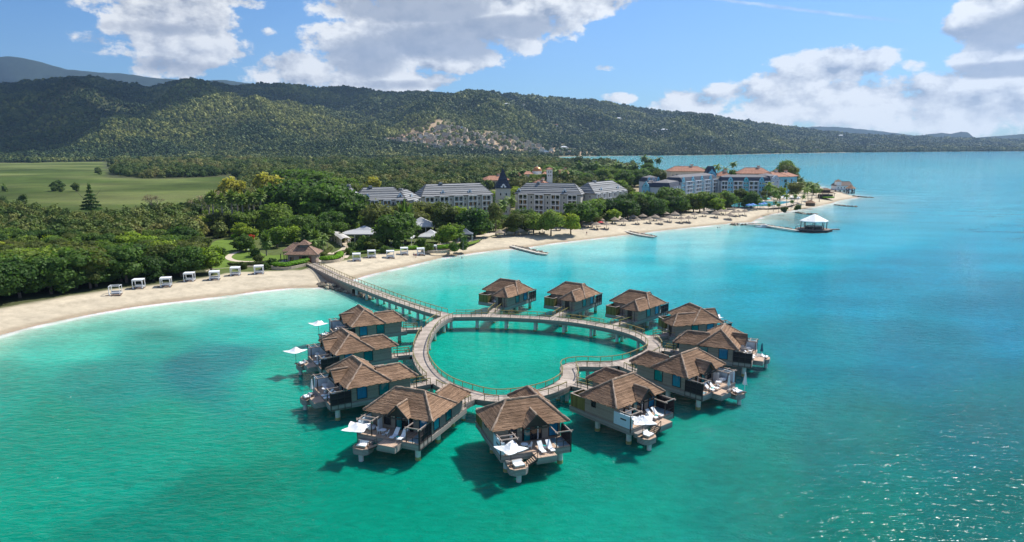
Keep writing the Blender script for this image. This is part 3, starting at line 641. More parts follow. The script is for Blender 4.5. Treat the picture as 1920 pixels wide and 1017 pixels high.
def walkway(key, root, side_skip=()):
    pts, w, closed = paths[key]; fr = frames(pts, closed); n = len(pts)
    SK = {0: [], 1: []}
    L_ = [p-f*w/2 for p, f in zip(pts, fr)]; R_ = [p+f*w/2 for p, f in zip(pts, fr)]
    lift = .012 if key == 'cause' else (.006 if key == 'ring' else 0)
    s = [0]
    for i in range(1, n+1): s.append(s[-1]+(pts[i % n]-pts[i-1]).length)
    mb = MB(); sk = MB(); un = MB()
    for i in range(n if closed else n-1):
        j = (i+1) % n
        vs = [L_[i], R_[i], R_[j], L_[j]]; up = Vector((0, 0, lift))
        mb.add([v+up for v in vs], [(0, 1, 2, 3)], [[(s[i], 0), (s[i], w), (s[i+1], w), (s[i+1], 0)]])
        un.add([v-Vector((0, 0, .85)) for v in vs], [(3, 2, 1, 0)])
        for A, f, q in ((L_, -1, 0), (R_, 1, 1)):
            a, b = A[i], A[j]; o = (fr[i]*f*.05); o2 = fr[j]*f*.05
            if near_other((a+b)/2, key): continue
            z0, z1 = Vector((0, 0, -.85)), Vector((0, 0, .06+lift))
            vs2 = [a+o+z0, b+o2+z0, b+o2+z1, a+o+z1, a-o+z1, b-o2+z1]; fs = [(0, 1, 2, 3), (3, 2, 5, 4)]
            uv = [[(s[i], 0), (s[i+1], 0), (s[i+1], .9), (s[i], .9)], [(s[i], 1), (s[i+1], 1), (s[i+1], 1.1), (s[i], 1.1)]]
            if q == 0: fs = [x[::-1] for x in fs]; uv = [x[::-1] for x in uv]
            if not SK[q] or SK[q][-1][0] != i-1: SK[q].append([i, MB()])
            SK[q][-1][0] = i; SK[q][-1][1].add(vs2, fs, uv)
    mb.build('deck_boards', deckm, root); 
    for q in (0, 1):
        for _, m_ in SK[q]: m_.build('side_skirt', skirtm, root)
    un.build('deck_underside', skirtm, root)
    # rails
    for A, f in ((L_, -1), (R_, 1)):
        runs = []; cur = []
        for i in range(n+1 if closed else n):
            q = A[i % n]-fr[i % n]*f*.12
            ok = not near_other(q, key) and (key != 'ring' or clear_self(q, pts, w, i % n, n)) and not (key == 'cause' and False)
            if ok: cur.append((i, q))
            else:
                if len(cur) > 1: runs.append(cur)
                cur = []
        if len(cur) > 1: runs.append(cur)
        for run in runs:
            rp = [q+Vector((0, 0, 1.06)) for _, q in run]
            mb = MB()
            for a, b in zip(rp, rp[1:]): mb.bar(a, b, .16, .11)
            rail = mb.build('handrail', railt, root)
            mw = MB()
            for hh in (.35, .68):
                for a, b in zip(rp, rp[1:]): mw.bar(a-Vector((0, 0, hh)), b-Vector((0, 0, hh)), .018)
            mw.build('rail_wire', railm, root)
            ps = resample([q for _, q in run], 2.3)
            for q in ps: link('post', POSTM[0], root, q)
t = thing('ring_boardwalk', 'heart shaped grey plank boardwalk ringed by thatched bungalows', 'boardwalk'); walkway('ring', t)
for i in range(0, len(ring)-3, 7):
    p = ring[i]; f = frames(ring, True)[i]
    for s_ in (-.85, .85): pile_at(p.x+f.x*s_, p.y+f.y*s_, t, .8)
t = thing('jetty', 'long straight jetty from the beach gatehouse to the heart boardwalk', 'jetty'); walkway('cause', t)
fc = frames(cause, False)
for i in range(46, len(cause)-2, 7):
    for s_ in (-1, 1): pile_at(cause[i].x+fc[i].x*s_, cause[i].y+fc[i].y*s_, t, .85)
for f in (-1, 1):
    mb = MB()
    for i in range(0, 44):
        a, b = cause[i], cause[i+1]
        o = fc[i]*f*1.5; vs = [a+o+Vector((0, 0, -.8)), b+o+Vector((0, 0, -.8)), b+o*1.05+Vector((0, 0, -2.6)), a+o*1.05+Vector((0, 0, -2.6))]
        mb.add(vs, [(0, 1, 2, 3) if f < 0 else (3, 2, 1, 0)])
    mb.build('side_wall', mat('jetty_wall', (.26, .19, .15), var=.3, scale=.7, bump=.4), t)
WHO = {'A': 'the farthest left bungalow', 'B': 'the second bungalow down the left', 'C': 'the third bungalow down the left', 'D': 'the near left bungalow', 'E': 'the nearest front bungalow', 'F': 'the bungalow with pale blue side wall',
       'G': 'the near right bungalow', 'H': 'the far right bungalow', 'I': 'the back right corner bungalow', 'J': 'the right of three back bungalows', 'K': 'the middle of three back bungalows', 'L': 'the left of three back bungalows'}
for k in spurs:
    t = thing('footbridge', 'short railed footbridge from the ring to '+WHO[k], 'footbridge', group='footbridges from the ring to the bungalows'); walkway('spur'+k, t)
    q = spurs[k]
    if len(q) > 4: m_ = q[len(q)//2]; pile_at(m_.x, m_.y, t, .8)
# ------------------------------------------------------------------ thatched bungalow
thm = uvmat('palm_thatch', (.125, .074, .044), (.35, .222, .140), .12, axis='V', var=.10, bump=.9, fine=(7, 17), rough=.95, rnd=.14)
ridm = uvmat('ridge_thatch', (.24, .17, .12), (.42, .31, .23), .12, axis='U', var=.25, bump=.9, fine=(3, 14), rough=.95)
sidm = uvmat('grey_siding', (.26, .215, .18), (.35, .30, .25), .2, axis='V', joint=.45, jw=.1, var=.08, bump=.2, fine=(8, 1.5))
hullm = uvmat('grey_hull_boards', (.25, .22, .20), (.34, .31, .285), .2, axis='V', joint=.5, jw=.1, var=.1, bump=.2, fine=(8, 1.5))
darkm = mat('dark_timber', (.045, .035, .032), rough=.6, var=.3, bump=.3)
screenm = uvmat('dark_slats', (.022, .019, .022), (.05, .042, .045), .14, axis='V', joint=.7, jw=.25, var=.2, bump=.4, fine=(8, 2))
glassm = mat('teal_glass', (.0, .17, .19), rough=.06, var=.25, scale=.5, spec=.8)
glassb = mat('blue_curtain_glass', (.02, .19, .34), rough=.08, var=.35, scale=1.2, stretch=(6, 6, .5), spec=.8)
glassd = mat('dark_glass', (.015, .02, .025), rough=.05, var=.3, spec=.7)
whitem = mat('white_paint', (.76, .78, .80), rough=.55, var=.05)
palebm = mat('pale_blue_wall', (.56, .66, .74), rough=.6, var=.06)
olivem = uvmat('olive_screen', (.13, .115, .035), (.20, .18, .06), .3, axis='U', joint=.5, jw=.08, var=.15, bump=.2)
beamm = mat('grey_beam', (.36, .29, .24), rough=.7, var=.2)
clothm = mat('white_canvas', (.83, .83, .82), rough=.8, var=.04, scale=2, transl=.2)
netm = mat('pool_floor', (.22, .34, .38), rough=.35, var=.3, scale=3)
def thatch(mb, a, b, c, d, n=None, seg=.38, jit=.13, th=.055):
    """courses of thatch on a roof face: a-b eave, c above b, d above a (c may equal d)"""
    a, b, c, d = map(Vector, (a, b, c, d)); nrm = (b-a).cross((d-a) if (d-a).length > .1 else (c-a)).normalized()
    if nrm.z < 0: nrm = -nrm
    L_ = max((d-a).length, (c-b).length); n = n or max(4, int(L_/.27))
    for k in range(n):
        t0, t1 = k/n, min(1, (k+1.25)/n)
        e0, e1 = a.lerp(d, t0), b.lerp(c, t0); f0, f1 = a.lerp(d, t1), b.lerp(c, t1)
        m_ = max(1, int((e1-e0).length/seg))
        dn = (a-d).normalized() if (a-d).length > .1 else (b-c).normalized()
        vs = []; 
        for i in range(m_+1):
            s_ = i/m_; j = random.uniform(-jit, jit) if 0 < i < m_ else 0; h_ = random.uniform(.75, 1.25)
            lo = e0.lerp(e1, s_)+dn*(j+.06); vs += [lo-nrm*.03, lo+nrm*th*h_, f0.lerp(f1, s_)+nrm*.02]
        fs = []; uv = []
        for i in range(m_):
            q = i*3; u0, u1 = (e1-e0).length*i/m_+k*3.3, (e1-e0).length*(i+1)/m_+k*3.3; V0, V1 = t0*L_, t1*L_
            fs += [(q, q+3, q+4, q+1), (q+1, q+4, q+5, q+2)]; uv += [[(u0, V0-.1), (u1, V0-.1), (u1, V0), (u0, V0)], [(u0, V0), (u1, V0), (u1, V1), (u0, V1)]]
        if (vs[4]-vs[1]).cross(vs[2]-vs[1]).dot(nrm) < 0: fs = [x[::-1] for x in fs]; uv = [x[::-1] for x in uv]
        mb.add(vs, fs, uv)
def cap(mb, a, b, r=.2):
    a, b = Vector(a), Vector(b); n = max(2, int((b-a).length/.5)); pts = [a.lerp(b, i/n)+Vector((random.uniform(-.03, .03), random.uniform(-.03, .03), random.uniform(.0, .06))) for i in range(n+1)]
    k = len(mb.f); mb.tube(pts, [r*random.uniform(.85, 1.2) for _ in pts], 7)
    u = 0
    for i in range(k, len(mb.f)):
        if len(mb.f[i]) == 4: mb.uv[i] = [(i*.1, 0), (i*.1+.1, 0), (i*.1+.1, .5), (i*.1, .5)]
EZ = 5.75; OV = 1.0
def hiproof(root, x0, x1, y0, y1, ez, rz, hip, name='roof', axis='x', hips=(1, 1)):
    """thatched hip roof with its courses and caps"""
    mb = MB(MX)
    if axis == 'x':
        ym = (y0+y1)/2; R0 = (x0+hip*hips[0], ym, rz); R1 = (x1-hip*hips[1], ym, rz)
        thatch(mb, (x0, y0, ez), (x1, y0, ez), R1, R0); thatch(mb, (x1, y1, ez), (x0, y1, ez), R0, R1)
        thatch(mb, (x0, y1, ez), (x0, y0, ez), R0, R0); thatch(mb, (x1, y0, ez), (x1, y1, ez), R1, R1)
        cs = [((x0, y0), R0), ((x0, y1), R0), ((x1, y0), R1), ((x1, y1), R1)]
    else:
        xm = (x0+x1)/2; R0 = (xm, y0+hip*hips[0], rz); R1 = (xm, y1-hip*hips[1], rz)
        thatch(mb, (x1, y0, ez), (x1, y1, ez), R1, R0); thatch(mb, (x0, y1, ez), (x0, y0, ez), R0, R1)
        if hips[1]: thatch(mb, (x1, y1, ez), (x0, y1, ez), R1, R1)
        if hips[0]: thatch(mb, (x0, y0, ez), (x1, y0, ez), R0, R0)
        cs = [((x0, y1), R1), ((x1, y1), R1)]+([((x0, y0), R0), ((x1, y0), R0)] if hips[0] else [])
    o = mb.build(name, thm, root)
    cpb = MB(MX); cap(cpb, R0, R1, .2)
    for (cx, cy), R in cs: cap(cpb, (cx, cy, ez+.08), R, .17)
    cpb.build('ridge_cap', ridm, o)
    sf = MB(MX); sf.box(x0+.25, x1-.25, y0+.25, y1-.25, ez-.12, ez-.02); sf.build('soffit', darkm, o)
    return o
def window(root, x, y, z0, w, h, side, m, frame=.1, parent=None):
    """glazed opening: side is the outward axis '+x','-x','+y','-y'"""
    f = MB(MX); g = MB(MX); s_ = 1 if side[0] == '+' else -1
    if side[1] == 'x':
        X0, X1 = sorted((x, x+s_*.09)); f.box(X0, X1, y-w/2-frame, y-w/2, z0-frame, z0+h+frame); f.box(X0, X1, y+w/2, y+w/2+frame, z0-frame, z0+h+frame)
        f.box(X0, X1, y-w/2, y+w/2, z0-frame, z0); f.box(X0, X1, y-w/2, y+w/2, z0+h, z0+h+frame)
        X0, X1 = sorted((x-s_*.02, x+s_*.03)); g.box(X0, X1, y-w/2, y+w/2, z0, z0+h)
    else:
        Y0, Y1 = sorted((y, y+s_*.09)); f.box(x-w/2-frame, x-w/2, Y0, Y1, z0-frame, z0+h+frame); f.box(x+w/2, x+w/2+frame, Y0, Y1, z0-frame, z0+h+frame)
        f.box(x-w/2, x+w/2, Y0, Y1, z0-frame, z0); f.box(x-w/2, x+w/2, Y0, Y1, z0+h, z0+h+frame)
        Y0, Y1 = sorted((y-s_*.02, y+s_*.03)); g.box(x-w/2, x+w/2, Y0, Y1, z0, z0+h)
    wd = f.build('window', darkm, root); g.build('pane', m, wd); return wd
def bungalow(mir):
    global MX
    MX = Matrix.Diagonal((mir, 1, 1, 1)) if mir < 0 else None
    random.seed(11 if mir > 0 else 12)
    t = thing('thatched_bungalow', 'x', 'bungalow', group='thatched overwater bungalows round the heart boardwalk')
    def B(name, m, *boxes, parent=None):
        mb = MB(MX)
        for b in boxes: mb.box(*b)
        return mb.build(name, m, parent or t)
    B('wall', sidm, (-5.3, 5.4, -2.9, 3.6, 2.0, 5.75), (1.5, 5.398, 3.55, 8.2, 2.02, 5.7))
    B('hull', hullm, (-5.5, 5.6, -6.7, -2.85, 1.95, 2.92), (-5.45, 5.55, -2.9, 3.7, 1.93, 2.75), (1.3, 5.5, 3.7, 9.6, 2.0, 2.9))
    B('deck', deckb, (-5.42, 5.52, -6.62, -2.95, 2.9, 3.0)); B('entry_deck', deckm, (1.38, 5.42, 8.2, 9.6, 2.88, 3.0))
    roof = hiproof(t, -6.1, 6.4, -4.1, 4.3, EZ, RZ, 3.6)
    ext = hiproof(t, .9, 6.4, 2.2, 9.4, EZ+.02, EZ+2.15, 2.5, name='entry_roof', axis='y', hips=(0, 1))
    # dormer gable over the terrace
    gx = .7; mb = MB(MX); F0 = -4.9
    thatch(mb, (gx-1.9, F0, 5.85), (gx-1.9, -4.0, 5.95), (gx, -1.7, 7.75), (gx, F0-.15, 7.75), n=5); thatch(mb, (gx+1.9, -4.0, 5.95), (gx+1.9, F0, 5.85), (gx, F0-.15, 7.75), (gx, -1.7, 7.75), n=5)
    dm = mb.build('dormer_roof', thm, t); cb_ = MB(MX); cap(cb_, (gx, F0-.15, 7.8), (gx, -1.9, 7.8), .16); cb_.build('ridge_cap', ridm, dm)
    g = MB(MX); g.bar((gx-1.95, F0-.1, 5.8), (gx, F0-.18, 7.78), .1, .26); g.bar((gx+1.95, F0-.1, 5.8), (gx, F0-.18, 7.78), .1, .26); g.add([(gx-1.75, F0+.35, 5.8), (gx+1.75, F0+.35, 5.8), (gx, F0+.35, 7.6)], [(0, 1, 2)]); g.box(gx-1.8, gx+1.8, F0, F0+.12, 5.55, 5.75)
    g.build('gable_board', darkm, t)
    # openings
    window(t, 5.4, -1.0, 3.25, 1.7, 2.1, '+x', glassb); window(t, 5.4, 3.1, 3.3, 1.75, 2.0, '+x', glassm)
    window(t, -5.3, 1.6, 4.3, .8, .9, '-x', glassd); window(t, -2.4, -2.9, 3.6, 1.1, 1.6, '-y', glassd)
    d = window(t, .7, -2.9, 3.08, 3.0, 2.3, '-y', glassd); B('sliding_door', glassm, (-.6, .3, -3.06, -3.01, 3.08, 5.35), parent=d); B('door_post', whitem, (1.55, 1.68, -3.1, -3.0, 3.08, 5.35), parent=d)
    window(t, 3.0, 8.2, 3.08, 1.1, 2.2, '+y', darkm); window(t, -.6, 3.6, 3.6, .8, 1.5, '+y', glassd); window(t, 4.2, -2.9, 3.3, 1.4, 2.0, '-y', glassb)
    B('wall_lamp', mat('lamp_glass', (.85, .8, .6), rough=.3), (-1.15, -1.0, -3.05, -2.9, 4.8, 5.1)); 
    # bath terrace on the left with its white screen
    B('bath_screen', palebm, (-5.47, -5.33, -6.5, -3.0, 2.35, 5.0), (-5.3, -4.9, -6.5, -6.4, 3.0, 4.9))
    B('screen_slot', darkm, (-5.49, -5.47, -5.6, -4.4, 4.05, 4.3)); 
    mb = MB(MX)
    for (a, b) in (((-5.4, -6.9, 5.3), (-5.4, -3.6, 5.3)), ((-3.0, -6.9, 5.3), (-3.0, -3.6, 5.3)), ((-5.75, -6.5, 5.35), (-2.7, -6.5, 5.35)), ((-5.75, -5.2, 5.35), (-2.7, -5.2, 5.35))): mb.bar(a, b, .12, .16)
    pg = mb.build('bath_pergola', beamm, t); B('pergola_post', darkm, (-3.07, -2.93, -6.57, -6.43, 3.0, 5.25), parent=pg); B('pergola_post', darkm, (-5.6, -5.475, -6.62, -6.5, 2.4, 5.25), parent=pg)
    B('privacy_wall', whitem, (-3.1, -3.02, -4.6, -3.4, 3.0, 4.8)); 
    mb = MB(MX); mb.tube([(-4.3, -4.6, 3.0), (-4.3, -4.6, 3.2), (-4.3, -4.6, 3.6)], [.35, .62, .75], 14); mb.build('bathtub', whitem, t, smooth=True)
    # shaded corner on the right with dark slatted screen
    B('slatted_screen', screenm, (5.45, 5.57, -6.6, -3.0, 2.1, 5.05)); 
    mb = MB(MX)
    for y in (-6.6, -5.4, -4.2, -3.05): mb.box(5.57, 5.65, y-.05, y+.05, 2.0, 5.15)
    for z in (2.1, 3.1, 4.1, 5.07): mb.box(5.57, 5.64, -6.6, -3.05, z-.05, z+.05)
    B('corner_post', darkm, (3.2, 3.32, -6.62, -6.5, 3.0, 5.2)); mb.box(5.44, 5.56, -6.74, -6.62, 2.0, 5.2); mb.build('screen_frame', darkm, t)
    mb = MB(MX)
    for (a, b) in (((5.5, -7.0, 5.28), (5.5, -3.6, 5.28)), ((3.26, -7.0, 5.28), (3.26, -3.6, 5.28)), ((3.0, -6.56, 5.33), (5.9, -6.56, 5.33))): mb.bar(a, b, .12, .16)
    mb.build('corner_pergola', beamm, t)
    B('corner_floor', netm, (3.45, 5.35, -6.35, -3.4, 3.0, 3.03)); B('front_rail', darkm, (3.3, 5.44, -6.62, -6.56, 3.85, 3.93), (4.3, 4.38, -6.62, -6.56, 3.0, 3.85))
    # stepped sea platforms
    pl = MB(MX); pl.prism([(-.7, -6.71), (-.7, -8.7), (2.5, -8.7), (2.5, -6.71)], 1.85, 2.78); pl.build('middle_platform', hullm, t); B('middle_platform_deck', deckb, (-.66, 2.46, -8.66, -6.75, 2.78, 2.84))
    q = [(-4.9, -7.5), (-4.9, -8.9), (-4.3, -9.5), (-2.7, -9.5), (-2.1, -8.9), (-2.1, -7.5)]
    pl = MB(MX); pl.prism(q, .95, 1.85); pl.build('lower_platform', hullm, t)
    pl = MB(MX); pl.prism([(x*.985-.05, y*.995-.02) for x, y in q], 1.85, 1.91); pl.build('lower_platform_deck', deckb, t)
    B('landing', hullm, (-4.9, -2.4, -7.49, -6.71, 1.6, 2.3)); st = None
    for i in range(5): B('step', deckb, (-.75-.28*(i+1), -.75-.28*i, -8.65, -7.5, 2.5-.16*i, 2.58-.16*i))
    mb = MB(MX); mb.bar((-.6, -8.7, 3.75), (-2.3, -8.7, 2.8), .08); mb.bar((-.6, -8.7, 2.5), (-.6, -8.7, 3.75), .08); mb.bar((-2.3, -8.7, 1.5), (-2.3, -8.7, 2.8), .08); mb.bar((-.6, -8.7, 2.5), (-2.2, -8.7, 1.7), .08, .2); mb.build('stair_rail', darkm, t)
    for (x, y, s_) in ((-4.2, -5.2, 1.05), (4.4, -5.2, 1.05), (-4.2, 1.6, 1.05), (4.2, 1.6, 1.05), (3.4, 8.3, 1.0)): pile_at(x*mir, y, t, s_)
    o = link('pile', PILEM, t, (-3.5*mir, -8.8, -1.1)); o.scale = (.9, .9, 1)
    B('porch_post', darkm, (1.5, 1.62, 9.4, 9.52, 3, 5.7)); B('porch_post', darkm, (5.2, 5.32, 9.4, 9.52, 3, 5.7)); B('porch_rail', railt, (5.38, 5.44, 8.25, 9.5, 3.95, 4.03))
    # open-topped garden court at the back
    B('court_screen', olivem, (-5.3, -5.18, 3.62, 7.0, 2.9, 5.1), (-5.18, -2.2, 6.88, 7.0, 2.9, 5.1), (-2.2, -2.08, 5.2, 7.0, 2.9, 5.1))
    B('court_base', hullm, (-5.4, 1.28, 3.72, 7.1, 1.97, 2.9)); B('court_cap', beamm, (-5.36, -5.12, 3.62, 7.04, 5.1, 5.2), (-5.12, -2.1, 6.82, 7.06, 5.1, 5.2), (-2.26, -2.02, 5.2, 6.82, 5.1, 5.2))
    MX = None
    return t
BL = {'A': 'thatched overwater bungalow standing farthest back on the left, white parasol beside it', 'B': 'thatched overwater bungalow second down the left side, white parasol far out over the sea',
      'C': 'thatched overwater bungalow third down the left side, furled white parasol on its terrace', 'D': 'thatched overwater bungalow near the front left, open white parasol and two loungers',
      'E': 'thatched overwater bungalow nearest the camera at front centre, its terrace facing us', 'F': 'thatched overwater bungalow front right of centre with a pale blue side wall',
      'G': 'thatched overwater bungalow on the near right with furled white parasols on its terrace', 'H': 'thatched overwater bungalow farthest right with a furled dark blue parasol',
      'I': 'thatched overwater bungalow at the back right, a white parasol tip behind its roof', 'J': 'thatched overwater bungalow at the back, rightmost of the three with olive screens',
      'K': 'thatched overwater bungalow at the back, middle of the three with olive screens', 'L': 'thatched overwater bungalow at the back, leftmost of the three with olive screens'}
proto = {1: bungalow(1), -1: bungalow(-1)}; used = set()
for k, (x, y, a, mir) in PLACE.items():
    if mir not in used: used.add(mir); o = proto[mir]; [kids(c) for c in kids(o)]; o.location = (x, y, BZ); o.rotation_euler.z = a; o['label'] = BL[k]
    else: o = dup(proto[mir], (x, y, BZ), a, BL[k])
    o.scale = (BS, BS, BS)
# ------------------------------------------------------------------ things on the terraces
def parasol(closed, col=None, name='parasol'):
    t = thing('parasol', 'x', 'parasol', group='parasols on the bungalow terraces')
    m = col or clothm
    MB().cyl((0, 0), .035, 0, 2.6, 6).build('pole', darkm if not closed else whitem, t); MB().cyl((0, 0), .3, 0, .1, 10).build('base', darkm, t)
    mb = MB()
    if closed:
        n = 10; vs = []; rows = [(.08, 2.75), (.16, 2.3), (.22, 1.7), (.34, 1.15)]
        for r, z in rows: vs += [(r*(1 if i % 2 else .6)*math.cos(i*2*math.pi/n), r*(1 if i % 2 else .6)*math.sin(i*2*math.pi/n), z) for i in range(n)]
        fs = [(j*n+i, (j+1)*n+i, (j+1)*n+(i+1) % n, j*n+(i+1) % n) for j in range(3) for i in range(n)]+[tuple(range(n))]
        mb.add(vs, fs)
    else:
        n = 9; vs = []; R_ = 1.6
        for j in range(n):
            for i in range(n):
                u, v = i/(n-1)*2-1, j/(n-1)*2-1; pin = 1-.22*(1-abs(u*v))*max(abs(u), abs(v))**2*(1-min(abs(u), abs(v)))
                z = 2.45+.85*(1-max(abs(u), abs(v)))**1.7-.0+.22*(abs(u*v))**1.2
                vs.append((u*R_*pin, v*R_*pin, z))
        fs = [(j*n+i, j*n+i+1, (j+1)*n+i+1, (j+1)*n+i) for j in range(n-1) for i in range(n-1)]
        k = len(vs); vs += [(x, y, z-.05) for x, y, z in vs]; fs += [tuple(k+q for q in f[::-1]) for f in fs]
        ed = [i for i in range(n)]+[j*n+n-1 for j in range(1, n)]+[(n-1)*n+i for i in range(n-2, -1, -1)]+[j*n for j in range(n-2, 0, -1)]
        fs += [(ed[i], k+ed[i], k+ed[(i+1) % len(ed)], ed[(i+1) % len(ed)]) for i in range(len(ed))]
        mb.add(vs, fs)
    c = mb.build('canopy', m, t)
    if not closed:
        mr = MB()
        for i in range(4):
            a = math.pi/4+i*math.pi/2; mr.bar((0, 0, 2.95), (2.0*math.cos(a), 2.0*math.sin(a), 2.52), .035)
        mr.build('rib', darkm, t)
    return t
def lounger():
    t = thing('sun_lounger', 'x', 'sun lounger', group='white sun loungers on the bungalow terraces'); mb = MB()
    prof = [(0, .35), (.35, .42), (.75, .30), (1.15, .42), (1.5, .75), (1.95, 1.12)]
    for i in range(5):
        (y0, z0), (y1, z1) = prof[i], prof[i+1]; mb.add([(-.33, y0, z0), (.33, y0, z0), (.33, y1, z1), (-.33, y1, z1), (-.33, y0, z0-.07), (.33, y0, z0-.07), (.33, y1, z1-.07), (-.33, y1, z1-.07)], [(0, 1, 2, 3), (7, 6, 5, 4), (0, 3, 7, 4), (1, 5, 6, 2), (0, 4, 5, 1), (3, 2, 6, 7)])
    mb.build('seat', clothm, t); fr = MB()
    for x in (-.3, .3): fr.bar((x, .1, .3), (x, .5, 0), .05); fr.bar((x, .5, 0), (x, 1.2, 0), .05); fr.bar((x, 1.2, 0), (x, 1.4, .6), .05)
    fr.build('frame', whitem, t); return t
def table():
    t = thing('terrace_table', 'x', 'table', group='white tables on the bungalow terraces'); MB().cyl((0, 0), .5, .7, .75, 14).build('tabletop', whitem, t); MB().cyl((0, 0), .05, 0, .7, 6).build('leg', whitem, t); MB().cyl((0, 0), .25, 0, .04, 10).build('base', whitem, t); return t
def tchair():
    t = thing('terrace_chair', 'x', 'chair', group='white chairs on the bungalow terraces'); MB().box(-.24, .24, -.24, .24, .4, .46).build('seat', whitem, t)
    MB().add([(-.24, .2, .46), (.24, .2, .46), (.2, .34, .92), (-.2, .34, .92), (-.24, .26, .46), (.24, .26, .46), (.2, .4, .92), (-.2, .4, .92)], [(0, 1, 2, 3), (7, 6, 5, 4), (0, 3, 7, 4), (1, 5, 6, 2), (3, 2, 6, 7)]).build('backrest', whitem, t)
    for x in (-.2, .2):
        for y in (-.2, .2): MB().bar((x, y, 0), (x, y, .4), .04).build('leg', whitem, t)
    return t
def daybed():
    t = thing('sunbed', 'x', 'sunbed', group='white sunbeds on the lower sea platforms'); MB().box(-.9, .9, -.65, .65, .1, .32).build('base', deckb, t); MB().box(-.87, -.02, -.62, .62, .32, .48).build('cushion', clothm, t); MB().box(.02, .87, -.62, .62, .32, .48).build('cushion', clothm, t)
    MB().add([(-.85, .55, .48), (.85, .55, .48), (.85, .8, .85), (-.85, .8, .85), (-.85, .66, .44), (.85, .66, .44), (.85, .9, .8), (-.85, .9, .8)], [(0, 1, 2, 3), (7, 6, 5, 4), (0, 3, 7, 4), (1, 5, 6, 2), (3, 2, 6, 7)]).build('backrest', clothm, t); return t
def stool():
    t = thing('side_table', 'x', 'side table', group='turquoise topped side tables between loungers'); MB().box(-.2, .2, -.2, .2, 0, .36).build('base', whitem, t); MB().box(-.22, .22, -.22, .22, .36, .41).build('tabletop', mat('turquoise_top', (.05, .45, .42), rough=.4), t); return t
PR = {'open': parasol(False), 'closed': parasol(True), 'blue': parasol(True, mat('navy_canvas', (.02, .09, .15), rough=.8)), 'lounger': lounger(), 'table': table(), 'chair': tchair(), 'bed': daybed(), 'stool': stool()}
USED = set()
def put(kind, k, lx, ly, lz, rz, label, sc=None):
    w = loc2w(k, (lx, ly, lz)); a = PLACE[k][2]+rz*PLACE[k][3]
    if kind not in USED: USED.add(kind); o = PR[kind]; [kids(c) for c in kids(o)]; o.location = w; o.rotation_euler.z = a; o['label'] = label
    else: o = dup(PR[kind], w, a, label)
    if sc: o.scale = (sc, sc, sc)
    return o
for k in 'ABCDEFGH':
    for i, x in enumerate((.75, 2.2)):
        put('lounger', k, x, -7.9 if k == 'E' else -6.9, 2.84 if k == 'E' else 3.0, (.0, .05)[i], 'white sun lounger %s of %s' % (('on the table side', 'on the dark screen side')[i], WHO[k]))
    put('stool', k, 1.5, -6.2, 3.0, .2, 'turquoise topped side table between loungers of '+WHO[k])
    put('table', k, -1.5, -5.6, 3.0, 0, 'round white table at '+WHO[k])
    put('chair', k, -2.3, -5.4, 3.0, 1.4, 'white chair left of the table at '+WHO[k]); put('chair', k, -.75, -5.7, 3.0, -1.5, 'white chair right of the table at '+WHO[k])
    put('bed', k, -3.4, -8.5, 1.91, .1, 'white sunbed on the lower platform of '+WHO[k], .78)
for k in 'ABDEF': put('open', k, -4.5, -8.2-(1.2 if k in 'AB' else 0), 1.91, {'A': .3, 'B': .5, 'D': .2, 'E': .35, 'F': .9}[k], 'open white parasol over the platform of '+WHO[k])
put('open', 'I', -3.0, -7.4, 1.9, .3, 'open white parasol half hidden behind the roof of '+WHO['I'])
put('closed', 'C', -2.6, -7.6, 2.5, .3, 'furled white parasol beside the steps of '+WHO['C'])
put('closed', 'G', -.2, -8.4, 2.84, 0, 'furled white parasol on the middle platform of '+WHO['G']); put('closed', 'G', -4.5, -9.2, 1.91, 1.0, 'larger furled white parasol at the outer end of '+WHO['G'], 1.25)
put('blue', 'H', -1.9, -7.9, 2.5, 0, 'furled dark blue parasol on the terrace of '+WHO['H'])
put('bed', 'I', 1.6, 5.4, 3.0, 0, 'white cushioned seat in the entrance court of '+WHO['I']); put('bed', 'L', -.4, 5.4, 2.9, 1.2, 'white cushioned seat in the entrance court of '+WHO['L'])
# ------------------------------------------------------------------ vegetation
LM = {'dark': leafmat('leaves_dark', [(0.037, 0.081, 0.020), (0.073, 0.138, 0.028), (0.125, 0.212, 0.039)]), 'mid': leafmat('leaves_mid', [(0.057, 0.113, 0.023), (0.115, 0.190, 0.035), (0.206, 0.268, 0.048)]),
      'olive': leafmat('leaves_olive', [(0.066, 0.097, 0.020), (0.117, 0.148, 0.033), (0.184, 0.199, 0.055)]), 'light': leafmat('leaves_light', [(0.115, 0.202, 0.029), (0.228, 0.324, 0.039), (0.365, 0.402, 0.057)]),
      'palm': leafmat('palm_leaves', [(0.080, 0.135, 0.029), (0.149, 0.223, 0.042), (0.228, 0.291, 0.067)], transl=.25), 'yellow': leafmat('leaves_yellow', [(0.320, 0.312, 0.057), (0.435, 0.402, 0.077), (0.549, 0.469, 0.116)]),
      'dry': leafmat('leaves_dry', [(0.252, 0.212, 0.116), (0.344, 0.279, 0.154), (0.435, 0.358, 0.212)]), 'red': leafmat('leaves_red', [(0.457, 0.066, 0.039), (0.640, 0.135, 0.057)]),
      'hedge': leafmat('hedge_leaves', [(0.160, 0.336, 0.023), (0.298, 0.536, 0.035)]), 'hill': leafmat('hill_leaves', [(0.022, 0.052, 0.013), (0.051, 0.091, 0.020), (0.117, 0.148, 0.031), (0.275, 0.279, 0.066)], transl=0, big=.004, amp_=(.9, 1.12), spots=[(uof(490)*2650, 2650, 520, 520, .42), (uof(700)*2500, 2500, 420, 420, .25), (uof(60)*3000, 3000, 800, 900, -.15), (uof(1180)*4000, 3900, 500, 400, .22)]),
      'plain': leafmat('plain_leaves', [(0.055, 0.104, 0.023), (0.115, 0.174, 0.035), (0.195, 0.223, 0.054), (0.298, 0.279, 0.087)], transl=.2, big=.012)}
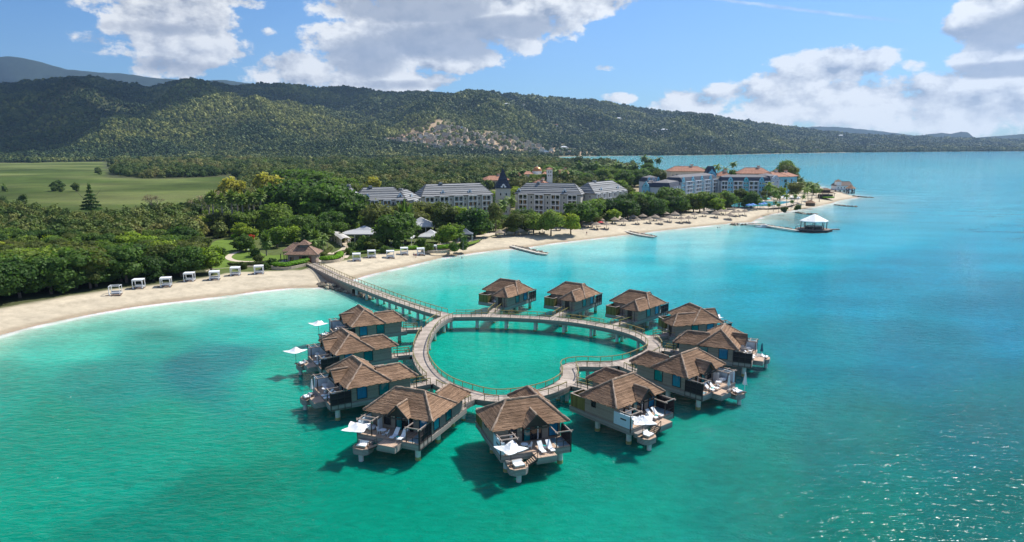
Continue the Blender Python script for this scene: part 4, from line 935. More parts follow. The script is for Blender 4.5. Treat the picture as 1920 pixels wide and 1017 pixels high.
barkm = mat('bark', (.17, .13, .10), rough=.9, var=.3, scale=3, bump=.4); palebark = mat('palm_bark', (.30, .26, .21), rough=.9, var=.25, scale=4)
def cards(lobes, n, s, seed, core=.0, up=.25, squash=1):
    """leaf clumps through the outer part of every lobe"""
    g = np.random.default_rng(seed); V = []; F = []; LV = []; k = 0
    vol = np.array([l[3]*l[4]*l[5] for l in lobes])**.67; vol /= vol.sum()
    for li, l in enumerate(lobes):
        m_ = max(6, int(n*vol[li])); d = g.normal(size=(m_, 3)); d /= np.linalg.norm(d, axis=1)[:, None]; d[:, 2] = np.where(d[:, 2] < -.55, -d[:, 2]*.6, d[:, 2])
        r = (.72+.34*g.random(m_)**.6)*(1+.18*np.sin(d[:, 0]*5+li)*np.cos(d[:, 1]*6)); c = np.array(l[:3])+d*r[:, None]*np.array(l[3:6])
        nr = d+g.normal(size=(m_, 3))*.55; nr[:, 2] += up; nr /= np.linalg.norm(nr, axis=1)[:, None]
        t1 = np.cross(nr, g.normal(size=(m_, 3))); t1 /= np.linalg.norm(t1, axis=1)[:, None]; t2 = np.cross(nr, t1)
        sz = s*(.6+.8*g.random(m_))[:, None]
        q = np.stack([c-t1*sz-t2*sz*.6, c+t1*sz*.9-t2*sz*.7+nr*sz*.2, c+t1*sz+t2*sz*.6, c-t1*sz*.8+t2*sz*.75+nr*sz*.15], 1).reshape(-1, 3)
        V.append(q); F.append(np.arange(m_*4).reshape(-1, 4)+k); k += m_*4; LV.append(np.clip(.5+g.normal(size=m_)*.22+g.normal()*.16, 0, 1))
    return np.concatenate(V), np.concatenate(F), np.concatenate(LV)
def core_blob(lobes, sc=.78, seed=0):
    g = np.random.default_rng(seed); V = []; F = []; k = 0; nu, nv = 8, 5
    for l in lobes:
        for j in range(nv+1):
            for i in range(nu):
                th = math.pi*j/nv; ph = 2*math.pi*i/nu; r = sc*(.85+.3*g.random())
                V.append((l[0]+l[3]*r*math.sin(th)*math.cos(ph), l[1]+l[4]*r*math.sin(th)*math.sin(ph), l[2]+l[5]*r*math.cos(th)))
        for j in range(nv):
            for i in range(nu): F.append((k+j*nu+i, k+(j+1)*nu+i, k+(j+1)*nu+(i+1) % nu, k+j*nu+(i+1) % nu))
        k += (nv+1)*nu
    return np.array(V), np.array(F)
def crown_mesh(name, lobes, n, s, seed, m, core=.8, up=.25):
    V, F, LV = cards(lobes, n, s, seed, up=up)
    if core:
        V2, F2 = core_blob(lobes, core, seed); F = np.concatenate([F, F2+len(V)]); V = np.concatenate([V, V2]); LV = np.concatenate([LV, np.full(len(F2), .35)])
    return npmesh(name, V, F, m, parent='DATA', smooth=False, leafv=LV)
def lobeset(seed, R, H0, H1, n, flat=1.0, low=False):
    r = random.Random(seed); L = [(0, 0, (H0+H1)/2, R*.62, R*.62, (H1-H0)*.48)]
    for i in range(n):
        a = i*2.4+r.random(); q = R*r.uniform(.35, .68); z = r.uniform(H0+(H1-H0)*(.12 if low else .28), H1-(H1-H0)*.18)
        f = 1-.45*abs((z-(H0+H1)/2)/(H1-H0)*2)*.6; rr = R*r.uniform(.28, .44)
        L.append((math.cos(a)*q*f, math.sin(a)*q*f, z, rr, rr, rr*flat*r.uniform(.7, .95)))
    return L
def trunk_mesh(h, r, lim, seed, m=barkm):
    q = random.Random(seed); mb = MB(); top = h*.75
    mb.tube([(0, 0, -.6), (q.uniform(-.15, .15), q.uniform(-.15, .15), h*.35), (q.uniform(-.3, .3), q.uniform(-.3, .3), top)], [r*1.25, r*.8, r*.4], 7)
    for i in range(lim):
        a = i*2.1+q.random(); z0 = h*q.uniform(.25, .5); L = h*q.uniform(.3, .5)
        mb.tube([(0, 0, z0), (math.cos(a)*L*.45, math.sin(a)*L*.45, z0+L*.45), (math.cos(a)*L*.8, math.sin(a)*L*.8, z0+L*.95)], [r*.5, r*.32, r*.12], 5)
    o = mb.build('trunk', m); me = o.data; bpy.data.objects.remove(o); return me
def frond_fan(n, L, droop, seed, z, w=.5, updeg=(60, -50), segs=6):
    g = random.Random(seed); V = []; F = []; LV = []
    for i in range(n):
        a = i*2.399+g.uniform(-.2, .2); e = math.radians(updeg[0]+(updeg[1]-updeg[0])*(i/n)**.9+g.uniform(-8, 8)); Lf = L*g.uniform(.85, 1.1)
        p = Vector((0, 0, z)); d = Vector((math.cos(a)*math.cos(e), math.sin(a)*math.cos(e), math.sin(e))); side = Vector((-math.sin(a), math.cos(a), 0)); lv = g.uniform(.2, .9)
        prev = None
        for k in range(segs+1):
            t = k/segs; ww = w*math.sin(math.pi*min(.97, t*.85+.12))*1.0+.04
            jag = (.75 if k % 2 else 1.15)
            a_, b_, c_ = p+side*ww*jag-Vector((0, 0, ww*.45)), p+Vector((0, 0, .03)), p-side*ww*jag-Vector((0, 0, ww*.45))
            V += [a_, b_, c_]
            if k:
                q = len(V)-6; F += [(q, q+1, q+4, q+3), (q+1, q+2, q+5, q+4)]; LV += [lv, lv*.8]
            d = (d+Vector((0, 0, -droop/segs))).normalized(); p = p+d*Lf/segs
    return np.array([tuple(v) for v in V]), np.array(F), LV
def palm_parts(kind, seed):
    g = random.Random(seed)
    if kind == 'coconut':
        h = 7.5; bx, by = g.uniform(-1.1, 1.1), g.uniform(-1.1, 1.1); mb = MB(); pts = [(bx*t*t, by*t*t, -.4+(h+.4)*t) for t in (0, .25, .5, .75, 1)]; mb.tube(pts, [.24, .17, .14, .12, .11], 6)
        V, F, LV = frond_fan(17, 3.3, 1.5, seed, 0, .55); V = V+np.array([bx, by, h])
    elif kind == 'fan':
        h = 11; mb = MB(); mb.tube([(0, 0, -.4), (0, 0, h*.5), (0, 0, h)], [.32, .24, .2], 7); V, F, LV = frond_fan(46, 2.2, .7, seed, 0, .62, (85, -75), 4); V = V+np.array([0, 0, h])
    else:
        h = 4.2; mb = MB(); mb.tube([(0, 0, -.4), (0, 0, h*.5), (0, 0, h)], [.3, .24, .2], 7); V, F, LV = frond_fan(56, 2.6, .5, seed, 0, .7, (88, -88), 4); V = V*np.array([1, 1, 1.35])+np.array([0, 0, h+1.0])
    o = mb.build('trunk', palebark); me = o.data; bpy.data.objects.remove(o)
    return me, npmesh('crown', V, F, LM['palm'], parent='DATA', smooth=False, leafv=LV), h+2
def bare_parts(seed, crown=True):
    q = random.Random(seed); mb = MB(); tips = []
    def br(p, d, L, r, dep):
        e = p+d*L; mid = p+d*L*.5+Vector((q.uniform(-1, 1), q.uniform(-1, 1), 0))*L*.08
        mb.tube([p, mid, e], [r, r*.8, r*.6], 5 if dep < 2 else 3)
        if dep < 4:
            for i in range(3 if dep < 3 else 3):
                a = q.random()*6.28; nd = (d+Vector((math.cos(a), math.sin(a), q.uniform(.0, .5)))*.75).normalized(); br(e, nd, L*q.uniform(.6, .8), r*.55, dep+1)
        else: tips.append(e)
    br(Vector((0, 0, -.3)), Vector((0, 0, 1)), 2.8, .3, 0)
    o = mb.build('trunk', mat('bare_wood', (.26, .22, .18), rough=.95, var=.2)); me = o.data; bpy.data.objects.remove(o)
    V, F, LV = cards([(t.x, t.y, t.z, .5, .5, .4) for t in tips[::2]], 260, .14, seed)
    return me, npmesh('crown', V, F, LM['dry'], parent='DATA', smooth=False, leafv=LV), 9
TP = {}
def mk(kind, var, H_, tr, cr): TP.setdefault(kind, []).append((tr, cr, H_))
for v in range(4):
    for kind, (m, R, H0, H1, n, nl, s, flat, low) in {'dark': ('dark', 5.8, .6, 10, 16, 2700, .30, .9, True), 'broad': ('mid', 6.2, 1.2, 10, 15, 2600, .30, .8, True), 'olive': ('olive', 6.0, 1.8, 10, 14, 2200, .28, .75, True), 'light': ('light', 5.4, 1.0, 10, 12, 1900, .33, .8, True)}.items():
        if v > 2 and kind in ('light',): continue
        mk(kind, v, 10, trunk_mesh(8, .32, 4, v*7+3), crown_mesh('crown', lobeset(v*31+hash(m) % 7*0+len(m), R, H0, H1, n, flat, low), nl, s, v+10*len(m), LM[m]))
for v in range(2):
    mk('yellow', v, 10, trunk_mesh(8, .3, 4, v), crown_mesh('crown', lobeset(v+80, 4.2, 2.5, 10, 9, .9), 1300, .36, v+5, LM['yellow'], core=.7))
    mk('spread', v, 9, trunk_mesh(7, .4, 6, v+60), crown_mesh('crown', lobeset(v+90, 7.5, 3.2, 9, 16, .45), 2600, .3, v+9, LM['mid' if v else 'olive'], core=.72))
    mk('bush', v, 3, None, crown_mesh('crown', lobeset(v+70, 2.6, -.4, 3, 6, .7, True), 700, .22, v+3, LM['mid' if v else 'olive'], core=.85))
    mk('bare', v, *(lambda a: (a[2], a[0], a[1]))(bare_parts(v+4)))
mk('tallthin', 0, 12, trunk_mesh(10, .25, 4, 77), crown_mesh('crown', lobeset(55, 3.0, 4, 12, 8, 1.0), 1100, .26, 8, LM['olive'], core=.6))
mk('redbush', 0, 6, trunk_mesh(4, .25, 3, 5), crown_mesh('crown', lobeset(21, 3.6, .8, 5.6, 8, .8, True), 1300, .24, 4, LM['mid'], core=.8))
mk('redflower', 0, 6, trunk_mesh(4, .25, 3, 5), crown_mesh('crown', lobeset(23, 3.4, 2.2, 6, 8, .7, True), 1200, .24, 6, LM['red'], core=.7))
lob = [(0, 0, 2+i*1.6, 4.0*(1-i/7.5), 4.0*(1-i/7.5), .7) for i in range(7)]; mk('conifer', 0, 13, trunk_mesh(14, .3, 2, 6), crown_mesh('crown', lob+[(0, 0, 12.3, .6, .6, 1.6)], 1500, .30, 5, LM['dark'], core=.55))
for v in range(3): mk('coconut', v, *(lambda a: (a[2], a[0], a[1]))(palm_parts('coconut', v+1)))
for v in range(2): mk('fan', v, *(lambda a: (a[2], a[0], a[1]))(palm_parts('fan', v+11)))
mk('roundpalm', 0, *(lambda a: (a[2], a[0], a[1]))(palm_parts('round', 5)))
NAMES = {'dark': ('broadleaf_tree', 'tree', 'dark green broadleaf tree'), 'broad': ('broadleaf_tree', 'tree', 'green broadleaf tree'), 'olive': ('broadleaf_tree', 'tree', 'olive green airy tree'), 'light': ('broadleaf_tree', 'tree', 'light green bushy tree'),
         'yellow': ('flowering_tree', 'tree', 'yellowish tree in bloom'), 'spread': ('spreading_tree', 'tree', 'wide spreading tree'), 'bush': ('garden_bush', 'bush', 'rounded garden bush'), 'bare': ('bare_tree', 'tree', 'nearly leafless grey tree'),
         'tallthin': ('slender_tree', 'tree', 'slender tall tree'), 'redbush': ('flowering_bush', 'bush', 'large round dark bush'), 'redflower': ('flowering_bush', 'bush', 'bush covered in red flowers'), 'conifer': ('conifer_tree', 'tree', 'tall layered conifer'), 'coconut': ('coconut_palm', 'palm', 'feathery coconut palm'),
         'fan': ('fan_palm', 'palm', 'tall fan palm'), 'roundpalm': ('fan_palm', 'palm', 'dense egg shaped fan palm')}
def tree(kind, pos, hgt, label=None, group=None, var=None, wide=1.0):
    vs = TP[kind]; tr, cr, H_ = vs[random.randrange(len(vs)) if var is None else var % len(vs)]; nm, cat, desc = NAMES[kind]; s = hgt/H_
    t = thing(nm, label or desc, cat, pos, random.random()*6.28, group, (s*wide, s*wide, s))
    if tr: link('trunk', tr, t)
    link('crown', cr, t); t['_d'] = desc
    return t
LANDMARKS = [((420, 470), 'beside the lawn left of the gatehouse'), ((560, 455), 'behind the thatched gatehouse'), ((620, 480), 'by the covered walkway'), ((480, 400), 'near the dark roofed building behind the lawn'), ((600, 390), 'left of the long grey hotel'),
             ((730, 420), 'around the white canopy pavilions'), ((860, 420), 'before the middle of the grey hotel'), ((1000, 415), 'before the right half of the grey hotel'), ((1130, 400), 'before the end wing of the grey hotel'), ((1230, 395), 'before the pale blue hotel'),
             ((1330, 390), 'before the gap between the blue hotels'), ((1420, 380), 'by the white pool arch'), ((1500, 355), 'near the sandy point'), ((1100, 330), 'between the grey hotel and the bay'), ((1000, 330), 'round the orange dome'), ((1290, 325), 'round the red roofed hotels'), ((300, 360), 'on the edge of the marsh meadow')]
_LB = []
def later(o, px, py): _LB.append((o, px, py))
def settle_labels():
    from collections import defaultdict
    g = defaultdict(list)
    for o, px, py in _LB:
        lm = min(LANDMARKS, key=lambda q: (q[0][0]-px)**2+((q[0][1]-py)*2)**2)[1]; g[(o['_d'], lm)].append((px, o))
    for (d, lm), l in g.items():
        l.sort(key=lambda q: q[0])
        for i, (px, o) in enumerate(l):
            if len(l) == 1: o['label'] = d+' '+lm
            elif len(l) <= 12: o['label'] = ('leftmost ' if i == 0 else ('rightmost ' if i == len(l)-1 else ORD[i]+' from the left, '))+d+' '+lm
            else: o['label'] = d+' '+lm; 
            o['group'] = d+'s '+lm
def place_trees(kind, lst, wide=1.0):
    for (px, py, hp) in lst:
        p = P(px, py, 2.0); zc = p.y*cp-(2-CAM_H)*sp; h = hp*(.86 if kind in ('dark', 'broad', 'olive', 'light') and px > 660 else 1)*zc/FPX
        later(tree(kind, p, h, wide=wide*random.uniform(.9, 1.12)), px, py)
place_trees('olive', [(706, 445, 78), (838, 442, 72), (815, 432, 60), (1198, 408, 45), (1130, 410, 45), (1255, 400, 40), (1300, 398, 42), (1340, 396, 40), (1386, 388, 40), (470, 425, 50), (412, 440, 44), (785, 438, 50), (1490, 372, 36), (560, 395, 60)], 1.0)
place_trees('dark', [(560, 430, 85), (600, 432, 88), (640, 430, 80), (655, 432, 75), (580, 415, 80), (620, 405, 70), (345, 470, 46), (620, 448, 52), (540, 420, 85), (890, 446, 66), (1150, 412, 46), (1224, 345, 36)], 1.1)
place_trees('broad', [(1033, 440, 56), (1228, 408, 42), (1470, 344, 50)], .95)
place_trees('light', [(870, 440, 62), (1070, 438, 44), (672, 420, 60)], .95)
place_trees('olive', [(966, 441, 50), (1480, 350, 48), (1240, 350, 36)], .95)
place_trees('broad', [(740, 462, 72), (760, 455, 50), (1000, 440, 48), (985, 434, 52), (1090, 425, 55), (1105, 418, 48), (1177, 412, 45), (1216, 404, 45), (1270, 402, 42), (1284, 398, 42), (1320, 398, 44), (1360, 392, 40), (1408, 390, 36), (540, 455, 46), (575, 452, 50), (700, 440, 50), (1250, 395, 50), (1170, 400, 44), (1200, 395, 40), (525, 440, 60), (460, 440, 45), (430, 435, 40), (505, 438, 40), (600, 460, 45), (1440, 372, 30)], 1.15)
place_trees('light', [(838, 462, 48), (855, 455, 40), (1115, 412, 45), (1312, 398, 36), (520, 465, 40), (385, 440, 34), (500, 440, 34), (1240, 403, 34), (450, 447, 30), (395, 425, 34), (1462, 375, 28), (1345, 400, 34), (470, 455, 30), (550, 460, 36)], 1.1)
place_trees('yellow', [(438, 395, 62), (500, 385, 60), (425, 390, 50), (700, 372, 40), (520, 380, 50)], 1.1)
place_trees('tallthin', [(930, 443, 62), (925, 430, 50), (1180, 400, 40)], 1)
place_trees('spread', [(640, 380, 46), (590, 372, 50), (560, 368, 50), (660, 395, 50), (770, 425, 45)], 1.1)
place_trees('bare', [(292, 412, 60), (385, 418, 64), (1075, 412, 40), (405, 400, 50), (885, 430, 36), (755, 425, 50)])
place_trees('bush', [(683, 468, 26), (700, 470, 22), (720, 462, 16), (655, 478, 14), (745, 466, 18), (790, 462, 16), (485, 492, 14), (478, 480, 16), (600, 475, 14), (455, 505, 14), (510, 498, 14), (850, 470, 16), (870, 466, 15), (660, 470, 16), (1470, 398, 10), (1496, 393, 9), (1385, 375, 12), (415, 480, 16), (498, 505, 12), (640, 455, 18), (722, 475, 14), (805, 470, 14), (940, 428, 16), (1060, 420, 16), (900, 440, 16)])
place_trees('redbush', [(462, 472, 36), (450, 470, 28)]); place_trees('redflower', [(470, 460, 20)])
place_trees('conifer', [(172, 400, 52)])
place_trees('fan', [(403, 440, 84), (420, 440, 78), (438, 438, 82), (458, 438, 76), (470, 436, 78), (492, 436, 84), (395, 432, 70), (448, 430, 70), (478, 428, 66)])
place_trees('roundpalm', [(760, 456, 58), (500, 480, 36), (575, 470, 36), (592, 474, 34)])
place_trees('coconut', [(868, 468, 32), (945, 413, 46), (955, 408, 44), (940, 418, 40), (590, 482, 38), (607, 478, 34), (615, 470, 34), (598, 465, 36), (1436, 378, 40), (1450, 385, 34), (1462, 388, 26), (1475, 386, 26), (1488, 384, 24), (1515, 380, 34), (1522, 376, 36), (1530, 372, 34), (1450, 396, 22), (1460, 398, 20), (1440, 398, 20), (1502, 386, 24), (1483, 392, 20), (1536, 378, 30), (1376, 330, 30), (1300, 345, 32), (1325, 342, 32), (1345, 338, 34), (1354, 342, 32), (1275, 340, 30), (1495, 360, 30), (1508, 368, 30), (1450, 360, 30), (1470, 366, 30), (1480, 370, 28), (1420, 392, 20), (1432, 386, 22)])
pal = [(960+i*9.3+((i*37) % 11)-5, 352-i*.9+((i*53) % 13)-4, 30+((i*29) % 9)) for i in range(30)]
place_trees('coconut', pal)
place_trees('broad', [(1010+i*14+((i*31) % 9), 352-((i*17) % 20), 30) for i in range(14)]+[(1170, 352, 40), (1190, 350, 36), (1215, 332, 30), (1268, 335, 26), (1130, 345, 34), (1205, 350, 40), (1380, 345, 30), (1510, 362, 26), (1525, 366, 22)], 1.15)
MID = []
rg = random.Random(8)
for x0, x1, f0, n in [(660, 900, lambda x: 448-(x-660)*.03, 7), (900, 1190, lambda x: 440-(x-900)*.085, 28), (1190, 1440, lambda x: 411-(x-1190)*.10, 40)]:
    for i in range(n):
        x = x0+(x1-x0)*(i+rg.random())/n; MID.append((x, f0(x)-rg.uniform(0, 14), rg.uniform(18, 33) if x < 1190 else rg.uniform(15, 24), rg.choice(['broad', 'light', 'olive', 'olive', 'broad', 'light', 'tallthin'])))
for i in range(16): MID.append((918+i*3.4+rg.uniform(-2, 2), rg.uniform(374, 396), rg.uniform(22, 30), rg.choice(['broad', 'light', 'dark'])))
for i in range(22): MID.append((1172+i*2.6+rg.uniform(-2, 2), rg.uniform(372, 402), rg.uniform(20, 30), rg.choice(['broad', 'light', 'olive'])))
for i in range(12): MID.append((1085+i*8+rg.uniform(-2, 2), rg.uniform(352, 366), rg.uniform(20, 28), rg.choice(['broad', 'light', 'olive'])))
for q in MID: place_trees(q[3], [q[:3]], 1.15)
settle_labels()
# dense wood behind the left beach and everything beyond it
def scatter(y0, y1, sp0, spk, test):
    g = np.random.default_rng(11); P_ = []; y = y0
    while y < y1:
        sp_ = sp0+spk*y; x = np.arange(-1.0*y, 1.0*y, sp_); x = x+g.uniform(-.42, .42, len(x))*sp_; yy = y+g.uniform(-.42, .42, len(x))*sp_
        P_.append(np.stack([x, yy, np.full(len(x), sp_)], 1)); y += sp_
    A = np.concatenate(P_); return A[test(A[:, 0], A[:, 1])]
def wood_ok(X, Y):
    d = sdist(CO, X, Y); px, py = 960+FPX*X/(Y*cp+CAM_H*sp), 0
    ok = (d > np.where(X/Y < uof(1000), 24, 8)) & ~inside(RESORT, X, Y) & ~inside(FIELD, X, Y)
    dv = sdist(VILL, X, Y); ok &= (dv < -2) | (np.random.default_rng(4).random(len(X)) < .22)
    n = fbm(X/45, Y/45, 3); ok &= ~((Y > 420) & (Y < 1500) & (n < .34)); fdd = sdist(FIELD, X, Y); ok &= ~((Y > 420) & (fdd > -Y/55+(fbm(X/40+3, Y/60, 4)-.42)*Y/9)) | (fdd < -Y/12)          # small clearings
    ok |= (fdd > 12) & (Y < 1500) & (fbm(X/38+9, Y/38+2, 4) > .80) & (np.random.default_rng(2).random(len(X)) < .6)
    lawn = sdist(LAWNW, X, Y); return ok & (lawn < -3) & ~((X/Y > uof(1190)) & (Y < 1500)) & ~((X/Y > uof(1040)) & (Y < 1500) & (d < 14))
LAWNW = [tuple(P(a, b, 2).to_2d()) for a, b in [(398, 505), (396, 452), (440, 445), (470, 470), (560, 470), (570, 505), (480, 515)]]
near = scatter(150, 620, 5.0, .0035, wood_ok)
px_ = 960+FPX*near[:, 0]/(near[:, 1]*cp+CAM_H*sp)
vis = (px_ > -25) & (px_ < 1945); order = np.argsort(near[:, 1]+(~vis)*1e5); indiv = near[order[:190]]; rest_near = near[order[190:]]
gt = random.Random(3)
for x, y, s_ in indiv:
    z = Hs(x, y); nn = fbm(np.array([x/30]), np.array([y/30]), 3)[0]; dsh = sdist(CO, np.array([x]), np.array([y]))[0]
    front = dsh < 48
    kind = 'dark' if (front and gt.random() < .6) else gt.choices(['dark', 'broad', 'olive', 'light', 'spread', 'dry' if False else 'olive'], [.12, .30, .2+.5*(nn > .5), .30, .04, .04])[0]
    h = gt.uniform(8, 12) if front else gt.uniform(3.8, 8.2)*(1 if y < 330 else .8)
    lb = {'dark': 'dark green tree', 'broad': 'green tree', 'olive': 'olive green tree', 'light': 'light green tree', 'spread': 'wide flat-topped tree'}[kind]
    pxx = 960+FPX*x/(y*cp+CAM_H*sp); part_ = 'far left part' if pxx < 110 else ('middle part' if pxx < 240 else 'lawn end')
    w = 'at the beach front of the left wood, '+part_ if front else ('low in the left wood, ' if y < 300 else 'at the meadow side of the left wood, ')+part_
    tree(kind, (x, y, z), h, lb+' '+w, lb+'s '+w, wide=gt.uniform(1.0, 1.25))
# ---- far woods: one mass each
PC = bpy.data.collections.new('tree_kinds_near'); PC2 = bpy.data.collections.new('tree_kinds_far')
def proto_obj(me, c): o = bpy.data.objects.new('kind', me); c.objects.link(o); return o
for v in range(6):
    m = LM['plain']; me = crown_mesh('crown', lobeset(v+200, 4.9, .2, 9, 8, .85, True), 950, .42, v+40, m, core=.82); proto_obj(me, PC)
V, F, LV = frond_fan(26, 3.4, 1.3, 3, 6.5, .7, (80, -60), 3); proto_obj(npmesh('crown', V, F, LM['palm'], parent='DATA', smooth=False, leafv=LV), PC)
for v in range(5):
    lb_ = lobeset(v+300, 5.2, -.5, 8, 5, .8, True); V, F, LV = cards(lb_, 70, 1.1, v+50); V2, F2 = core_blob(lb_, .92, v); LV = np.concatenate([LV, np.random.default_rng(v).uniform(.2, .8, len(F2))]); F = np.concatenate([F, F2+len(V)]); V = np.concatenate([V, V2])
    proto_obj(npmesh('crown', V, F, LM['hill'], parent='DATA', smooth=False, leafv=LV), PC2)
def forest(name, A, coll, nk, base, weights=None, label=None):
    g = np.random.default_rng(9); n = len(A); Z = H(A[:, 0], A[:, 1]); me = bpy.data.meshes.new(name); me.vertices.add(n)
    me.vertices.foreach_set('co', np.stack([A[:, 0], A[:, 1], Z-.2], 1).astype(np.float32).ravel())
    sc = (A[:, 2]/base)*g.uniform(.65, 1.4, n)*(.35+1.25*fbm(A[:, 0]/60, A[:, 1]/60, 3)); idx = g.choice(nk, n, p=weights).astype(np.int32)
    a = me.attributes.new('scl', 'FLOAT', 'POINT'); a.data.foreach_set('value', sc.astype(np.float32)); a = me.attributes.new('rot', 'FLOAT', 'POINT'); a.data.foreach_set('value', g.uniform(0, 6.28, n).astype(np.float32))
    a = me.attributes.new('idx', 'INT', 'POINT'); a.data.foreach_set('value', idx)
    o = link(name, me); tag(o, label, None, kind='stuff'); ng = bpy.data.node_groups.new(name, 'GeometryNodeTree'); ng.interface.new_socket('Geometry', in_out='INPUT', socket_type='NodeSocketGeometry'); ng.interface.new_socket('Geometry', in_out='OUTPUT', socket_type='NodeSocketGeometry')
    N = ng.nodes.new; L = ng.links.new; i_ = N('NodeGroupInput'); o_ = N('NodeGroupOutput'); ci = N('GeometryNodeCollectionInfo'); ci.inputs['Collection'].default_value = coll; ci.inputs['Separate Children'].default_value = True; ci.inputs['Reset Children'].default_value = True
    ip = N('GeometryNodeInstanceOnPoints'); ip.inputs['Pick Instance'].default_value = True
    def attr(nm, ty): q = N('GeometryNodeInputNamedAttribute'); q.data_type = ty; q.inputs[0].default_value = nm; return q.outputs['Attribute']
    cx = N('ShaderNodeCombineXYZ'); L(attr('rot', 'FLOAT'), cx.inputs[2]); L(cx.outputs[0], ip.inputs['Rotation']); L(attr('scl', 'FLOAT'), ip.inputs['Scale']); L(attr('idx', 'INT'), ip.inputs['Instance Index'])
    L(i_.outputs[0], ip.inputs['Points']); L(ci.outputs[0], ip.inputs['Instance']); L(ip.outputs[0], o_.inputs[0])
    md = o.modifiers.new('trees', 'NODES'); md.node_group = ng; return o
midw = scatter(620, 1500, 5.5, .0035, wood_ok); allnear = np.concatenate([rest_near, midw]); print('near wood', len(allnear))
forest('woods', allnear, PC, 7, 8.4, [.166, .166, .166, .166, .166, .16, .01], 'mixed green woodland on the coastal plain')
def hill_ok(X, Y):
    ok = wood_ok(X, Y); U = X/Y; lim = np.interp(U, D_u, D_y)+350; return ok & (Y < lim) & (np.abs(U) < .83)
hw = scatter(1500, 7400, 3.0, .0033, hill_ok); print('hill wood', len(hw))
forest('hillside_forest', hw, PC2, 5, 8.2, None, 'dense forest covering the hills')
# ------------------------------------------------------------------ resort buildings
G0 = 2.0
def unit(name, m, *boxes):
    mb = MB()
    for b in boxes: mb.box(*b)
    o = mb.build(name, m); me = o.data; bpy.data.objects.remove(o); return me
slatem = uvmat('grey_roof_tile', (.24, .245, .245), (.35, .355, .355), 1.55, axis='V', joint=.95, jw=.3, var=.08, bump=.3, fine=(2, 6)); darkslate = uvmat('dark_slate', (.035, .045, .065), (.06, .072, .10), .4, axis='V', var=.15, bump=.3)
redtile = uvmat('red_roof_tile', (.32, .145, .09), (.46, .24, .16), .4, axis='U', var=.2, bump=.5); flatroof = mat('flat_roof', (.17, .165, .17), rough=.9, var=.12, scale=.2)
gwall = mat('grey_plaster', (.50, .485, .44), rough=.85, var=.1, scale=.3); wtrim = mat('white_trim', (.78, .78, .76), rough=.6, var=.06); cream = mat('cream_plaster', (.62, .55, .45), rough=.85, var=.12, scale=.3)
bwtrim = mat('blue_white_trim', (.60, .69, .76), rough=.6, var=.06); bluew = mat('pale_blue_plaster', (.18, .48, .62), rough=.8, var=.08, scale=.3); tealw = mat('teal_plaster', (.10, .42, .50), rough=.8, var=.08, scale=.3); lilac = mat('lilac_white_plaster', (.46, .52, .58), rough=.85, var=.08, scale=.3)
DOOR = unit('glass_door', glassd, (-1.0, 1.0, -.03, .03, 0, 2.3)); DOORB = unit('glass_door', glassm, (-1.0, 1.0, -.03, .03, 0, 2.3))
CURT = unit('curtain', mat('warm_curtain', (.45, .28, .14), rough=.9), (-.32, .32, -.06, -.035, 0, 2.25))
WIN = unit('window', wtrim, (-.55, -.42, -.05, .05, 0, 1.5), (.42, .55, -.05, .05, 0, 1.5), (-.42, .42, -.05, .05, 1.4, 1.5), (-.5, .5, -.09, .05, -.08, 0)); PANE = unit('pane', glassd, (-.42, .42, -.02, .02, 0, 1.4))
def hip(root, x0, x1, y0, y1, ez, rz, hp, m, n=None, name='roof', th=.2, seg=6, hips=(1, 1), oh=.5):
    mb = MB(); x0 -= oh; x1 += oh; y0 -= oh; y1 += oh; ym = (y0+y1)/2; R0 = (x0+hp*hips[0], ym, rz); R1 = (x1-hp*hips[1], ym, rz)
    for q in (((x0, y0, ez), (x1, y0, ez), R1, R0), ((x1, y1, ez), (x0, y1, ez), R0, R1)): thatch(mb, *q, n=n, seg=seg, jit=0, th=th)
    if hips[0]: thatch(mb, (x0, y1, ez), (x0, y0, ez), R0, R0, n=n, seg=seg, jit=0, th=th)
    if hips[1]: thatch(mb, (x1, y0, ez), (x1, y1, ez), R1, R1, n=n, seg=seg, jit=0, th=th)
    mb.box(x0+.2, x1-.2, y0+.2, y1-.2, ez-.25, ez-.02)
    for c, R in (((x0, y0, ez), R0), ((x0, y1, ez), R0), ((x1, y0, ez), R1), ((x1, y1, ez), R1), (R0, R1)): mb.bar(Vector(c)+Vector((0, 0, .12)), Vector(R)+Vector((0, 0, .12)), .3, .22)
    return mb.build(name, m, root)
def frame_of(A, B):
    d = (B-A); d.z = 0; return Vector((A.x, A.y, G0)), math.atan2(d.y, d.x), d.length
def bay(root, x, y, w, floors, fh, m=wtrim, proj=1.4, base=.3, door=DOOR, z0=0):
    mb = MB(); H_ = floors*fh
    for i in range(floors+1): mb.box(x-w/2, x+w/2, y-proj, y+.05, z0+i*fh-.14+base, z0+i*fh+.14+base)
    for q in (-w/2, 0, w/2): mb.box(x+q-.16, x+q+.16, y-proj-.02, y-proj+.3, z0, z0+H_+base)
    for q in (-w/2-.05, w/2-.13): mb.box(x+q, x+q+.18, y-proj+.3, y, z0, z0+H_+base-.1)
    for i in range(floors):
        mb.box(x-w/2+.1, x+w/2-.1, y-proj, y-proj+.06, z0+i*fh+base+.95, z0+i*fh+base+1.05); mb.box(x-w/2+.1, x+w/2-.1, y-proj+.02, y-proj+.05, z0+i*fh+base+.2, z0+i*fh+base+.5)
    b = mb.build('balcony', m, root)
    for i in range(floors):
        for q in (-w/4, w/4):
            d = link('glass_door', door, root, (x+q, y-.04, z0+i*fh+base+.16))
            if random.random() < .4: link('curtain', CURT, d, (random.uniform(-.5, .5), 0, 0))
    return b
def win(root, x, y, z, rz=0):
    w = link('window', WIN, root, (x, y, z), rz); link('pane', PANE, w); return w
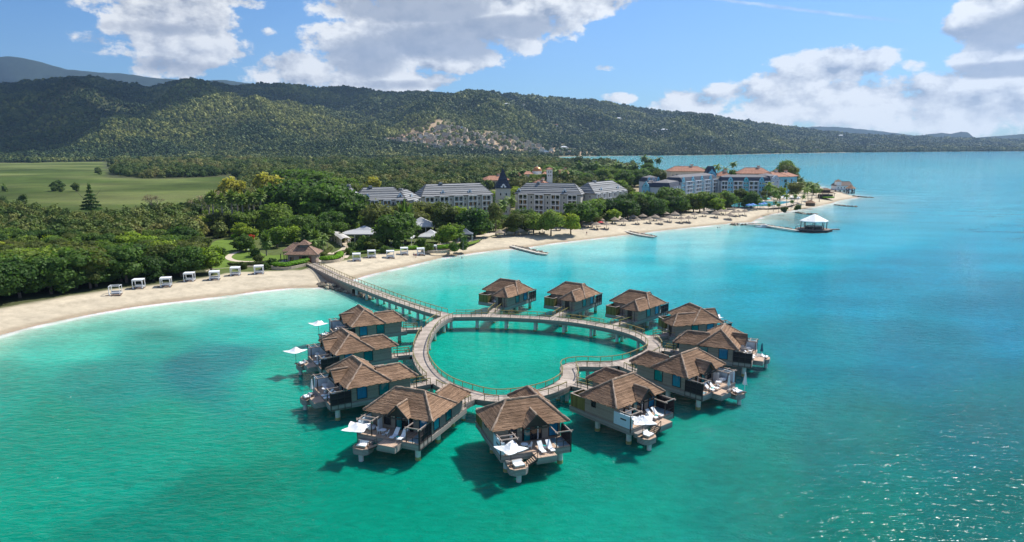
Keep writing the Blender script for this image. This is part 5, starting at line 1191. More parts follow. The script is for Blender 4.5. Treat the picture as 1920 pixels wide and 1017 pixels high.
def dormer(root, x, y, z, m=palebm, w=2.4):
    mb = MB(); mb.box(x-w/2, x+w/2, y-.1, y+.1, z, z+1.1); prof = [(-w/2*.95, 1.1), (-w*.3, 1.25), (-w*.22, 1.9), (-w*.13, 2.2), (0, 2.4), (w*.13, 2.2), (w*.22, 1.9), (w*.3, 1.25), (w/2*.95, 1.1)]
    n = len(prof); mb.add([(x+a, y-.1, z+b) for a, b in prof]+[(x+a, y+.1, z+b) for a, b in prof], [tuple(range(n)), tuple(range(2*n-1, n-1, -1))]+[(i, n+i, n+(i+1) % n, (i+1) % n) for i in range(n)])
    d = mb.build('dormer', m, root); MB().box(x-w/2+.1, x+w/2-.1, y+.1, y+3.2, z-.3, z+1.35).build('dormer_back', darkslate, d); MB().box(x-.35, x+.35, y-.13, y-.1, z+.3, z+1.3).build('pane', glassd, d); return d
def grey_wing(label, a, b, depth, eave, ridge, bays, hips=(1, 1), floors=4, dorm=(), left=False, right=False):
    A, B = PY(*a), PY(*b); o, rz, L_ = frame_of(A, B); t = thing('hotel_wing', label, 'building', o, rz, 'grey hotel wings behind the beach trees'); fh = (eave-.4)/floors
    MB().box(0, L_, 0, depth, -2.5, eave).build('wall', gwall, t); hip(t, 0, L_, 0, depth, eave, ridge, 5.5, slatem, n=6, hips=hips, th=.3)
    MB().box(-.08, L_+.08, -.1, depth+.08, fh+.1, fh+.3).box(-.08, L_+.08, -.1, depth+.08, 2*fh+.1, 2*fh+.3).build('string_course', wtrim, t)
    sp_ = L_/bays
    for i in range(bays):
        x = sp_*(i+.5); bay(t, x, 0, min(5.0, sp_*.6), floors, fh)
        for f in range(floors):
            if i: win(t, sp_*i, -.03, f*fh+1.1)
    if left:
        for f in range(floors):
            for y in (3, 7, 11): win(t, -.03, y, f*fh+1.1, -math.pi/2)
    for x in dorm: dormer(t, x*L_, 1.2, eave+1.0)
    MB().box(L_*.3, L_*.3+1.6, depth/2-1, depth/2+1, ridge-.6, ridge+.9).build('roof_vent', slatem, t)
    return t
grey_wing('long grey hotel wing at the left end, half hidden by big dark trees', (668, 345), (762, 352), 14, 13.2, 19.2, 4, dorm=(.25, .9))
grey_wing('short grey hotel block set back at the left behind trees', (640, 372), (668, 372), 14, 12.5, 18.5, 1, dorm=())
grey_wing('grey hotel wing in the middle with two curved dormers, left of the spire', (792, 372), (924, 390), 14, 13, 19.3, 5, dorm=(.3, .68))
grey_wing('grey hotel wing right of the pointed spire tower', (966, 402), (1088, 392), 14, 12.6, 18.6, 4, dorm=(.0+.05, .75))
w4 = grey_wing('end wing of the grey hotel with long white balconies on its right face', (1114, 398), (1173, 430), 15, 12.8, 18.8, 6, dorm=(.25, .78), left=True)
grey_wing('narrow grey hotel link wing angled between two longer wings', (765, 352), (790, 370), 12, 12.4, 17.5, 1, dorm=(.5,))
def tower():
    p = PY(943, 402, G0); t = thing('spire_tower', 'slim grey hotel tower with tall pointed dark slate spire', 'tower', p, .1)
    MB().box(-4, 4, -4, 4, -2, 16.0).build('wall', gwall, t)
    mb = MB(); c = [(-4.4, -4.4, 16), (4.4, -4.4, 16), (4.4, 4.4, 16), (-4.4, 4.4, 16)]; m_ = [(-3, -3, 19), (3, -3, 19), (3, 3, 19), (-3, 3, 19)]; ap = (0, 0, 27.5)
    for i in range(4): thatch(mb, c[i], c[(i+1) % 4], m_[(i+1) % 4], m_[i], n=3, seg=9, jit=0, th=.22); thatch(mb, m_[i], m_[(i+1) % 4], ap, ap, n=9, seg=9, jit=0, th=.22)
    mb.build('spire', darkslate, t); dormer(t, 0, -4.2, 16.2, whitem, 3.0)
    for f in range(4): win(t, -1.6, -4.03, 2+f*3.3); win(t, 1.6, -4.03, 2+f*3.3)
    MB().cyl((0, 0), .12, 27.4, 29.2, 6, .03).build('finial', darkslate, t)
tower()
def gable_strip(root, x, y, w, H_, m, top=3.4):
    prof = [(-w/2, 0), (w/2, 0), (w/2, H_), (w*.42, H_+.5), (w*.36, H_+1.6), (w*.22, H_+2.3), (w*.12, H_+3.0), (0, H_+top), (-w*.12, H_+3.0), (-w*.22, H_+2.3), (-w*.36, H_+1.6), (-w*.42, H_+.5), (-w/2, H_)]
    n = len(prof); mb = MB(); mb.add([(x+a, y-.35, b) for a, b in prof]+[(x+a, y+.2, b) for a, b in prof], [tuple(range(n)), tuple(range(2*n-1, n-1, -1))]+[(i, n+i, n+(i+1) % n, (i+1) % n) for i in range(n)])
    g = mb.build('gable_front', m, root)
    MB().cyl((0, 0), .45, 0, .05, 8).build('round_window', glassd, g, loc=None)
    o = root.children[-1] if False else g.children[0]; o.rotation_euler.x = math.pi/2; o.location = (x, y-.36, H_+1.1)
    return g
def mansard(root, L_, D, z, m=darkslate, x0=0):
    mb = MB(); a = [(x0-.4, -.4), (x0+L_+.4, -.4), (x0+L_+.4, D+.4), (x0-.4, D+.4)]; b = [(x0+1.0, 1.6), (x0+L_-1.0, 1.6), (x0+L_-1.0, D-1.6), (x0+1.0, D-1.6)]
    for i in range(4): thatch(mb, (*a[i], z), (*a[(i+1) % 4], z), (*b[(i+1) % 4], z+3.0), (*b[i], z+3.0), n=5, seg=5, jit=0, th=.12)
    r = mb.build('roof', m, root); mb = MB(); q = [(*p, z+3.0) for p in b]; R0, R1 = (x0+6, D/2, z+4.6), (x0+L_-6, D/2, z+4.6)
    mb.add(q+[R0, R1], [(0, 1, 5, 4), (2, 3, 4, 5), (3, 0, 4), (1, 2, 5)]); mb.build('upper_roof', flatroof, r); return r
def blue_hotel(label, a, b, depth, floors, seq, fh=3.2, m_side=lilac):
    A, B = PY(*a), PY(*b); o, rz, L_ = frame_of(A, B); t = thing('blue_hotel', label, 'building', o, rz, 'pale blue hotel buildings near the point'); E = floors*fh+.4
    MB().box(0, L_, 0, depth, -1, E).build('wall', m_side, t); mansard(t, L_, depth, E)
    tot = sum(w for _, w in seq); x = 0
    for kind, w in seq:
        w = w*L_/tot; c = x+w/2
        if kind == 'b': bay(t, c, 0, w*.96, floors, fh, proj=1.7, m=bwtrim)
        else:
            g = gable_strip(t, c, -.1, w*.94, E, {'g': bluew, 't': tealw, 'w': lilac}[kind])
            for f in range(floors):
                for q in ((-w*.2, w*.2) if w > 4 else (0,)): win(t, c+q, -.5, f*fh+1.2)
        x += w
    return t, L_, E
blue_hotel('pale blue hotel front with a row of curved gables and white balconies', (1276, 500), (1341, 545), 13, 5, [('g', 3), ('b', 6), ('g', 3), ('b', 6), ('g', 3), ('b', 6), ('g', 3), ('b', 5)], fh=2.75)
def bend():
    t, L_, E = blue_hotel('end block of the blue hotel with plain lilac wall and dark mansard roof', (1218, 480), (1254, 474), 30, 4, [('w', 5), ('w', 5)], fh=2.85)
    for c in list(t.children):
        if c.name.startswith('gable_front') or c.name.startswith('window'):
            for d in list(c.children): bpy.data.objects.remove(d)
            bpy.data.objects.remove(c)
    for f in range(4): win(t, L_*.82, -.03, f*2.85+1.2); win(t, L_*.7, -.03, f*2.85+1.2)
    for i in range(4):
        for f in range(4):
            MB().box(L_, L_+2.0+.7*(3-f), 3+i*6.5, 8.6+i*6.5, f*2.85-.1, f*2.85+.15).build('balcony_slab', wtrim, t); MB().box(L_+1.7+.7*(3-f), L_+1.9+.7*(3-f), 3.1+i*6.5, 3.4+i*6.5, f*2.85+.15, f*2.85+2.7).build('balcony_post', wtrim, t)
            d = link('glass_door', DOOR, t, (L_+.04, 5.8+i*6.5, f*2.85+.25), math.pi/2)
    A, B = PY(1203, 484), PY(1217, 481); o, rz, L2 = frame_of(A, B); t = thing('gabled_tower_house', 'narrow blue gabled house front at the left end of the blue hotel', 'building', o, rz)
    MB().box(0, L2, 0, 12, -1, 11.5).build('wall', bluew, t); gable_strip(t, L2/2, -.1, L2, 11.5, bluew, 4.2); mansard(t, L2+2, 12, 11.4)
    for f in range(3): win(t, L2/2-1.2, -.5, f*3.2+1.5); win(t, L2/2+1.2, -.5, f*3.2+1.5)
bend()
def center_tower():
    A, B = PY(1323, 552), PY(1341, 552); o, rz, L_ = frame_of(A, B); t = thing('mansard_tower', 'tall dark mansard roofed tower with blue curved gable on the hotel', 'tower', o, rz); MB().box(0, L_, 0, 9, -1, 17).build('wall', bluew, t)
    gable_strip(t, L_/2, -.1, L_*.95, 17, bluew, 4.6); mb = MB(); a = [(-.4, -.4), (L_+.4, -.4), (L_+.4, 9.4), (-.4, 9.4)]; b = [(2, 2.2), (L_-2, 2.2), (L_-2, 6.8), (2, 6.8)]
    for i in range(4): thatch(mb, (*a[i], 17), (*a[(i+1) % 4], 17), (*b[(i+1) % 4], 23.5), (*b[i], 23.5), n=7, seg=5, jit=0, th=.12)
    mb.box(2, L_-2, 2.2, 6.8, 23.3, 23.6); mb.build('roof', darkslate, t)
center_tower()
blue_hotel('blue and teal hotel block with three curved gables behind the pool arch', (1351, 535), (1441, 531), 14, 4, [('b', 4), ('g', 4), ('b', 6.5), ('t', 4), ('b', 6.5), ('g', 4), ('b', 3.5)], fh=3.15)
blue_hotel('lilac right end block of the blue hotel with dark mansard roof', (1442, 538), (1459, 548), 16, 4, [('w', 5)], fh=3.3)
blue_hotel('small blue gabled house among trees left of the blue hotel', (1212, 520), (1236, 525), 10, 4, [('g', 4), ('w', 6), ('g', 4)], fh=3.2)
def red_hotel(label, a, b, depth, eave, ridge, wm, n, hp=7, floors=3):
    A, B = PY(*a), PY(*b); o, rz, L_ = frame_of(A, B); t = thing('red_roofed_hotel', label, 'building', o, rz, 'red roofed hotel buildings near the point'); MB().box(0, L_, 0, depth, -1, eave).build('wall', wm, t)
    hip(t, 0, L_, 0, depth, eave, ridge, hp, redtile, n=8, th=.12, seg=3, oh=1.2); fh = eave/floors; sp_ = L_/n
    for i in range(n):
        for f in range(floors):
            if i % 2: d = link('glass_door', DOOR, t, (sp_*(i+.5), -.04, f*fh+.3)); d.scale = (1.3, 1, 1)
            else: win(t, sp_*(i+.5), -.03, f*fh+1.2)
    MB().box(L_*.62, L_*.62+2, depth/2-1, depth/2+1, ridge-.5, ridge+1.4).build('chimney', cream, t)
    MB().box(L_*.6, L_*.62+2.3, depth/2-1.3, depth/2+1.3, ridge+1.4, ridge+1.8).build('chimney_cap', redtile, t); return t
red_hotel('red tiled hotel farthest left, half behind the blue hotel, boat wake beyond it', (1256, 640), (1322, 640), 16, 16.4, 20.5, cream, 8); red_hotel('small square cream tower with red pyramid roof between the hotels', (1346, 600), (1366, 600), 9, 14, 17.5, cream, 3, hp=4.6)
red_hotel('long red tiled hotel behind the teal and blue block', (1385, 600), (1442, 596), 18, 16, 20.6, cream, 8); red_hotel('rightmost red tiled hotel with pale blue walls beside tall trees', (1447, 560), (1474, 566), 16, 15, 18.6, bluew, 4, hp=6); red_hotel('low red tiled wing at the right end of the hotels', (1472, 575), (1492, 590), 14, 14.3, 17.4, bluew, 3, hp=5)
red_hotel('low red roofed villa far back on the left behind the spire', (912, 640), (955, 650), 14, 8, 11.8, cream, 5, floors=2); red_hotel('low red roofed villa left of the orange dome', (962, 700), (992, 700), 12, 9, 12.5, cream, 4, floors=2); red_hotel('low red roofed villa right of the orange dome', (1040, 720), (1062, 715), 13, 11, 15, cream, 3, floors=3, hp=5); red_hotel('low pinkish roofed villa in front of the orange dome', (995, 620), (1022, 615), 12, 5.5, 9.5, cream, 4, floors=2)
def dome():
    p = PY(1007, 690, G0); t = thing('domed_hall', 'cream hall with a shining orange copper dome among palms', 'building', p, .05)
    MB().box(-13, 13, -9, 9, -1, 12).build('wall', cream, t); MB().cyl((0, 0), 4.8, 12, 14.5, 16).build('drum', wtrim, t); mb = MB(); rows = 8; n = 20; vs = []
    for j in range(rows): a = j/rows*math.pi/2; vs += [(4.6*math.cos(a)*math.cos(2*math.pi*i/n), 4.6*math.cos(a)*math.sin(2*math.pi*i/n), 14.5+4.4*math.sin(a)) for i in range(n)]
    vs.append((0, 0, 18.9)); fs = [(j*n+i, j*n+(i+1) % n, (j+1)*n+(i+1) % n, (j+1)*n+i) for j in range(rows-1) for i in range(n)]+[((rows-1)*n+i, (rows-1)*n+(i+1) % n, rows*n) for i in range(n)]
    mb.add(vs, fs); d = mb.build('dome', mat('copper_dome', (.52, .23, .08), rough=.35, metal=.4, var=.15), t, smooth=True); MB().cyl((0, 0), .5, 18.8, 20.3, 8, .1).build('lantern', wtrim, d)
    for x0, x1 in ((-13, -5), (5, 13)): hip(t, x0, x1, -9, 9, 12, 14.4, 3, redtile, n=4, th=.1, seg=3)
    for x in (-10, -7, -3, 0, 3, 7, 10): win(t, x, -9.03, 8)
    p = PY(1030, 660, G0); t = thing('bell_tower', 'slim white square tower with flat red cap right of the dome', 'tower', p, .05); MB().box(-2.6, 2.6, -2.6, 2.6, -1, 17.5).build('wall', wtrim, t); hip(t, -2.7, 2.7, -2.7, 2.7, 17.5, 19.2, 3, redtile, n=3, th=.1)
    for z in (11, 14.3): win(t, -1, -2.63, z); win(t, 1, -2.63, z)
dome()
# ---- pavilions, gatehouse, garden
tentm = mat('grey_white_canopy', (.50, .50, .49), rough=.7, var=.06); darkt = mat('slate_canopy', (.13, .15, .18), rough=.8, var=.1)
def pavilion(label, px, y, w, d, h, rise, m=tentm, rz=0):
    p = PY(px, y, G0); t = thing('canopy_pavilion', label, 'pavilion', p, rz, 'canopy pavilions in the hotel garden'); mb = MB(); c = [(-w/2, -d/2, h), (w/2, -d/2, h), (w/2, d/2, h), (-w/2, d/2, h)]; k = .30
    m_ = [(a*.45, b*.45, h+rise*.42) for a, b, _ in c]; ap = (0, 0, h+rise)
    for i in range(4): mb.add([c[i], c[(i+1) % 4], m_[(i+1) % 4], m_[i]], [(0, 1, 2, 3)]); mb.add([m_[i], m_[(i+1) % 4], ap], [(0, 1, 2)])
    mb.box(-w/2, w/2, -d/2-.03, -d/2+.03, h-.35, h+.02); mb.box(w/2-.03, w/2+.03, -d/2, d/2, h-.35, h+.02); mb.box(-w/2-.03, -w/2+.03, -d/2, d/2, h-.35, h+.02); mb.box(-w/2, w/2, d/2-.03, d/2+.03, h-.35, h+.02)
    mb.build('canopy', m, t)
    for x in np.linspace(-w/2+.3, w/2-.3, max(2, int(w/5)+1)):
        for yy in (-d/2+.3, d/2-.3): MB().box(x-.09, x+.09, yy-.09, yy+.09, 0, h-.01).build('post', whitem, t)
    for i in range(max(1, int(w/5))):
        x = -w/2+2+i*4.4; 
        if x < w/2-1: MB().box(x-.7, x+.7, -1, .4, .72, .78).box(x-.06, x+.06, -.36, -.24, 0, .72).build('dining_table', whitem, t)
    return t
pavilion('wide grey white hipped pavilion roof left of the egg shaped palm', 684, 297, 19, 11, 3.4, 3.0); pavilion('small pointed grey white pavilion just left of the egg shaped palm', 752, 284, 10.5, 9, 3.2, 2.4); pavilion('pointed grey white pavilion right of the egg shaped palm', 808, 289, 9.5, 9, 3.2, 2.6)
pavilion('large pale pavilion roof behind the two pointed ones', 790, 315, 17, 11, 4.5, 3.8); pavilion('pale pavilion roof between the big round tree and the grey hotel', 745, 322, 12, 10, 4.2, 3.0); pavilion('small slate blue roofed gazebo at the lawn corner', 873, 295, 6.5, 5.5, 3.3, 2.2, darkt)
pavilion('white hipped roof behind the dark trees at the left', 622, 330, 15, 9, 4.2, 2.8); pavilion('low dark canopy building behind the fan palms, upper one', 407, 395, 28, 12, 4, 2.2, darkt); pavilion('low dark canopy building behind the fan palms, lower one', 432, 352, 16, 9, 3.2, 1.8, darkt); pavilion('white flat roofed house behind the flowering yellow tree', 512, 415, 17, 10, 6, 2.5, tentm)
pavilion('white tent canopy by the blue umbrellas at the pool', 1403, 478, 9, 8, 3, 2.5, mat('bright_canvas', (.82, .82, .80), rough=.8))
def gatehouse():
    p = P(563, 492, G0); t = thing('gatehouse', 'brown thatched gatehouse with cupola where the jetty meets the beach', 'building', p, .06); wm = mat('taupe_plaster', (.34, .26, .22), rough=.85, var=.12, scale=.5)
    MB().box(-3.6, 6.0, -2.6, 4.2, -.6, 3.2).build('wall', wm, t); MB().box(-3.2, -.6, 4.2, 7, -.6, 3.2).build('rear_wall', wm, t)
    for (nm, q, ez, rz, hp) in (('roof', (-4.6, 7.0, -3.6, 5.2), 3.2, 5.9, 4.2), ('rear_roof', (-6.6, 1.6, 2.2, 8.6), 3.6, 6.0, 3.2)):
        mb = MB(); x0, x1, y0, y1 = q; ym = (y0+y1)/2; R0, R1 = (x0+hp, ym, rz), (x1-hp, ym, rz)
        thatch(mb, (x0, y0, ez), (x1, y0, ez), R1, R0); thatch(mb, (x1, y1, ez), (x0, y1, ez), R0, R1); thatch(mb, (x0, y1, ez), (x0, y0, ez), R0, R0); thatch(mb, (x1, y0, ez), (x1, y1, ez), R1, R1)
        o = mb.build(nm, ROOFSH, t); c = MB()
        for a, b in (((x0, y0, ez), R0), ((x0, y1, ez), R0), ((x1, y0, ez), R1), ((x1, y1, ez), R1), (R0, R1)): cap(c, a, b, .15)
        c.build('ridge_cap', ridm, o)
    MB().box(.2, 3.0, -.3, 2.2, 4.9, 6.3).build('cupola', mat('cupola_louvre', (.12, .12, .13), rough=.5, var=.3), t); mb = MB(); c = [(-.5, -1, 6.3), (3.7, -1, 6.3), (3.7, 2.9, 6.3), (-.5, 2.9, 6.3)]
    for i in range(4): thatch(mb, c[i], c[(i+1) % 4], (1.6, .95, 7.9), (1.6, .95, 7.9), n=5)
    mb.build('cupola_roof', ROOFSH, t); MB().box(1.3, 3.5, -2.66, -2.58, -.1, 2.6).build('doorway', glassd, t); MB().box(.3, 1.2, -2.68, -2.58, 0, 2.5).build('shutter', mat('red_brown_shutter', (.16, .05, .035), rough=.6), t); MB().box(3.6, 4.5, -2.68, -2.58, 0, 2.5).build('shutter', _M['red_brown_shutter'], t); MB().box(-2.8, -1.6, -2.68, -2.58, .3, 2.3).build('doorway', glassd, t)
    for x, y in ((-5.9, -2.8), (-5.9, 1.5), (-3.9, -3.3), (-6.2, 7.6)): MB().box(x-.12, x+.12, y-.12, y+.12, -.3, 3.5).build('post', darkm, t)
    MB().box(-7.2, 8, -4.4, 5, -.5, .12).build('terrace', mat('terrace_paving', (.42, .38, .33), rough=.8, var=.15), t)
ROOFSH = uvmat('brown_shingles', (.19, .115, .08), (.33, .21, .15), .16, axis='U', var=.2, bump=.6, fine=(3, 8))
gatehouse()
def hedge(label, pts, w, h, name='hedge', wallh=0, m='hedge', z=G0):
    """clipped hedge following a line, in a low stone planter when wallh is set"""
    p = resample(catmull([P(a, b, z) for a, b in pts], False, 4), .8); t = thing(name, label, 'hedge', p[0]); V = []; F = []; LV = []; lob = [tuple((q-p[0])[:2])+(wallh+h*.5, w*.55, w*.55, h*.55) for q in p]
    v, f, lv = cards(lob, 60*len(lob), .14, len(pts)+int(h*10), up=.4); v2, f2 = core_blob(lob, .9, 3); f2 = f2+len(v); lv = np.concatenate([lv, np.full(len(f2), .4)])
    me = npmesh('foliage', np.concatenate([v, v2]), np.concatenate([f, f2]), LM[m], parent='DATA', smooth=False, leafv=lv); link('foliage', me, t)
    if wallh:
        fr = frames(p, False); mb = MB()
        for i in range(len(p)-1):
            for s_ in (-1, 1):
                a, b = p[i]+fr[i]*s_*w*.6-p[0], p[i+1]+fr[i+1]*s_*w*.6-p[0]; mb.bar(a+Vector((0, 0, wallh/2-.5)), b+Vector((0, 0, wallh/2-.5)), .3, wallh+1)
        for q, i in ((p[0], 0), (p[-1], -1)): mb.bar(q-p[0]-fr[i]*w*.7+Vector((0, 0, wallh/2-.5)), q-p[0]+fr[i]*w*.7+Vector((0, 0, wallh/2-.5)), .3, wallh+1)
        mb.build('planter_wall', mat('coral_stone', (.50, .42, .31), rough=.9, var=.25, scale=1.5, bump=.4), t)
    return t
hedge('bright green hedge in a stone planter left of the jetty head', [(517, 504), (535, 505), (556, 501), (574, 497)], 2.6, 1.4, wallh=.9); hedge('bright green hedge in a stone planter right of the jetty head', [(604, 493), (622, 492), (636, 488), (638, 483)], 2.2, 1.4, wallh=.9)
hedge('long low olive hedge along the lawn edge left of the gatehouse', [(432, 499), (460, 499), (490, 497), (505, 495)], 2.0, 1.0, m='olive', wallh=.3); hedge('bright green shrub row behind the right cabanas', [(765, 468), (778, 467)], 2.6, 1.4); hedge('bright green shrub clump beside the stone circle on the beach', [(826, 467), (838, 466)], 3.2, 1.6)
hedge('low mixed hedge beside the sandy path right of the gatehouse', [(632, 478), (645, 474), (656, 473)], 2.2, 1.0, m='olive'); hedge('dark hedge along the lawn behind the right cabanas', [(672, 476), (690, 475), (712, 473), (735, 470)], 2.0, 1.0, m='mid'); hedge('silvery green hedge along the walkway', [(606, 480), (614, 474), (620, 468)], 1.8, 1.2, m='olive')
hedge('yellow green shrub border behind the left lawn', [(440, 446), (470, 442), (500, 441)], 3, 1.6, m='hedge'); hedge('small bright hedge on the sandy point', [(1545, 372), (1560, 372)], 3.2, 1.3)
def sheet(name, px, z, m, smooth=True, kind='structure'):
    pts = catmull([P(a, b, z) for a, b in px], True, 4) if smooth else [P(a, b, z) for a, b in px]
    mb = MB(); mb.add([p for p in pts], [tuple(range(len(pts)))]); o = mb.build(name, m)
    if o.data.polygons[0].normal.z < 0: o.data.flip_normals()
    return tag(o, kind=kind)
def ribbon(name, px, w, z, m, n=5):
    p = resample(catmull([P(a, b, z) for a, b in px], False, n), 1.2); fr = frames(p, False); mb = MB()
    for i in range(len(p)-1): mb.add([p[i]-fr[i]*w/2, p[i]+fr[i]*w/2, p[i+1]+fr[i+1]*w/2, p[i+1]-fr[i+1]*w/2], [(0, 1, 2, 3)])
    o = mb.build(name, m)
    if o.data.polygons[0].normal.z < 0: o.data.flip_normals()
    return tag(o, kind='structure')
lawnm = mat('mown_grass', (.125, .19, .035), rough=.95, var=.22, scale=.25, bump=.3, bscale=3, spec=.05); pathm = mat('sandy_path', (.56, .47, .35), rough=.9, var=.1, scale=.5)
sheet('lawn', [(396, 500), (398, 455), (440, 450), (470, 462), (500, 478), (545, 478), (530, 492), (470, 496), (430, 505)], 2.05, lawnm); sheet('lawn', [(640, 466), (660, 462), (740, 462), (830, 458), (880, 452), (905, 448), (880, 459), (800, 466), (720, 472), (670, 474)], 2.05, lawnm)
ribbon('path', [(455, 470), (436, 476), (428, 483), (440, 489), (470, 491), (505, 490)], 2.2, 2.10, pathm); ribbon('path', [(600, 470), (625, 476), (650, 462), (640, 446)], 3.0, 2.11, pathm); ribbon('path', [(645, 484), (665, 466), (700, 466), (760, 462), (830, 458), (880, 452), (930, 438)], 2.4, 2.12, pathm); ribbon('path', [(880, 447), (930, 436), (1000, 424)], 4, 2.09, pathm)
wl = MB(); q = resample(catmull([P(a, b, G0-.4) for a, b in [(385, 512), (400, 508), (440, 505), (480, 503), (515, 502)]], False, 4), 1.5)
for a, b in zip(q, q[1:]): wl.bar(a, b, .5, 1.2)
tag(wl.build('garden_wall', _M['coral_stone']), 'low coral stone garden wall behind the left cabanas', 'wall')
wl = MB(); c = P(819, 469, 1.7); pts = [c+Vector((math.cos(a)*5.5, math.sin(a)*5.0, 0)) for a in np.linspace(0, 2*math.pi, 25)]
for a, b in zip(pts, pts[1:]): wl.bar(a, b, .6, 1.0)
tag(wl.build('stone_circle', _M['coral_stone']), 'round low stone wall ring on the beach by a coconut palm', 'wall')
def covered_walk():
    p = resample(catmull([P(a, b, G0) for a, b in [(618, 449), (632, 452), (643, 458), (650, 464)]], False, 5), 1.6); fr = frames(p, False); t = thing('covered_walkway', 'curved walkway under a pale arched roof with stone columns', 'walkway', p[0]); mb = MB()
    for i in range(len(p)-1):
        pr = [(-2.1, 3.2), (-1.1, 3.75), (0, 3.95), (1.1, 3.75), (2.1, 3.2)]
        for (a, za), (b, zb) in zip(pr, pr[1:]): mb.add([p[i]+fr[i]*a+Vector((0, 0, za))-p[0], p[i]+fr[i]*b+Vector((0, 0, zb))-p[0], p[i+1]+fr[i+1]*b+Vector((0, 0, zb))-p[0], p[i+1]+fr[i+1]*a+Vector((0, 0, za))-p[0]], [(3, 2, 1, 0)])
    mb.build('roof', mat('pale_roof', (.55, .52, .47), rough=.8), t)
    for i in range(0, len(p), 3):
        for s_ in (-1.7, 1.7): q = p[i]+fr[i]*s_-p[0]; MB().box(q.x-.3, q.x+.3, q.y-.3, q.y+.3, -.2, 3.3).build('column', cream, t)
covered_walk()
def lamp(px, py, lb):
    t = thing('lamp_post', lb, 'lamp post', P(px, py, G0)); MB().cyl((0, 0), .06, 0, 3.0, 6).build('post', darkm, t); MB().cyl((0, 0), .18, 3.0, 3.4, 8, .28).build('lamp', whitem, t)
lamp(467, 485, 'slim white headed lamp post on the lawn beside the round red bush'); lamp(447, 468, 'slim white headed lamp post at the bend of the lawn path'); lamp(655, 466, 'slim lamp post beside the end of the covered walkway')
# ---- beach cabanas
def cabana(bare=False):
    t = thing('beach_cabana', 'x', 'cabana', group='white curtained cabanas on the beach'); f = MB(); m = whitem; W_, D_, H_ = 1.35, 1.2, 2.45
    for x in (-W_, W_):
        for y in (-D_, D_): MB().box(x-.06, x+.06, y-.06, y+.06, 0, H_).build('post', m, t)
    r = MB().box(-W_-.1, W_+.1, -D_-.1, D_+.1, H_, H_+.16)
    if bare:
        r = MB(); [r.bar((-W_, y, H_+.05), (W_, y, H_+.05), .1) for y in (-D_, 0, D_)]; [r.bar((x, -D_, H_+.05), (x, D_, H_+.05), .1) for x in (-W_, W_)]
    r.build('roof', m, t)
    if not bare:
        MB().box(-W_-.1, W_+.1, -D_-.12, -D_-.1, H_-.25, H_+.1).build('valance', clothm, t)
    for x in ((-W_, W_) if not bare else (-W_,)):
        for y in (-D_, D_):
            c = MB(); n = 6; q = [(x+.22*math.cos(i*1.05)*(1 if i % 2 else .6)-.12*np.sign(x), y+.2*math.sin(i*1.05)*(1 if i % 2 else .6)) for i in range(n)]
            c.add([(a, b, H_-.05) for a, b in q]+[((a-x)*.45+x, (b-y)*.45+y, 1.1) for a, b in q]+[((a-x)*1.3+x, (b-y)*1.3+y, .05) for a, b in q], [(k*n+i, (k+1)*n+i, (k+1)*n+(i+1) % n, k*n+(i+1) % n) for k in (0, 1) for i in range(n)]); c.build('curtain', clothm, t)
    MB().box(-W_+.15, W_-.15, D_-.9, D_-.1, .15, .5).build('daybed', clothm, t); MB().box(-W_+.15, W_-.15, D_-.25, D_-.1, .5, .85).build('cushion', mat('blue_grey_cushion', (.25, .28, .32)), t); MB().box(-W_-.9, W_+.2, -D_-.3, D_+.2, -.3, .06).build('platform', mat('mat_wood', (.16, .115, .085), rough=.9, var=.2), t)
    return t
cab = cabana(); cabb = cabana(True); first = [True]
CPX = [(217, 553, 1), (261, 543, 0), (312, 539, 0), (356, 530, 0), (403, 527, 0), (442, 519, 0), (486, 516, 0), (669, 491, 0), (697, 485, 0), (732, 483, 0), (758, 477, 0), (789, 475, 0), (812, 470, 0)]
kids(cab); kids(cabb)
for i, (px, py, br) in enumerate(CPX):
    p = P(px, py, 1.5); p.z = max(.4, Hs(p.x, p.y)); lb = 'bare framed beach cabana at the dark trees, farthest left of all' if br else ('%s white curtained cabana from the left, %s the jetty' % (ORD[(i if i < 7 else i-7)-(1 if i < 7 else 0)], 'left of' if i < 7 else 'right of'))
    if br: o = cabb; o.location = p; o['label'] = lb
    elif first[0]: o = cab; o.location = p; o['label'] = lb; first[0] = False
    else: o = dup(cab, p, 0, lb)
    o.rotation_euler.z = .22+random.uniform(-.06, .06); sc_ = 1.0; o.scale = (sc_,)*3
# ---- thatch beach umbrellas with loungers
def bumb():
    t = thing('thatched_beach_parasol', 'x', 'beach parasol', group='thatched parasols along the hotel beach'); mb = MB(); n = 12
    for k, (r0, z0, r1, z1) in enumerate([(1.9, 2.0, 1.25, 2.45), (1.35, 2.4, .7, 2.85), (.8, 2.8, .05, 3.35)]):
        a = [(r0*math.cos(i*2*math.pi/n)*random.uniform(.93, 1.07), r0*math.sin(i*2*math.pi/n)*random.uniform(.93, 1.07), z0-random.uniform(0, .12)) for i in range(n)]+[(r1*math.cos(i*2*math.pi/n), r1*math.sin(i*2*math.pi/n), z1) for i in range(n)]
        mb.add(a, [(i, (i+1) % n, n+(i+1) % n, n+i) for i in range(n)])
    mb.build('thatch_canopy', mat('weathered_thatch', (.30, .24, .18), rough=.95, var=.3, scale=4, bump=.5), t); MB().cyl((0, 0), .07, 0, 2.9, 6).build('pole', barkm, t); return t
BU = [(937, 446), (950, 442), (973, 443), (996, 441), (1017, 438), (1047, 433), (1107, 427), (1118, 430), (1137, 429), (1152, 421), (1169, 423), (1187, 415), (1195, 421), (1217, 419), (1228, 415), (1239, 419), (1255, 416), (1277, 416), (1291, 415), (1342, 408), (1352, 404), (1360, 404), (1368, 409), (1376, 405), (1384, 404), (1396, 402), (1205, 413), (1265, 410), (1302, 410), (1085, 424), (1060, 427), (1126, 421), (1247, 408), (1320, 407)]
BU.sort(); bu = bumb(); kids(bu)
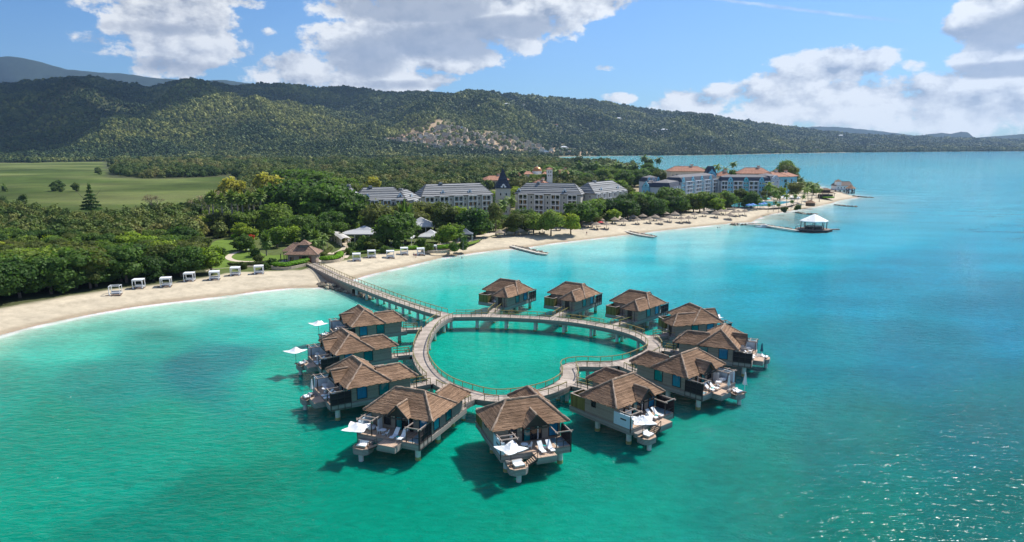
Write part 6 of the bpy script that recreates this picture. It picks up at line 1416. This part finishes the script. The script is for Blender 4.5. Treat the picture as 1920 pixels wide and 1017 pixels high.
bl = thing('beach_lounger', 'x', 'sun lounger', group='loungers under the beach parasols'); MB().box(-.33, .33, -.9, .5, .25, .35).build('seat', mat('lounger_canvas', (.42, .37, .32), rough=.8), bl); MB().add([(-.33, .5, .3), (.33, .5, .3), (.33, 1.0, .75), (-.33, 1.0, .75), (-.33, .55, .22), (.33, .55, .22), (.33, 1.05, .68), (-.33, 1.05, .68)], [(0, 1, 2, 3), (7, 6, 5, 4), (0, 3, 7, 4), (1, 5, 6, 2), (3, 2, 6, 7)]).build('backrest', _M['lounger_canvas'], bl)
for x in (-.28, .28):
    for y in (-.8, .4): MB().bar((x, y, 0), (x, y, .26), .05).build('leg', darkm, bl)
kids(bl); zones = [(1055, 'before the middle of the grey hotel'), (1180, 'before the end wing of the grey hotel'), (1310, 'before the gap left of the pool arch'), (1500, 'near the pier')]
for i, (px, py) in enumerate(BU):
    p = P(px, py, 1.8); p.z = Hs(p.x, p.y); zi = next(z for z in zones if px < z[0]); lo = [b for b in BU if next(z for z in zones if b[0] < z[0]) == zi]; k = lo.index((px, py)); lb = '%s thatched beach parasol from the left %s' % (ORD[k], zi[1])
    o = bu if i == 0 else dup(bu, p, 0, lb); o.location = p; o['label'] = lb; s_ = random.uniform(1.25, 1.45); o.scale = (s_, s_, s_*.8)
    for j in (-1, 1):
        q = p+Vector((j*.9-.2, -.9, 0)); q.z = Hs(q.x, q.y); ll = 'lounger %s of pole, %s thatched parasol %s' % ('left' if j < 0 else 'right', ORD[k], zi[1].replace('the ', ''))
        if i == 0 and j < 0: bl.location = q; bl['label'] = ll; c = bl
        else: c = dup(bl, q, 0, ll)
        c.rotation_euler.z = random.uniform(-.4, .4)
# ---- pool side
ar = thing('pool_arch', 'white free standing arch between the blue hotels and the beach', 'arch', P(1382, 384, G0)); MB().box(-6, -4.4, -.6, .6, 0, 6.2).build('column', wtrim, ar); MB().box(4.4, 6, -.6, .6, 0, 6.2).build('column', wtrim, ar); MB().box(-6.6, 6.6, -.8, .8, 6.2, 7.2).build('lintel', wtrim, ar)
for x in (-6.2, 6.2): ar
sheet('pool_water', [(1370, 388), (1440, 386), (1470, 382), (1480, 378), (1420, 378), (1372, 381)], 2.06, mat('pool_water_blue', (.08, .42, .50), rough=.1, var=.1)); sheet('pool_deck', [(1310, 396), (1400, 393), (1470, 388), (1500, 378), (1480, 366), (1350, 374), (1290, 388)], 2.03, mat('pool_paving', (.50, .42, .32), rough=.85, var=.15))
bcan = mat('blue_canvas', (.02, .16, .50), rough=.7); tcan = mat('turquoise_canvas', (.08, .50, .48), rough=.7)
def sunshade(px, py, m, lb, s_=1.0):
    t = thing('pool_umbrella', lb, 'umbrella', P(px, py, G0), 0, 'canvas umbrellas round the pool', s_); mb = MB(); n = 8; mb.add([(1.9*math.cos(i*math.pi/4), 1.9*math.sin(i*math.pi/4), 2.3) for i in range(n)]+[(0, 0, 3.1)], [(i, (i+1) % n, n) for i in range(n)]+[tuple(range(n-1, -1, -1))]); mb.build('canopy', m, t); MB().cyl((0, 0), .05, 0, 3, 5).build('pole', whitem, t)
WHT = mat('bright_canvas', (.82, .82, .80))
for i, (px, py, c, sz) in enumerate([(1404, 394, 'bright blue', 1.3), (1411, 393, 'bright blue', 1.3), (1425, 391, 'sky blue', 1.2), (1432, 390, 'sky blue', 1.2), (1283, 391, 'turquoise', 1.0), (1290, 394, 'turquoise', 1.1), (1346, 389, 'white', 1.0), (1354, 392, 'white', 1.1), (1366, 390, 'blue', 1), (1462, 378, 'white', 1.3), (1474, 380, 'white', 1.3), (1486, 378, 'white', 1.4), (1495, 380, 'white', 1.4), (1470, 374, 'blue', 1.0), (1490, 374, 'pale blue', 1.1), (1440, 380, 'turquoise', 1.1), (1415, 384, 'white', 1), (1398, 388, 'white', 1)]):
    sunshade(px, py, {'bright blue': bcan, 'sky blue': bcan, 'blue': bcan, 'pale blue': bluew, 'turquoise': tcan, 'white': WHT}[c], '%s canvas umbrella, %s from the left of those round the pool' % (c, ORD[i] if False else ORD[sorted([1404, 1411, 1425, 1432, 1283, 1290, 1346, 1354, 1366, 1462, 1474, 1486, 1495, 1470, 1490, 1440, 1415, 1398]).index(px)]), sz)
rb = thing('red_beach_umbrella', 'single red beach umbrella before the grey hotel end wing', 'umbrella', P(1126, 425, G0)); mb = MB(); mb.add([(1.6*math.cos(i*math.pi/4), 1.6*math.sin(i*math.pi/4), 2.1) for i in range(8)]+[(0, 0, 2.8)], [(i, (i+1) % 8, 8) for i in range(8)]); mb.build('canopy', mat('red_canvas', (.55, .04, .05)), rb); MB().cyl((0, 0), .04, 0, 2.7, 5).build('pole', whitem, rb)
# ---- thatched bar on the point
t = thing('beach_bar', 'two tiered brown thatched beach bar on the sandy point', 'bar', P(1547, 371, G0), .2); MB().box(-4.5, 4.5, -3, 3, -.3, 2.6).build('wall', darkm, t)
for nm, (w, d, z0, z1) in (('roof', (6, 4.5, 3.6, 5.4)), ('upper_roof', (3.6, 2.8, 6.0, 7.4))):
    mb = MB(); c = [(-w, -d, z0), (w, -d, z0), (w, d, z0), (-w, d, z0)]; r = [(-w*.35, 0, z1), (w*.35, 0, z1)]
    thatch(mb, c[0], c[1], r[1], r[0]); thatch(mb, c[2], c[3], r[0], r[1]); thatch(mb, c[3], c[0], r[0], r[0]); thatch(mb, c[1], c[2], r[1], r[1]); mb.build(nm, thm, t)
MB().box(-2.5, 2.5, -2, 2, 4.8, 6.1).build('upper_wall', darkm, t)
for x in (-5, 0, 5): MB().box(x-.15, x+.15, -3.9, -3.6, -.3, 3.7).build('post', barkm, t)
t = thing('thatched_hut', 'small round brown hut among coconut palms on the beach', 'hut', P(1519, 386, G0)); MB().cyl((0, 0), 3.0, -.2, 2.2, 10).build('wall', mat('reed_wall', (.14, .08, .05), rough=.95, var=.3), t); MB().cyl((0, 0), 3.7, 2.0, 4.0, 10, .3).build('roof', thm, t)
# ---- groynes and piers
rockm = mat('reef_rock', (.20, .17, .13), rough=.95, var=.45, scale=.6, bump=.6); rockl = mat('pale_rock', (.46, .39, .28), rough=.95, var=.35, scale=.6, bump=.6)
def rockmesh(seed, m):
    g = random.Random(seed); mb = MB(); V, F = core_blob([(0, 0, 0, 1, .8, .6)], 1, seed); me = npmesh('rock', V*(1+.12*np.random.default_rng(seed).normal(size=V.shape)), F, m, parent='DATA', smooth=False); return me
ROCKS = [rockmesh(i, rockm) for i in range(4)]; ROCKL = [rockmesh(i+9, rockl) for i in range(3)]
def rocks(root, line, w, n, smin, smax, light=.2, z=.1, cap_=280):
    L_ = [Vector(p) for p in line]; seg = sum((b-a).length for a, b in zip(L_, L_[1:]))
    for i in range(n):
        s_ = random.random()*seg
        for a, b in zip(L_, L_[1:]):
            l = (b-a).length
            if s_ <= l: break
            s_ -= l
        d = (b-a)/l; nrm = Vector((-d.y, d.x, 0)); off = random.uniform(-1, 1)*w/2; me = random.choice(ROCKL if random.random() < light else ROCKS)
        o = link('rock', me, root, a+d*s_+nrm*off+Vector((0, 0, z+random.uniform(-.2, .25)-abs(off)*.12))-root.location); r = random.uniform(smin, smax); o.scale = (r, r*random.uniform(.7, 1.2), r*random.uniform(.6, .9)); o.rotation_euler = (random.uniform(-.4, .4), random.uniform(-.4, .4), random.random()*6)
for lb, pts, w, top, n in [('low rock groyne with pale flat walk, first right of the cabanas', [(958, 461), (985, 468), (1010, 474), (1026, 476)], 3.6, True, 110), ('narrow rock groyne before the right part of the grey hotel', [(1171, 433), (1200, 440), (1228, 444)], 3.2, True, 80),
                           ('short dark rock groyne behind the white roofed pavilion', [(1494, 399), (1515, 402), (1534, 402)], 2.6, False, 50), ('dark rock groyne off the sandy point, the nearer one', [(1562, 384), (1590, 387), (1607, 388)], 2.4, False, 50), ('dark rock groyne off the tip of the sandy point', [(1597, 368), (1620, 370), (1638, 371)], 2.4, False, 50)]:
    L_ = [P(a, b, .15) for a, b in pts]; t = thing('rock_groyne', lb, 'groyne', L_[0], group='rock groynes along the beach'); rocks(t, L_, w, n, .5, 1.1, .15)
    if top:
        q = resample(catmull([P(a, b, .75)-L_[0] for a, b in pts], False, 4), 1.5); fr = frames(q, False); mb = MB()
        for i in range(len(q)-1):
            a, b, f0, f1 = q[i], q[i+1], fr[i]*.75*(1+.2*math.sin(i*2.3)), fr[i+1]*.75*(1+.2*math.sin((i+1)*2.3)); mb.add([a-f0, a+f0, b+f1, b-f1, a-f0-Vector((0, 0, .5)), a+f0-Vector((0, 0, .5)), b+f1-Vector((0, 0, .5)), b-f1-Vector((0, 0, .5))], [(0, 1, 2, 3), (0, 4, 5, 1), (1, 5, 6, 2), (3, 2, 6, 7), (0, 3, 7, 4)])
        mb.build('walk_slab', mat('pale_concrete', (.55, .50, .42), rough=.9, var=.15), t)
t = thing('rock_bank', 'dark boulders banked along the left side of the jetty root', 'rocks', cause[18]); L_ = [P(602, 531, .3), P(618, 538, .3), P(650, 545, .2), P(680, 556, .1), P(706, 562, 0)]; rocks(t, L_, 3.2, 150, .35, .95, .22)
L_ = [P(632, 528, .3), P(670, 540, .2), P(715, 560, 0)]; rocks(t, L_, 2.6, 70, .4, .9, .1); rocks(t, [P(608, 535, .4), P(626, 538, .4)], 2.4, 26, .4, .9, .9, .3)
def pier():
    pts = [(1400, 420), (1430, 422), (1462, 427), (1496, 432)]; L_ = [P(a, b, .1) for a, b in pts]; t = thing('rock_pier', 'long low rock pier leading to the white roofed pavilion', 'pier', L_[0]); rocks(t, L_, 3.0, 120, .5, 1.0, .1)
    q = resample(catmull([P(a, b, 1.05)-L_[0] for a, b in pts], False, 4), 1.5); fr = frames(q, False); mb = MB()
    for i in range(len(q)-1):
        a, b, f0, f1 = q[i], q[i+1], fr[i]*1.1, fr[i+1]*1.1; dn = Vector((0, 0, .5)); mb.add([a-f0, a+f0, b+f1, b-f1, a-f0-dn, a+f0-dn, b+f1-dn, b-f1-dn], [(0, 1, 2, 3), (0, 4, 5, 1), (1, 5, 6, 2), (3, 2, 6, 7), (0, 3, 7, 4)])
    mb.build('walk_slab', _M['pale_concrete'], t); rocks(t, [P(1370, 421, .6), P(1400, 421, .3)], 2.5, 30, .4, .9, .2)
    c = P(1525, 434, 0); t = thing('pier_pavilion', 'octagonal bar pavilion with bright white pointed roof at the pier end', 'pavilion', c, .1)
    def octo(r, z0, z1, nm, m, sy=.85, r2=None): MBo = MB(); n = 8; r2 = r if r2 is None else r2; MBo.add([(r*math.cos((i+.5)*math.pi/4), sy*r*math.sin((i+.5)*math.pi/4), z0) for i in range(n)]+[(r2*math.cos((i+.5)*math.pi/4), sy*r2*math.sin((i+.5)*math.pi/4), z1) for i in range(n)], [(i, (i+1) % n, n+(i+1) % n, n+i) for i in range(n)]+[tuple(range(n-1, -1, -1)), tuple(range(n, 2*n))]); return MBo.build(nm, m, t)
    octo(9.0, .15, 1.15, 'deck', mat('dark_pier_base', (.05, .045, .04), rough=.9)); octo(8.9, 1.15, 1.3, 'deck_boards', mat('pier_boards', (.20, .15, .12), rough=.85, var=.2)); octo(6.9, 5.0, 5.35, 'valance', WHT, .9); octo(6.9, 5.35, 8.7, 'roof', WHT, .9, .12)
    for i in range(8): a = (i+.5)*math.pi/4; MB().box(-.13, .13, -.13, .13, 1.3, 5.1).build('post', darkm, t, loc=(6.1*math.cos(a), 5.4*math.sin(a), 0)); 
    octo(4.2, 1.3, 2.5, 'bar_counter', darkm, .8); octo(4.5, 2.5, 2.62, 'counter_top', beamm, .8)
    rl = MB(); pts = [(8.6*math.cos(a), 7.4*math.sin(a), 2.3) for a in np.linspace(math.pi*.1, math.pi*1.25, 12)]
    for a, b in zip(pts, pts[1:]): rl.bar(a, b, .08)
    for a in pts: rl.bar(a, (a[0], a[1], 1.3), .08)
    rl.build('railing', darkm, t); MB().box(8.6, 12.6, -2.2, -.6, .7, 1.2).build('landing_stage', _M['pier_boards'], t)
    for i in range(6): a = i*math.pi/3; MB().cyl((5.2*math.cos(a), 4.4*math.sin(a)-.3), .2, 1.3, 2.05, 6).build('bar_stool', beamm, t)
pier()
def stilt_house():
    p = P(1578, 360, 0); t = thing('stilt_house', 'white stilt house with grey brown roof beyond the sandy point', 'building', p, .1); MB().box(-8, 7, -4, 4, 2, 5.8).build('wall', whitem, t); MB().box(-9.5, 8.5, -5.6, 5.2, 1.6, 2.0).build('deck', darkm, t); hip(t, -8, 7, -4, 4, 5.8, 9.3, 2.5, mat('brown_grey_roof', (.22, .17, .14), rough=.9, var=.2), n=6, th=.12, seg=3, hips=(1, .3))
    MB().box(-8, -3.6, -4.5, -1, 5.8, 9.6).build('tower', whitem, t); mb = MB(); c = [(-8.6, -5.1, 9.6), (-3, -5.1, 9.6), (-3, -.4, 9.6), (-8.6, -.4, 9.6)]
    for i in range(4): thatch(mb, c[i], c[(i+1) % 4], (-5.8, -2.8, 11.6), (-5.8, -2.8, 11.6), n=4)
    mb.build('tower_roof', thm, t)
    for x in (-6, -3, 0, 3, 5.6): win(t, x, -4.03, 3.2)
    for x in (-8.5, -4, 0, 4, 8):
        for y in (-4.6, 4): MB().box(x-.25, x+.25, y-.25, y+.25, -2, 1.7).build('stilt', darkm, t)
    MB().box(-24, -9.5, -1.2, 1.2, 1.5, 1.9).build('footbridge', darkm, t)
    p = P(1594, 363, 0); t = thing('stilt_gazebo', 'round thatched gazebo on stilts beside the white stilt house', 'gazebo', p); MB().cyl((0, 0), 4.0, 1.0, 1.4, 10).build('deck', darkm, t); MB().cyl((0, 0), 4.8, 4.4, 7.6, 12, .2).build('roof', thm, t)
    for i in range(8): a = i*math.pi/4; MB().box(-.18, .18, -.18, .18, -2, 4.6).build('post', darkm, t, loc=(3.4*math.cos(a), 3.4*math.sin(a), 0))
stilt_house()
# ---- boats
def boat(px, py, L_, m, lb, rz=0, cabin=False, nm='fishing_boat'):
    t = thing(nm, lb, 'boat', P(px, py, 0), rz); mb = MB(); n = 9; vs = []
    for i in range(n):
        u = i/(n-1)*2-1; w = L_*.11*(1-abs(u)**2.4)+.02; sh = .12*L_*.35*abs(u)**2+L_*.055
        vs += [(u*L_/2*.94, -w*.6, -.3), (u*L_/2, -w, sh), (u*L_/2*.97, -w*.8, sh), (u*L_/2*.9, -w*.5, .25), (u*L_/2*.9, w*.5, .25), (u*L_/2*.97, w*.8, sh), (u*L_/2, w, sh), (u*L_/2*.94, w*.6, -.3)]
    mb.add(vs, [(i*8+k, (i+1)*8+k, (i+1)*8+(k+1) % 8, i*8+(k+1) % 8) for i in range(n-1) for k in range(8)]); mb.build('hull', m, t)
    for u in (-.25, .1, .4): MB().box(u*L_/2-.2, u*L_/2+.2, -L_*.09, L_*.09, L_*.04, L_*.04+.1).build('seat', beamm, t)
    if cabin: MB().box(-L_*.2, L_*.12, -L_*.07, L_*.07, L_*.05, L_*.14).build('cabin', whitem, t); MB().box(-L_*.18, L_*.1, -L_*.072, -L_*.071, L_*.085, L_*.12).build('window', glassd, t)
    return t
gb = mat('green_hull', (.03, .12, .07), rough=.5); bb = mat('dark_blue_hull', (.02, .06, .12), rough=.5)
boat(1052, 301.5, 17, bb, 'dark blue boat farthest left on the bay'); boat(1084, 301.5, 18, gb, 'green boat with small cabin on the bay, in the middle', cabin=True); boat(1193, 306.5, 20, gb, 'long slim green boat alone on the bay, rightmost'); boat(1278, 312.5, 14, bb, 'speeding dark boat at the head of a white wake', math.pi, True, 'motor_boat')
boat(1434, 427, 10, whitem, 'white motor boat moored along the rock pier', 0.06, True, 'motor_boat')
ribbon('wake', [(1284, 312.5), (1340, 312.6), (1400, 312.8), (1480, 313.2)], 3.2, .03, mat('foam_white', (.75, .78, .78), rough=.9, var=.2, scale=.3))
# ---- people on the beach
def person(p, shirt, legs, lb, sit=False, rz=0):
    t = thing('person', lb, 'person', p, rz); hd = .0
    bm_ = bpy.data.meshes.new('body'); v = [(0, 0, .92), (0, 0, 1.2), (0, .01, 1.42), (0, 0, 1.52), (0, -.01, 1.66), (.1, 0, .88), (.12, -.03, .48), (.13, 0, .06), (.13, -.12, .03), (-.1, 0, .88), (-.13, .1, .5), (-.14, .18, .08), (-.14, .08, .03), (.19, 0, 1.4), (.25, .02, 1.12), (.24, -.12, .9), (-.19, 0, 1.4), (-.26, -.02, 1.14), (-.27, -.1, .9)]
    e = [(0, 1), (1, 2), (2, 3), (3, 4), (0, 5), (5, 6), (6, 7), (7, 8), (0, 9), (9, 10), (10, 11), (11, 12), (2, 13), (13, 14), (14, 15), (2, 16), (16, 17), (17, 18)]; rad = [.14, .13, .13, .06, .11, .1, .07, .045, .03, .1, .07, .045, .03, .06, .045, .03, .06, .045, .03]
    bm_.from_pydata(v, e, []); o = link('body', bm_, t); o.modifiers.new('skin', 'SKIN')
    for i, r in enumerate(rad): bm_.skin_vertices[0].data[i].radius = (r, r*.85)
    bm_.skin_vertices[0].data[0].use_root = True; o.modifiers.new('sub', 'SUBSURF').levels = 1; bm_.materials.append(mat('skin', (.42, .24, .16), rough=.6)); 
    MB().cyl((0, 0), .19, .78, 1.0, 8, .17).build('shorts', legs, t); MB().cyl((0, 0), .165, 1.0, 1.45, 8, .2).build('shirt', shirt, t)
rd = mat('red_cloth', (.5, .05, .04)); wh = mat('white_cloth', (.75, .75, .74)); nv = mat('navy_cloth', (.02, .04, .12))
for px, py, a, b, lb in [(780, 482, rd, nv, 'person in a red top standing in front of the fifth cabana right of the jetty'), (776, 481, wh, rd, 'person in a white top beside the person in red near the cabanas'), (866, 480, wh, nv, 'person walking alone on wet sand right of the cabanas'), (1346, 424, nv, wh, 'person in dark top standing on the beach left of the pier root'), (1350, 424, wh, nv, 'person in white top standing on the beach left of the pier root'), (1470, 408, rd, wh, 'person in a red top near the coconut palms by the point'), (900, 458, wh, nv, 'person in white top on the sand before the slender tree'), (1100, 440, nv, rd, 'person in dark top on the sand before the grey hotel end wing')]:
    p = P(px, py, 1.0); p.z = Hs(p.x, p.y); person(p, a, b, lb, rz=random.random()*6)
# ---- hillside houses
VC = [mat('house_wall_%s' % n, c, rough=.9, var=.15, scale=.2) for n, c in (('cream', (.68, .57, .42)), ('white', (.80, .76, .68)), ('grey', (.46, .40, .33)), ('tan', (.60, .42, .27)), ('blue', (.36, .56, .64)))]; VN = ['cream', 'white', 'grey concrete', 'tan', 'pale blue']
VR = [mat('house_roof_grey', (.50, .40, .30), var=.15), mat('house_roof_red', (.42, .14, .08), var=.2), mat('house_roof_white', (.68, .70, .72), var=.1), mat('house_roof_blue', (.10, .16, .22))]
HOLE = unit('window', glassd, (-.9, .9, -.06, .06, 0, 1.6))
def house(ci, w, d, h, ri, flat):
    t = thing('hillside_house', 'x', 'house'); mb = MB().box(-w/2, w/2, -d/2, d/2, -4, h)
    if flat: mb.box(-w/2+.4, w*.1, -d/2+2, d/2-.4, h, h+2.9)
    mb.build('wall', VC[ci], t)
    if flat: MB().box(-w/2-.4, w/2+.4, -d/2-.4, d/2+.4, h-.02, h+.3).build('roof', VR[ri], t); MB().box(-w/2+.1, w*.1+.3, -d/2+1.7, d/2-.1, h+2.9, h+3.2).build('roof', VR[ri], t)
    else: hip(t, -w/2, w/2, -d/2, d/2, h, h+2.6, min(w, d)/2, VR[ri], n=3, th=.1, seg=6, oh=.7)
    for x in np.arange(-w/2+1.8, w/2-1, 3.4):
        for z in ((.9, 4.1) if h > 5.5 else (.9,)): link('window', HOLE, t, (x, -d/2-.03, z))
    return t
HP = [house(0, 13, 9, 6.4, 0, True), house(1, 14, 9, 6.2, 0, True), house(2, 15, 10, 6.6, 0, True), house(3, 12, 9, 3.6, 0, True), house(4, 12, 9, 6.2, 0, True), house(1, 14, 10, 3.8, 1, False), house(1, 16, 10, 6.2, 2, False), house(0, 13, 9, 3.8, 3, False)]
HD = ['cream flat roofed house', 'white flat roofed house', 'grey concrete unfinished house', 'tan flat roofed house', 'pale blue flat roofed house', 'white red roofed house', 'large white house', 'cream blue roofed house']
for h_ in HP: kids(h_); [kids(c) for c in kids(h_)]
hu = set()
def place_house(k, px, py, lb, grp, s_=1.0):
    p = hit(px, py)
    if k in hu: o = dup(HP[k], p, random.uniform(-.5, .5), lb, grp)
    else: hu.add(k); o = HP[k]; o.location = p; o.rotation_euler.z = random.uniform(-.5, .5); o['label'] = lb; o['group'] = grp
    o.scale = (s_, s_, s_)
rv = random.Random(21); rows = [(243, 840, 868, 9), (247, 812, 872, 9), (240, 822, 850, 9), (254, 756, 940, 11), (259, 742, 965, 12), (264, 727, 990, 12), (269, 718, 1000, 12), (274, 770, 1040, 12), (279, 800, 1075, 14), (284, 880, 1095, 15), (288, 960, 1090, 17)]
for py, x0, x1, st_ in rows:
    x = x0
    while x < x1:
        k = rv.choices(range(5), [.42, .12, .12, .31, .03])[0]; 
        if rv.random() < .88: wz = (' on the top terraces' if py < 255 else (' on the middle terraces' if py < 275 else ' in the lowest rows'))+' of the hillside village, '+('left end' if x < 820 else ('middle' if x < 940 else 'right end')); place_house(k, x+rv.uniform(-2, 2), py+rv.uniform(-1.6, 1.6), HD[k]+wz, HD[k]+'s of the hillside village', rv.uniform(1.1, 1.4))
        x += st_*rv.uniform(.8, 1.2)
HH = [(1160, 226, 6, 1.7, 'top'), (1245, 248, 6, 1.8, ''), (1195, 240, 5, 1.3, ''), (1214, 236, 5, 1.2, ''), (1320, 261, 1, 1.4, ''), (1385, 261, 5, 1.5, ''), (1265, 233, 6, 1.3, ''), (1120, 283, 5, 1.2, ''), (1477, 278, 7, 1.6, ''), (1355, 286, 1, 1.2, ''), (1310, 289, 1, 1.3, ''), (1577, 258, 6, 2.0, ''), (1592, 271, 6, 1.6, ''), (1490, 263, 1, 1.4, ''), (1532, 281, 0, 1.7, ''), (1637, 276, 1, 2.0, ''), (1400, 277, 1, 1.2, ''), (1422, 281, 5, 1.3, ''), (1043, 236, 5, 1.0, ''), (950, 199, 6, 1.3, ''), (960, 189, 1, 1.4, ''), (982, 198, 1, .9, ''), (1055, 197, 6, 1, ''), (1180, 219, 1, 1, ''), (1015, 247, 1, 1.1, ''), (1062, 236, 1, .9, ''), (852, 176, 5, 1.2, ''), (1022, 289, 7, 1.9, ''), (1057, 281, 6, 1.5, ''), (1180, 286, 4, 1.2, ''), (1192, 287, 4, 1.2, ''), (1228, 249, 0, 1.2, ''), (1235, 241, 1, 1, ''), (1290, 256, 0, 1.2, ''), (1304, 262, 5, 1.2, ''), (1332, 266, 1, 1.2, ''), (1350, 258, 0, 1.1, ''), (1440, 262, 5, 1.2, ''), (1460, 268, 5, 1.2, ''), (1505, 270, 1, 1.3, ''), (1550, 272, 0, 1.5, ''), (1610, 272, 1, 1.6, ''), (1100, 244, 1, .8, ''), (1130, 255, 1, .8, ''), (1082, 258, 0, 1, ''), (1150, 266, 5, .8, ''), (1205, 268, 1, .8, ''), (1075, 215, 1, .7, ''), (1270, 270, 1, .9, ''), (1285, 281, 7, 1.2, ''), (1410, 262, 1, 1, ''), (1165, 246, 1, .9, ''), (1000, 232, 1, .7, ''), (1035, 225, 5, .7, ''), (1450, 277, 1, 1.1, ''), (1370, 270, 0, 1.2, '')]
def zone(px, py):
    v = 'high on the hill' if py < 215 else ('halfway uphill' if py < 262 else 'by the shore')
    h_ = 'above the village' if px < 1100 else ('above the bay head' if px < 1200 else ('above the blue hotels' if px < 1340 else ('above the red hotels' if px < 1500 else 'beyond the sandy point')))
    return v+' '+h_
zz = {}
for q in sorted(HH): zz.setdefault((q[2], zone(q[0], q[1])), []).append(q)
for (k, z), l in zz.items():
    for i, (px, py, _, s_, _2) in enumerate(l): place_house(k, px, py, (ORD[i]+' from the left, ' if len(l) > 1 else '')+HD[k]+' '+z, HD[k]+'s on the hill', s_)
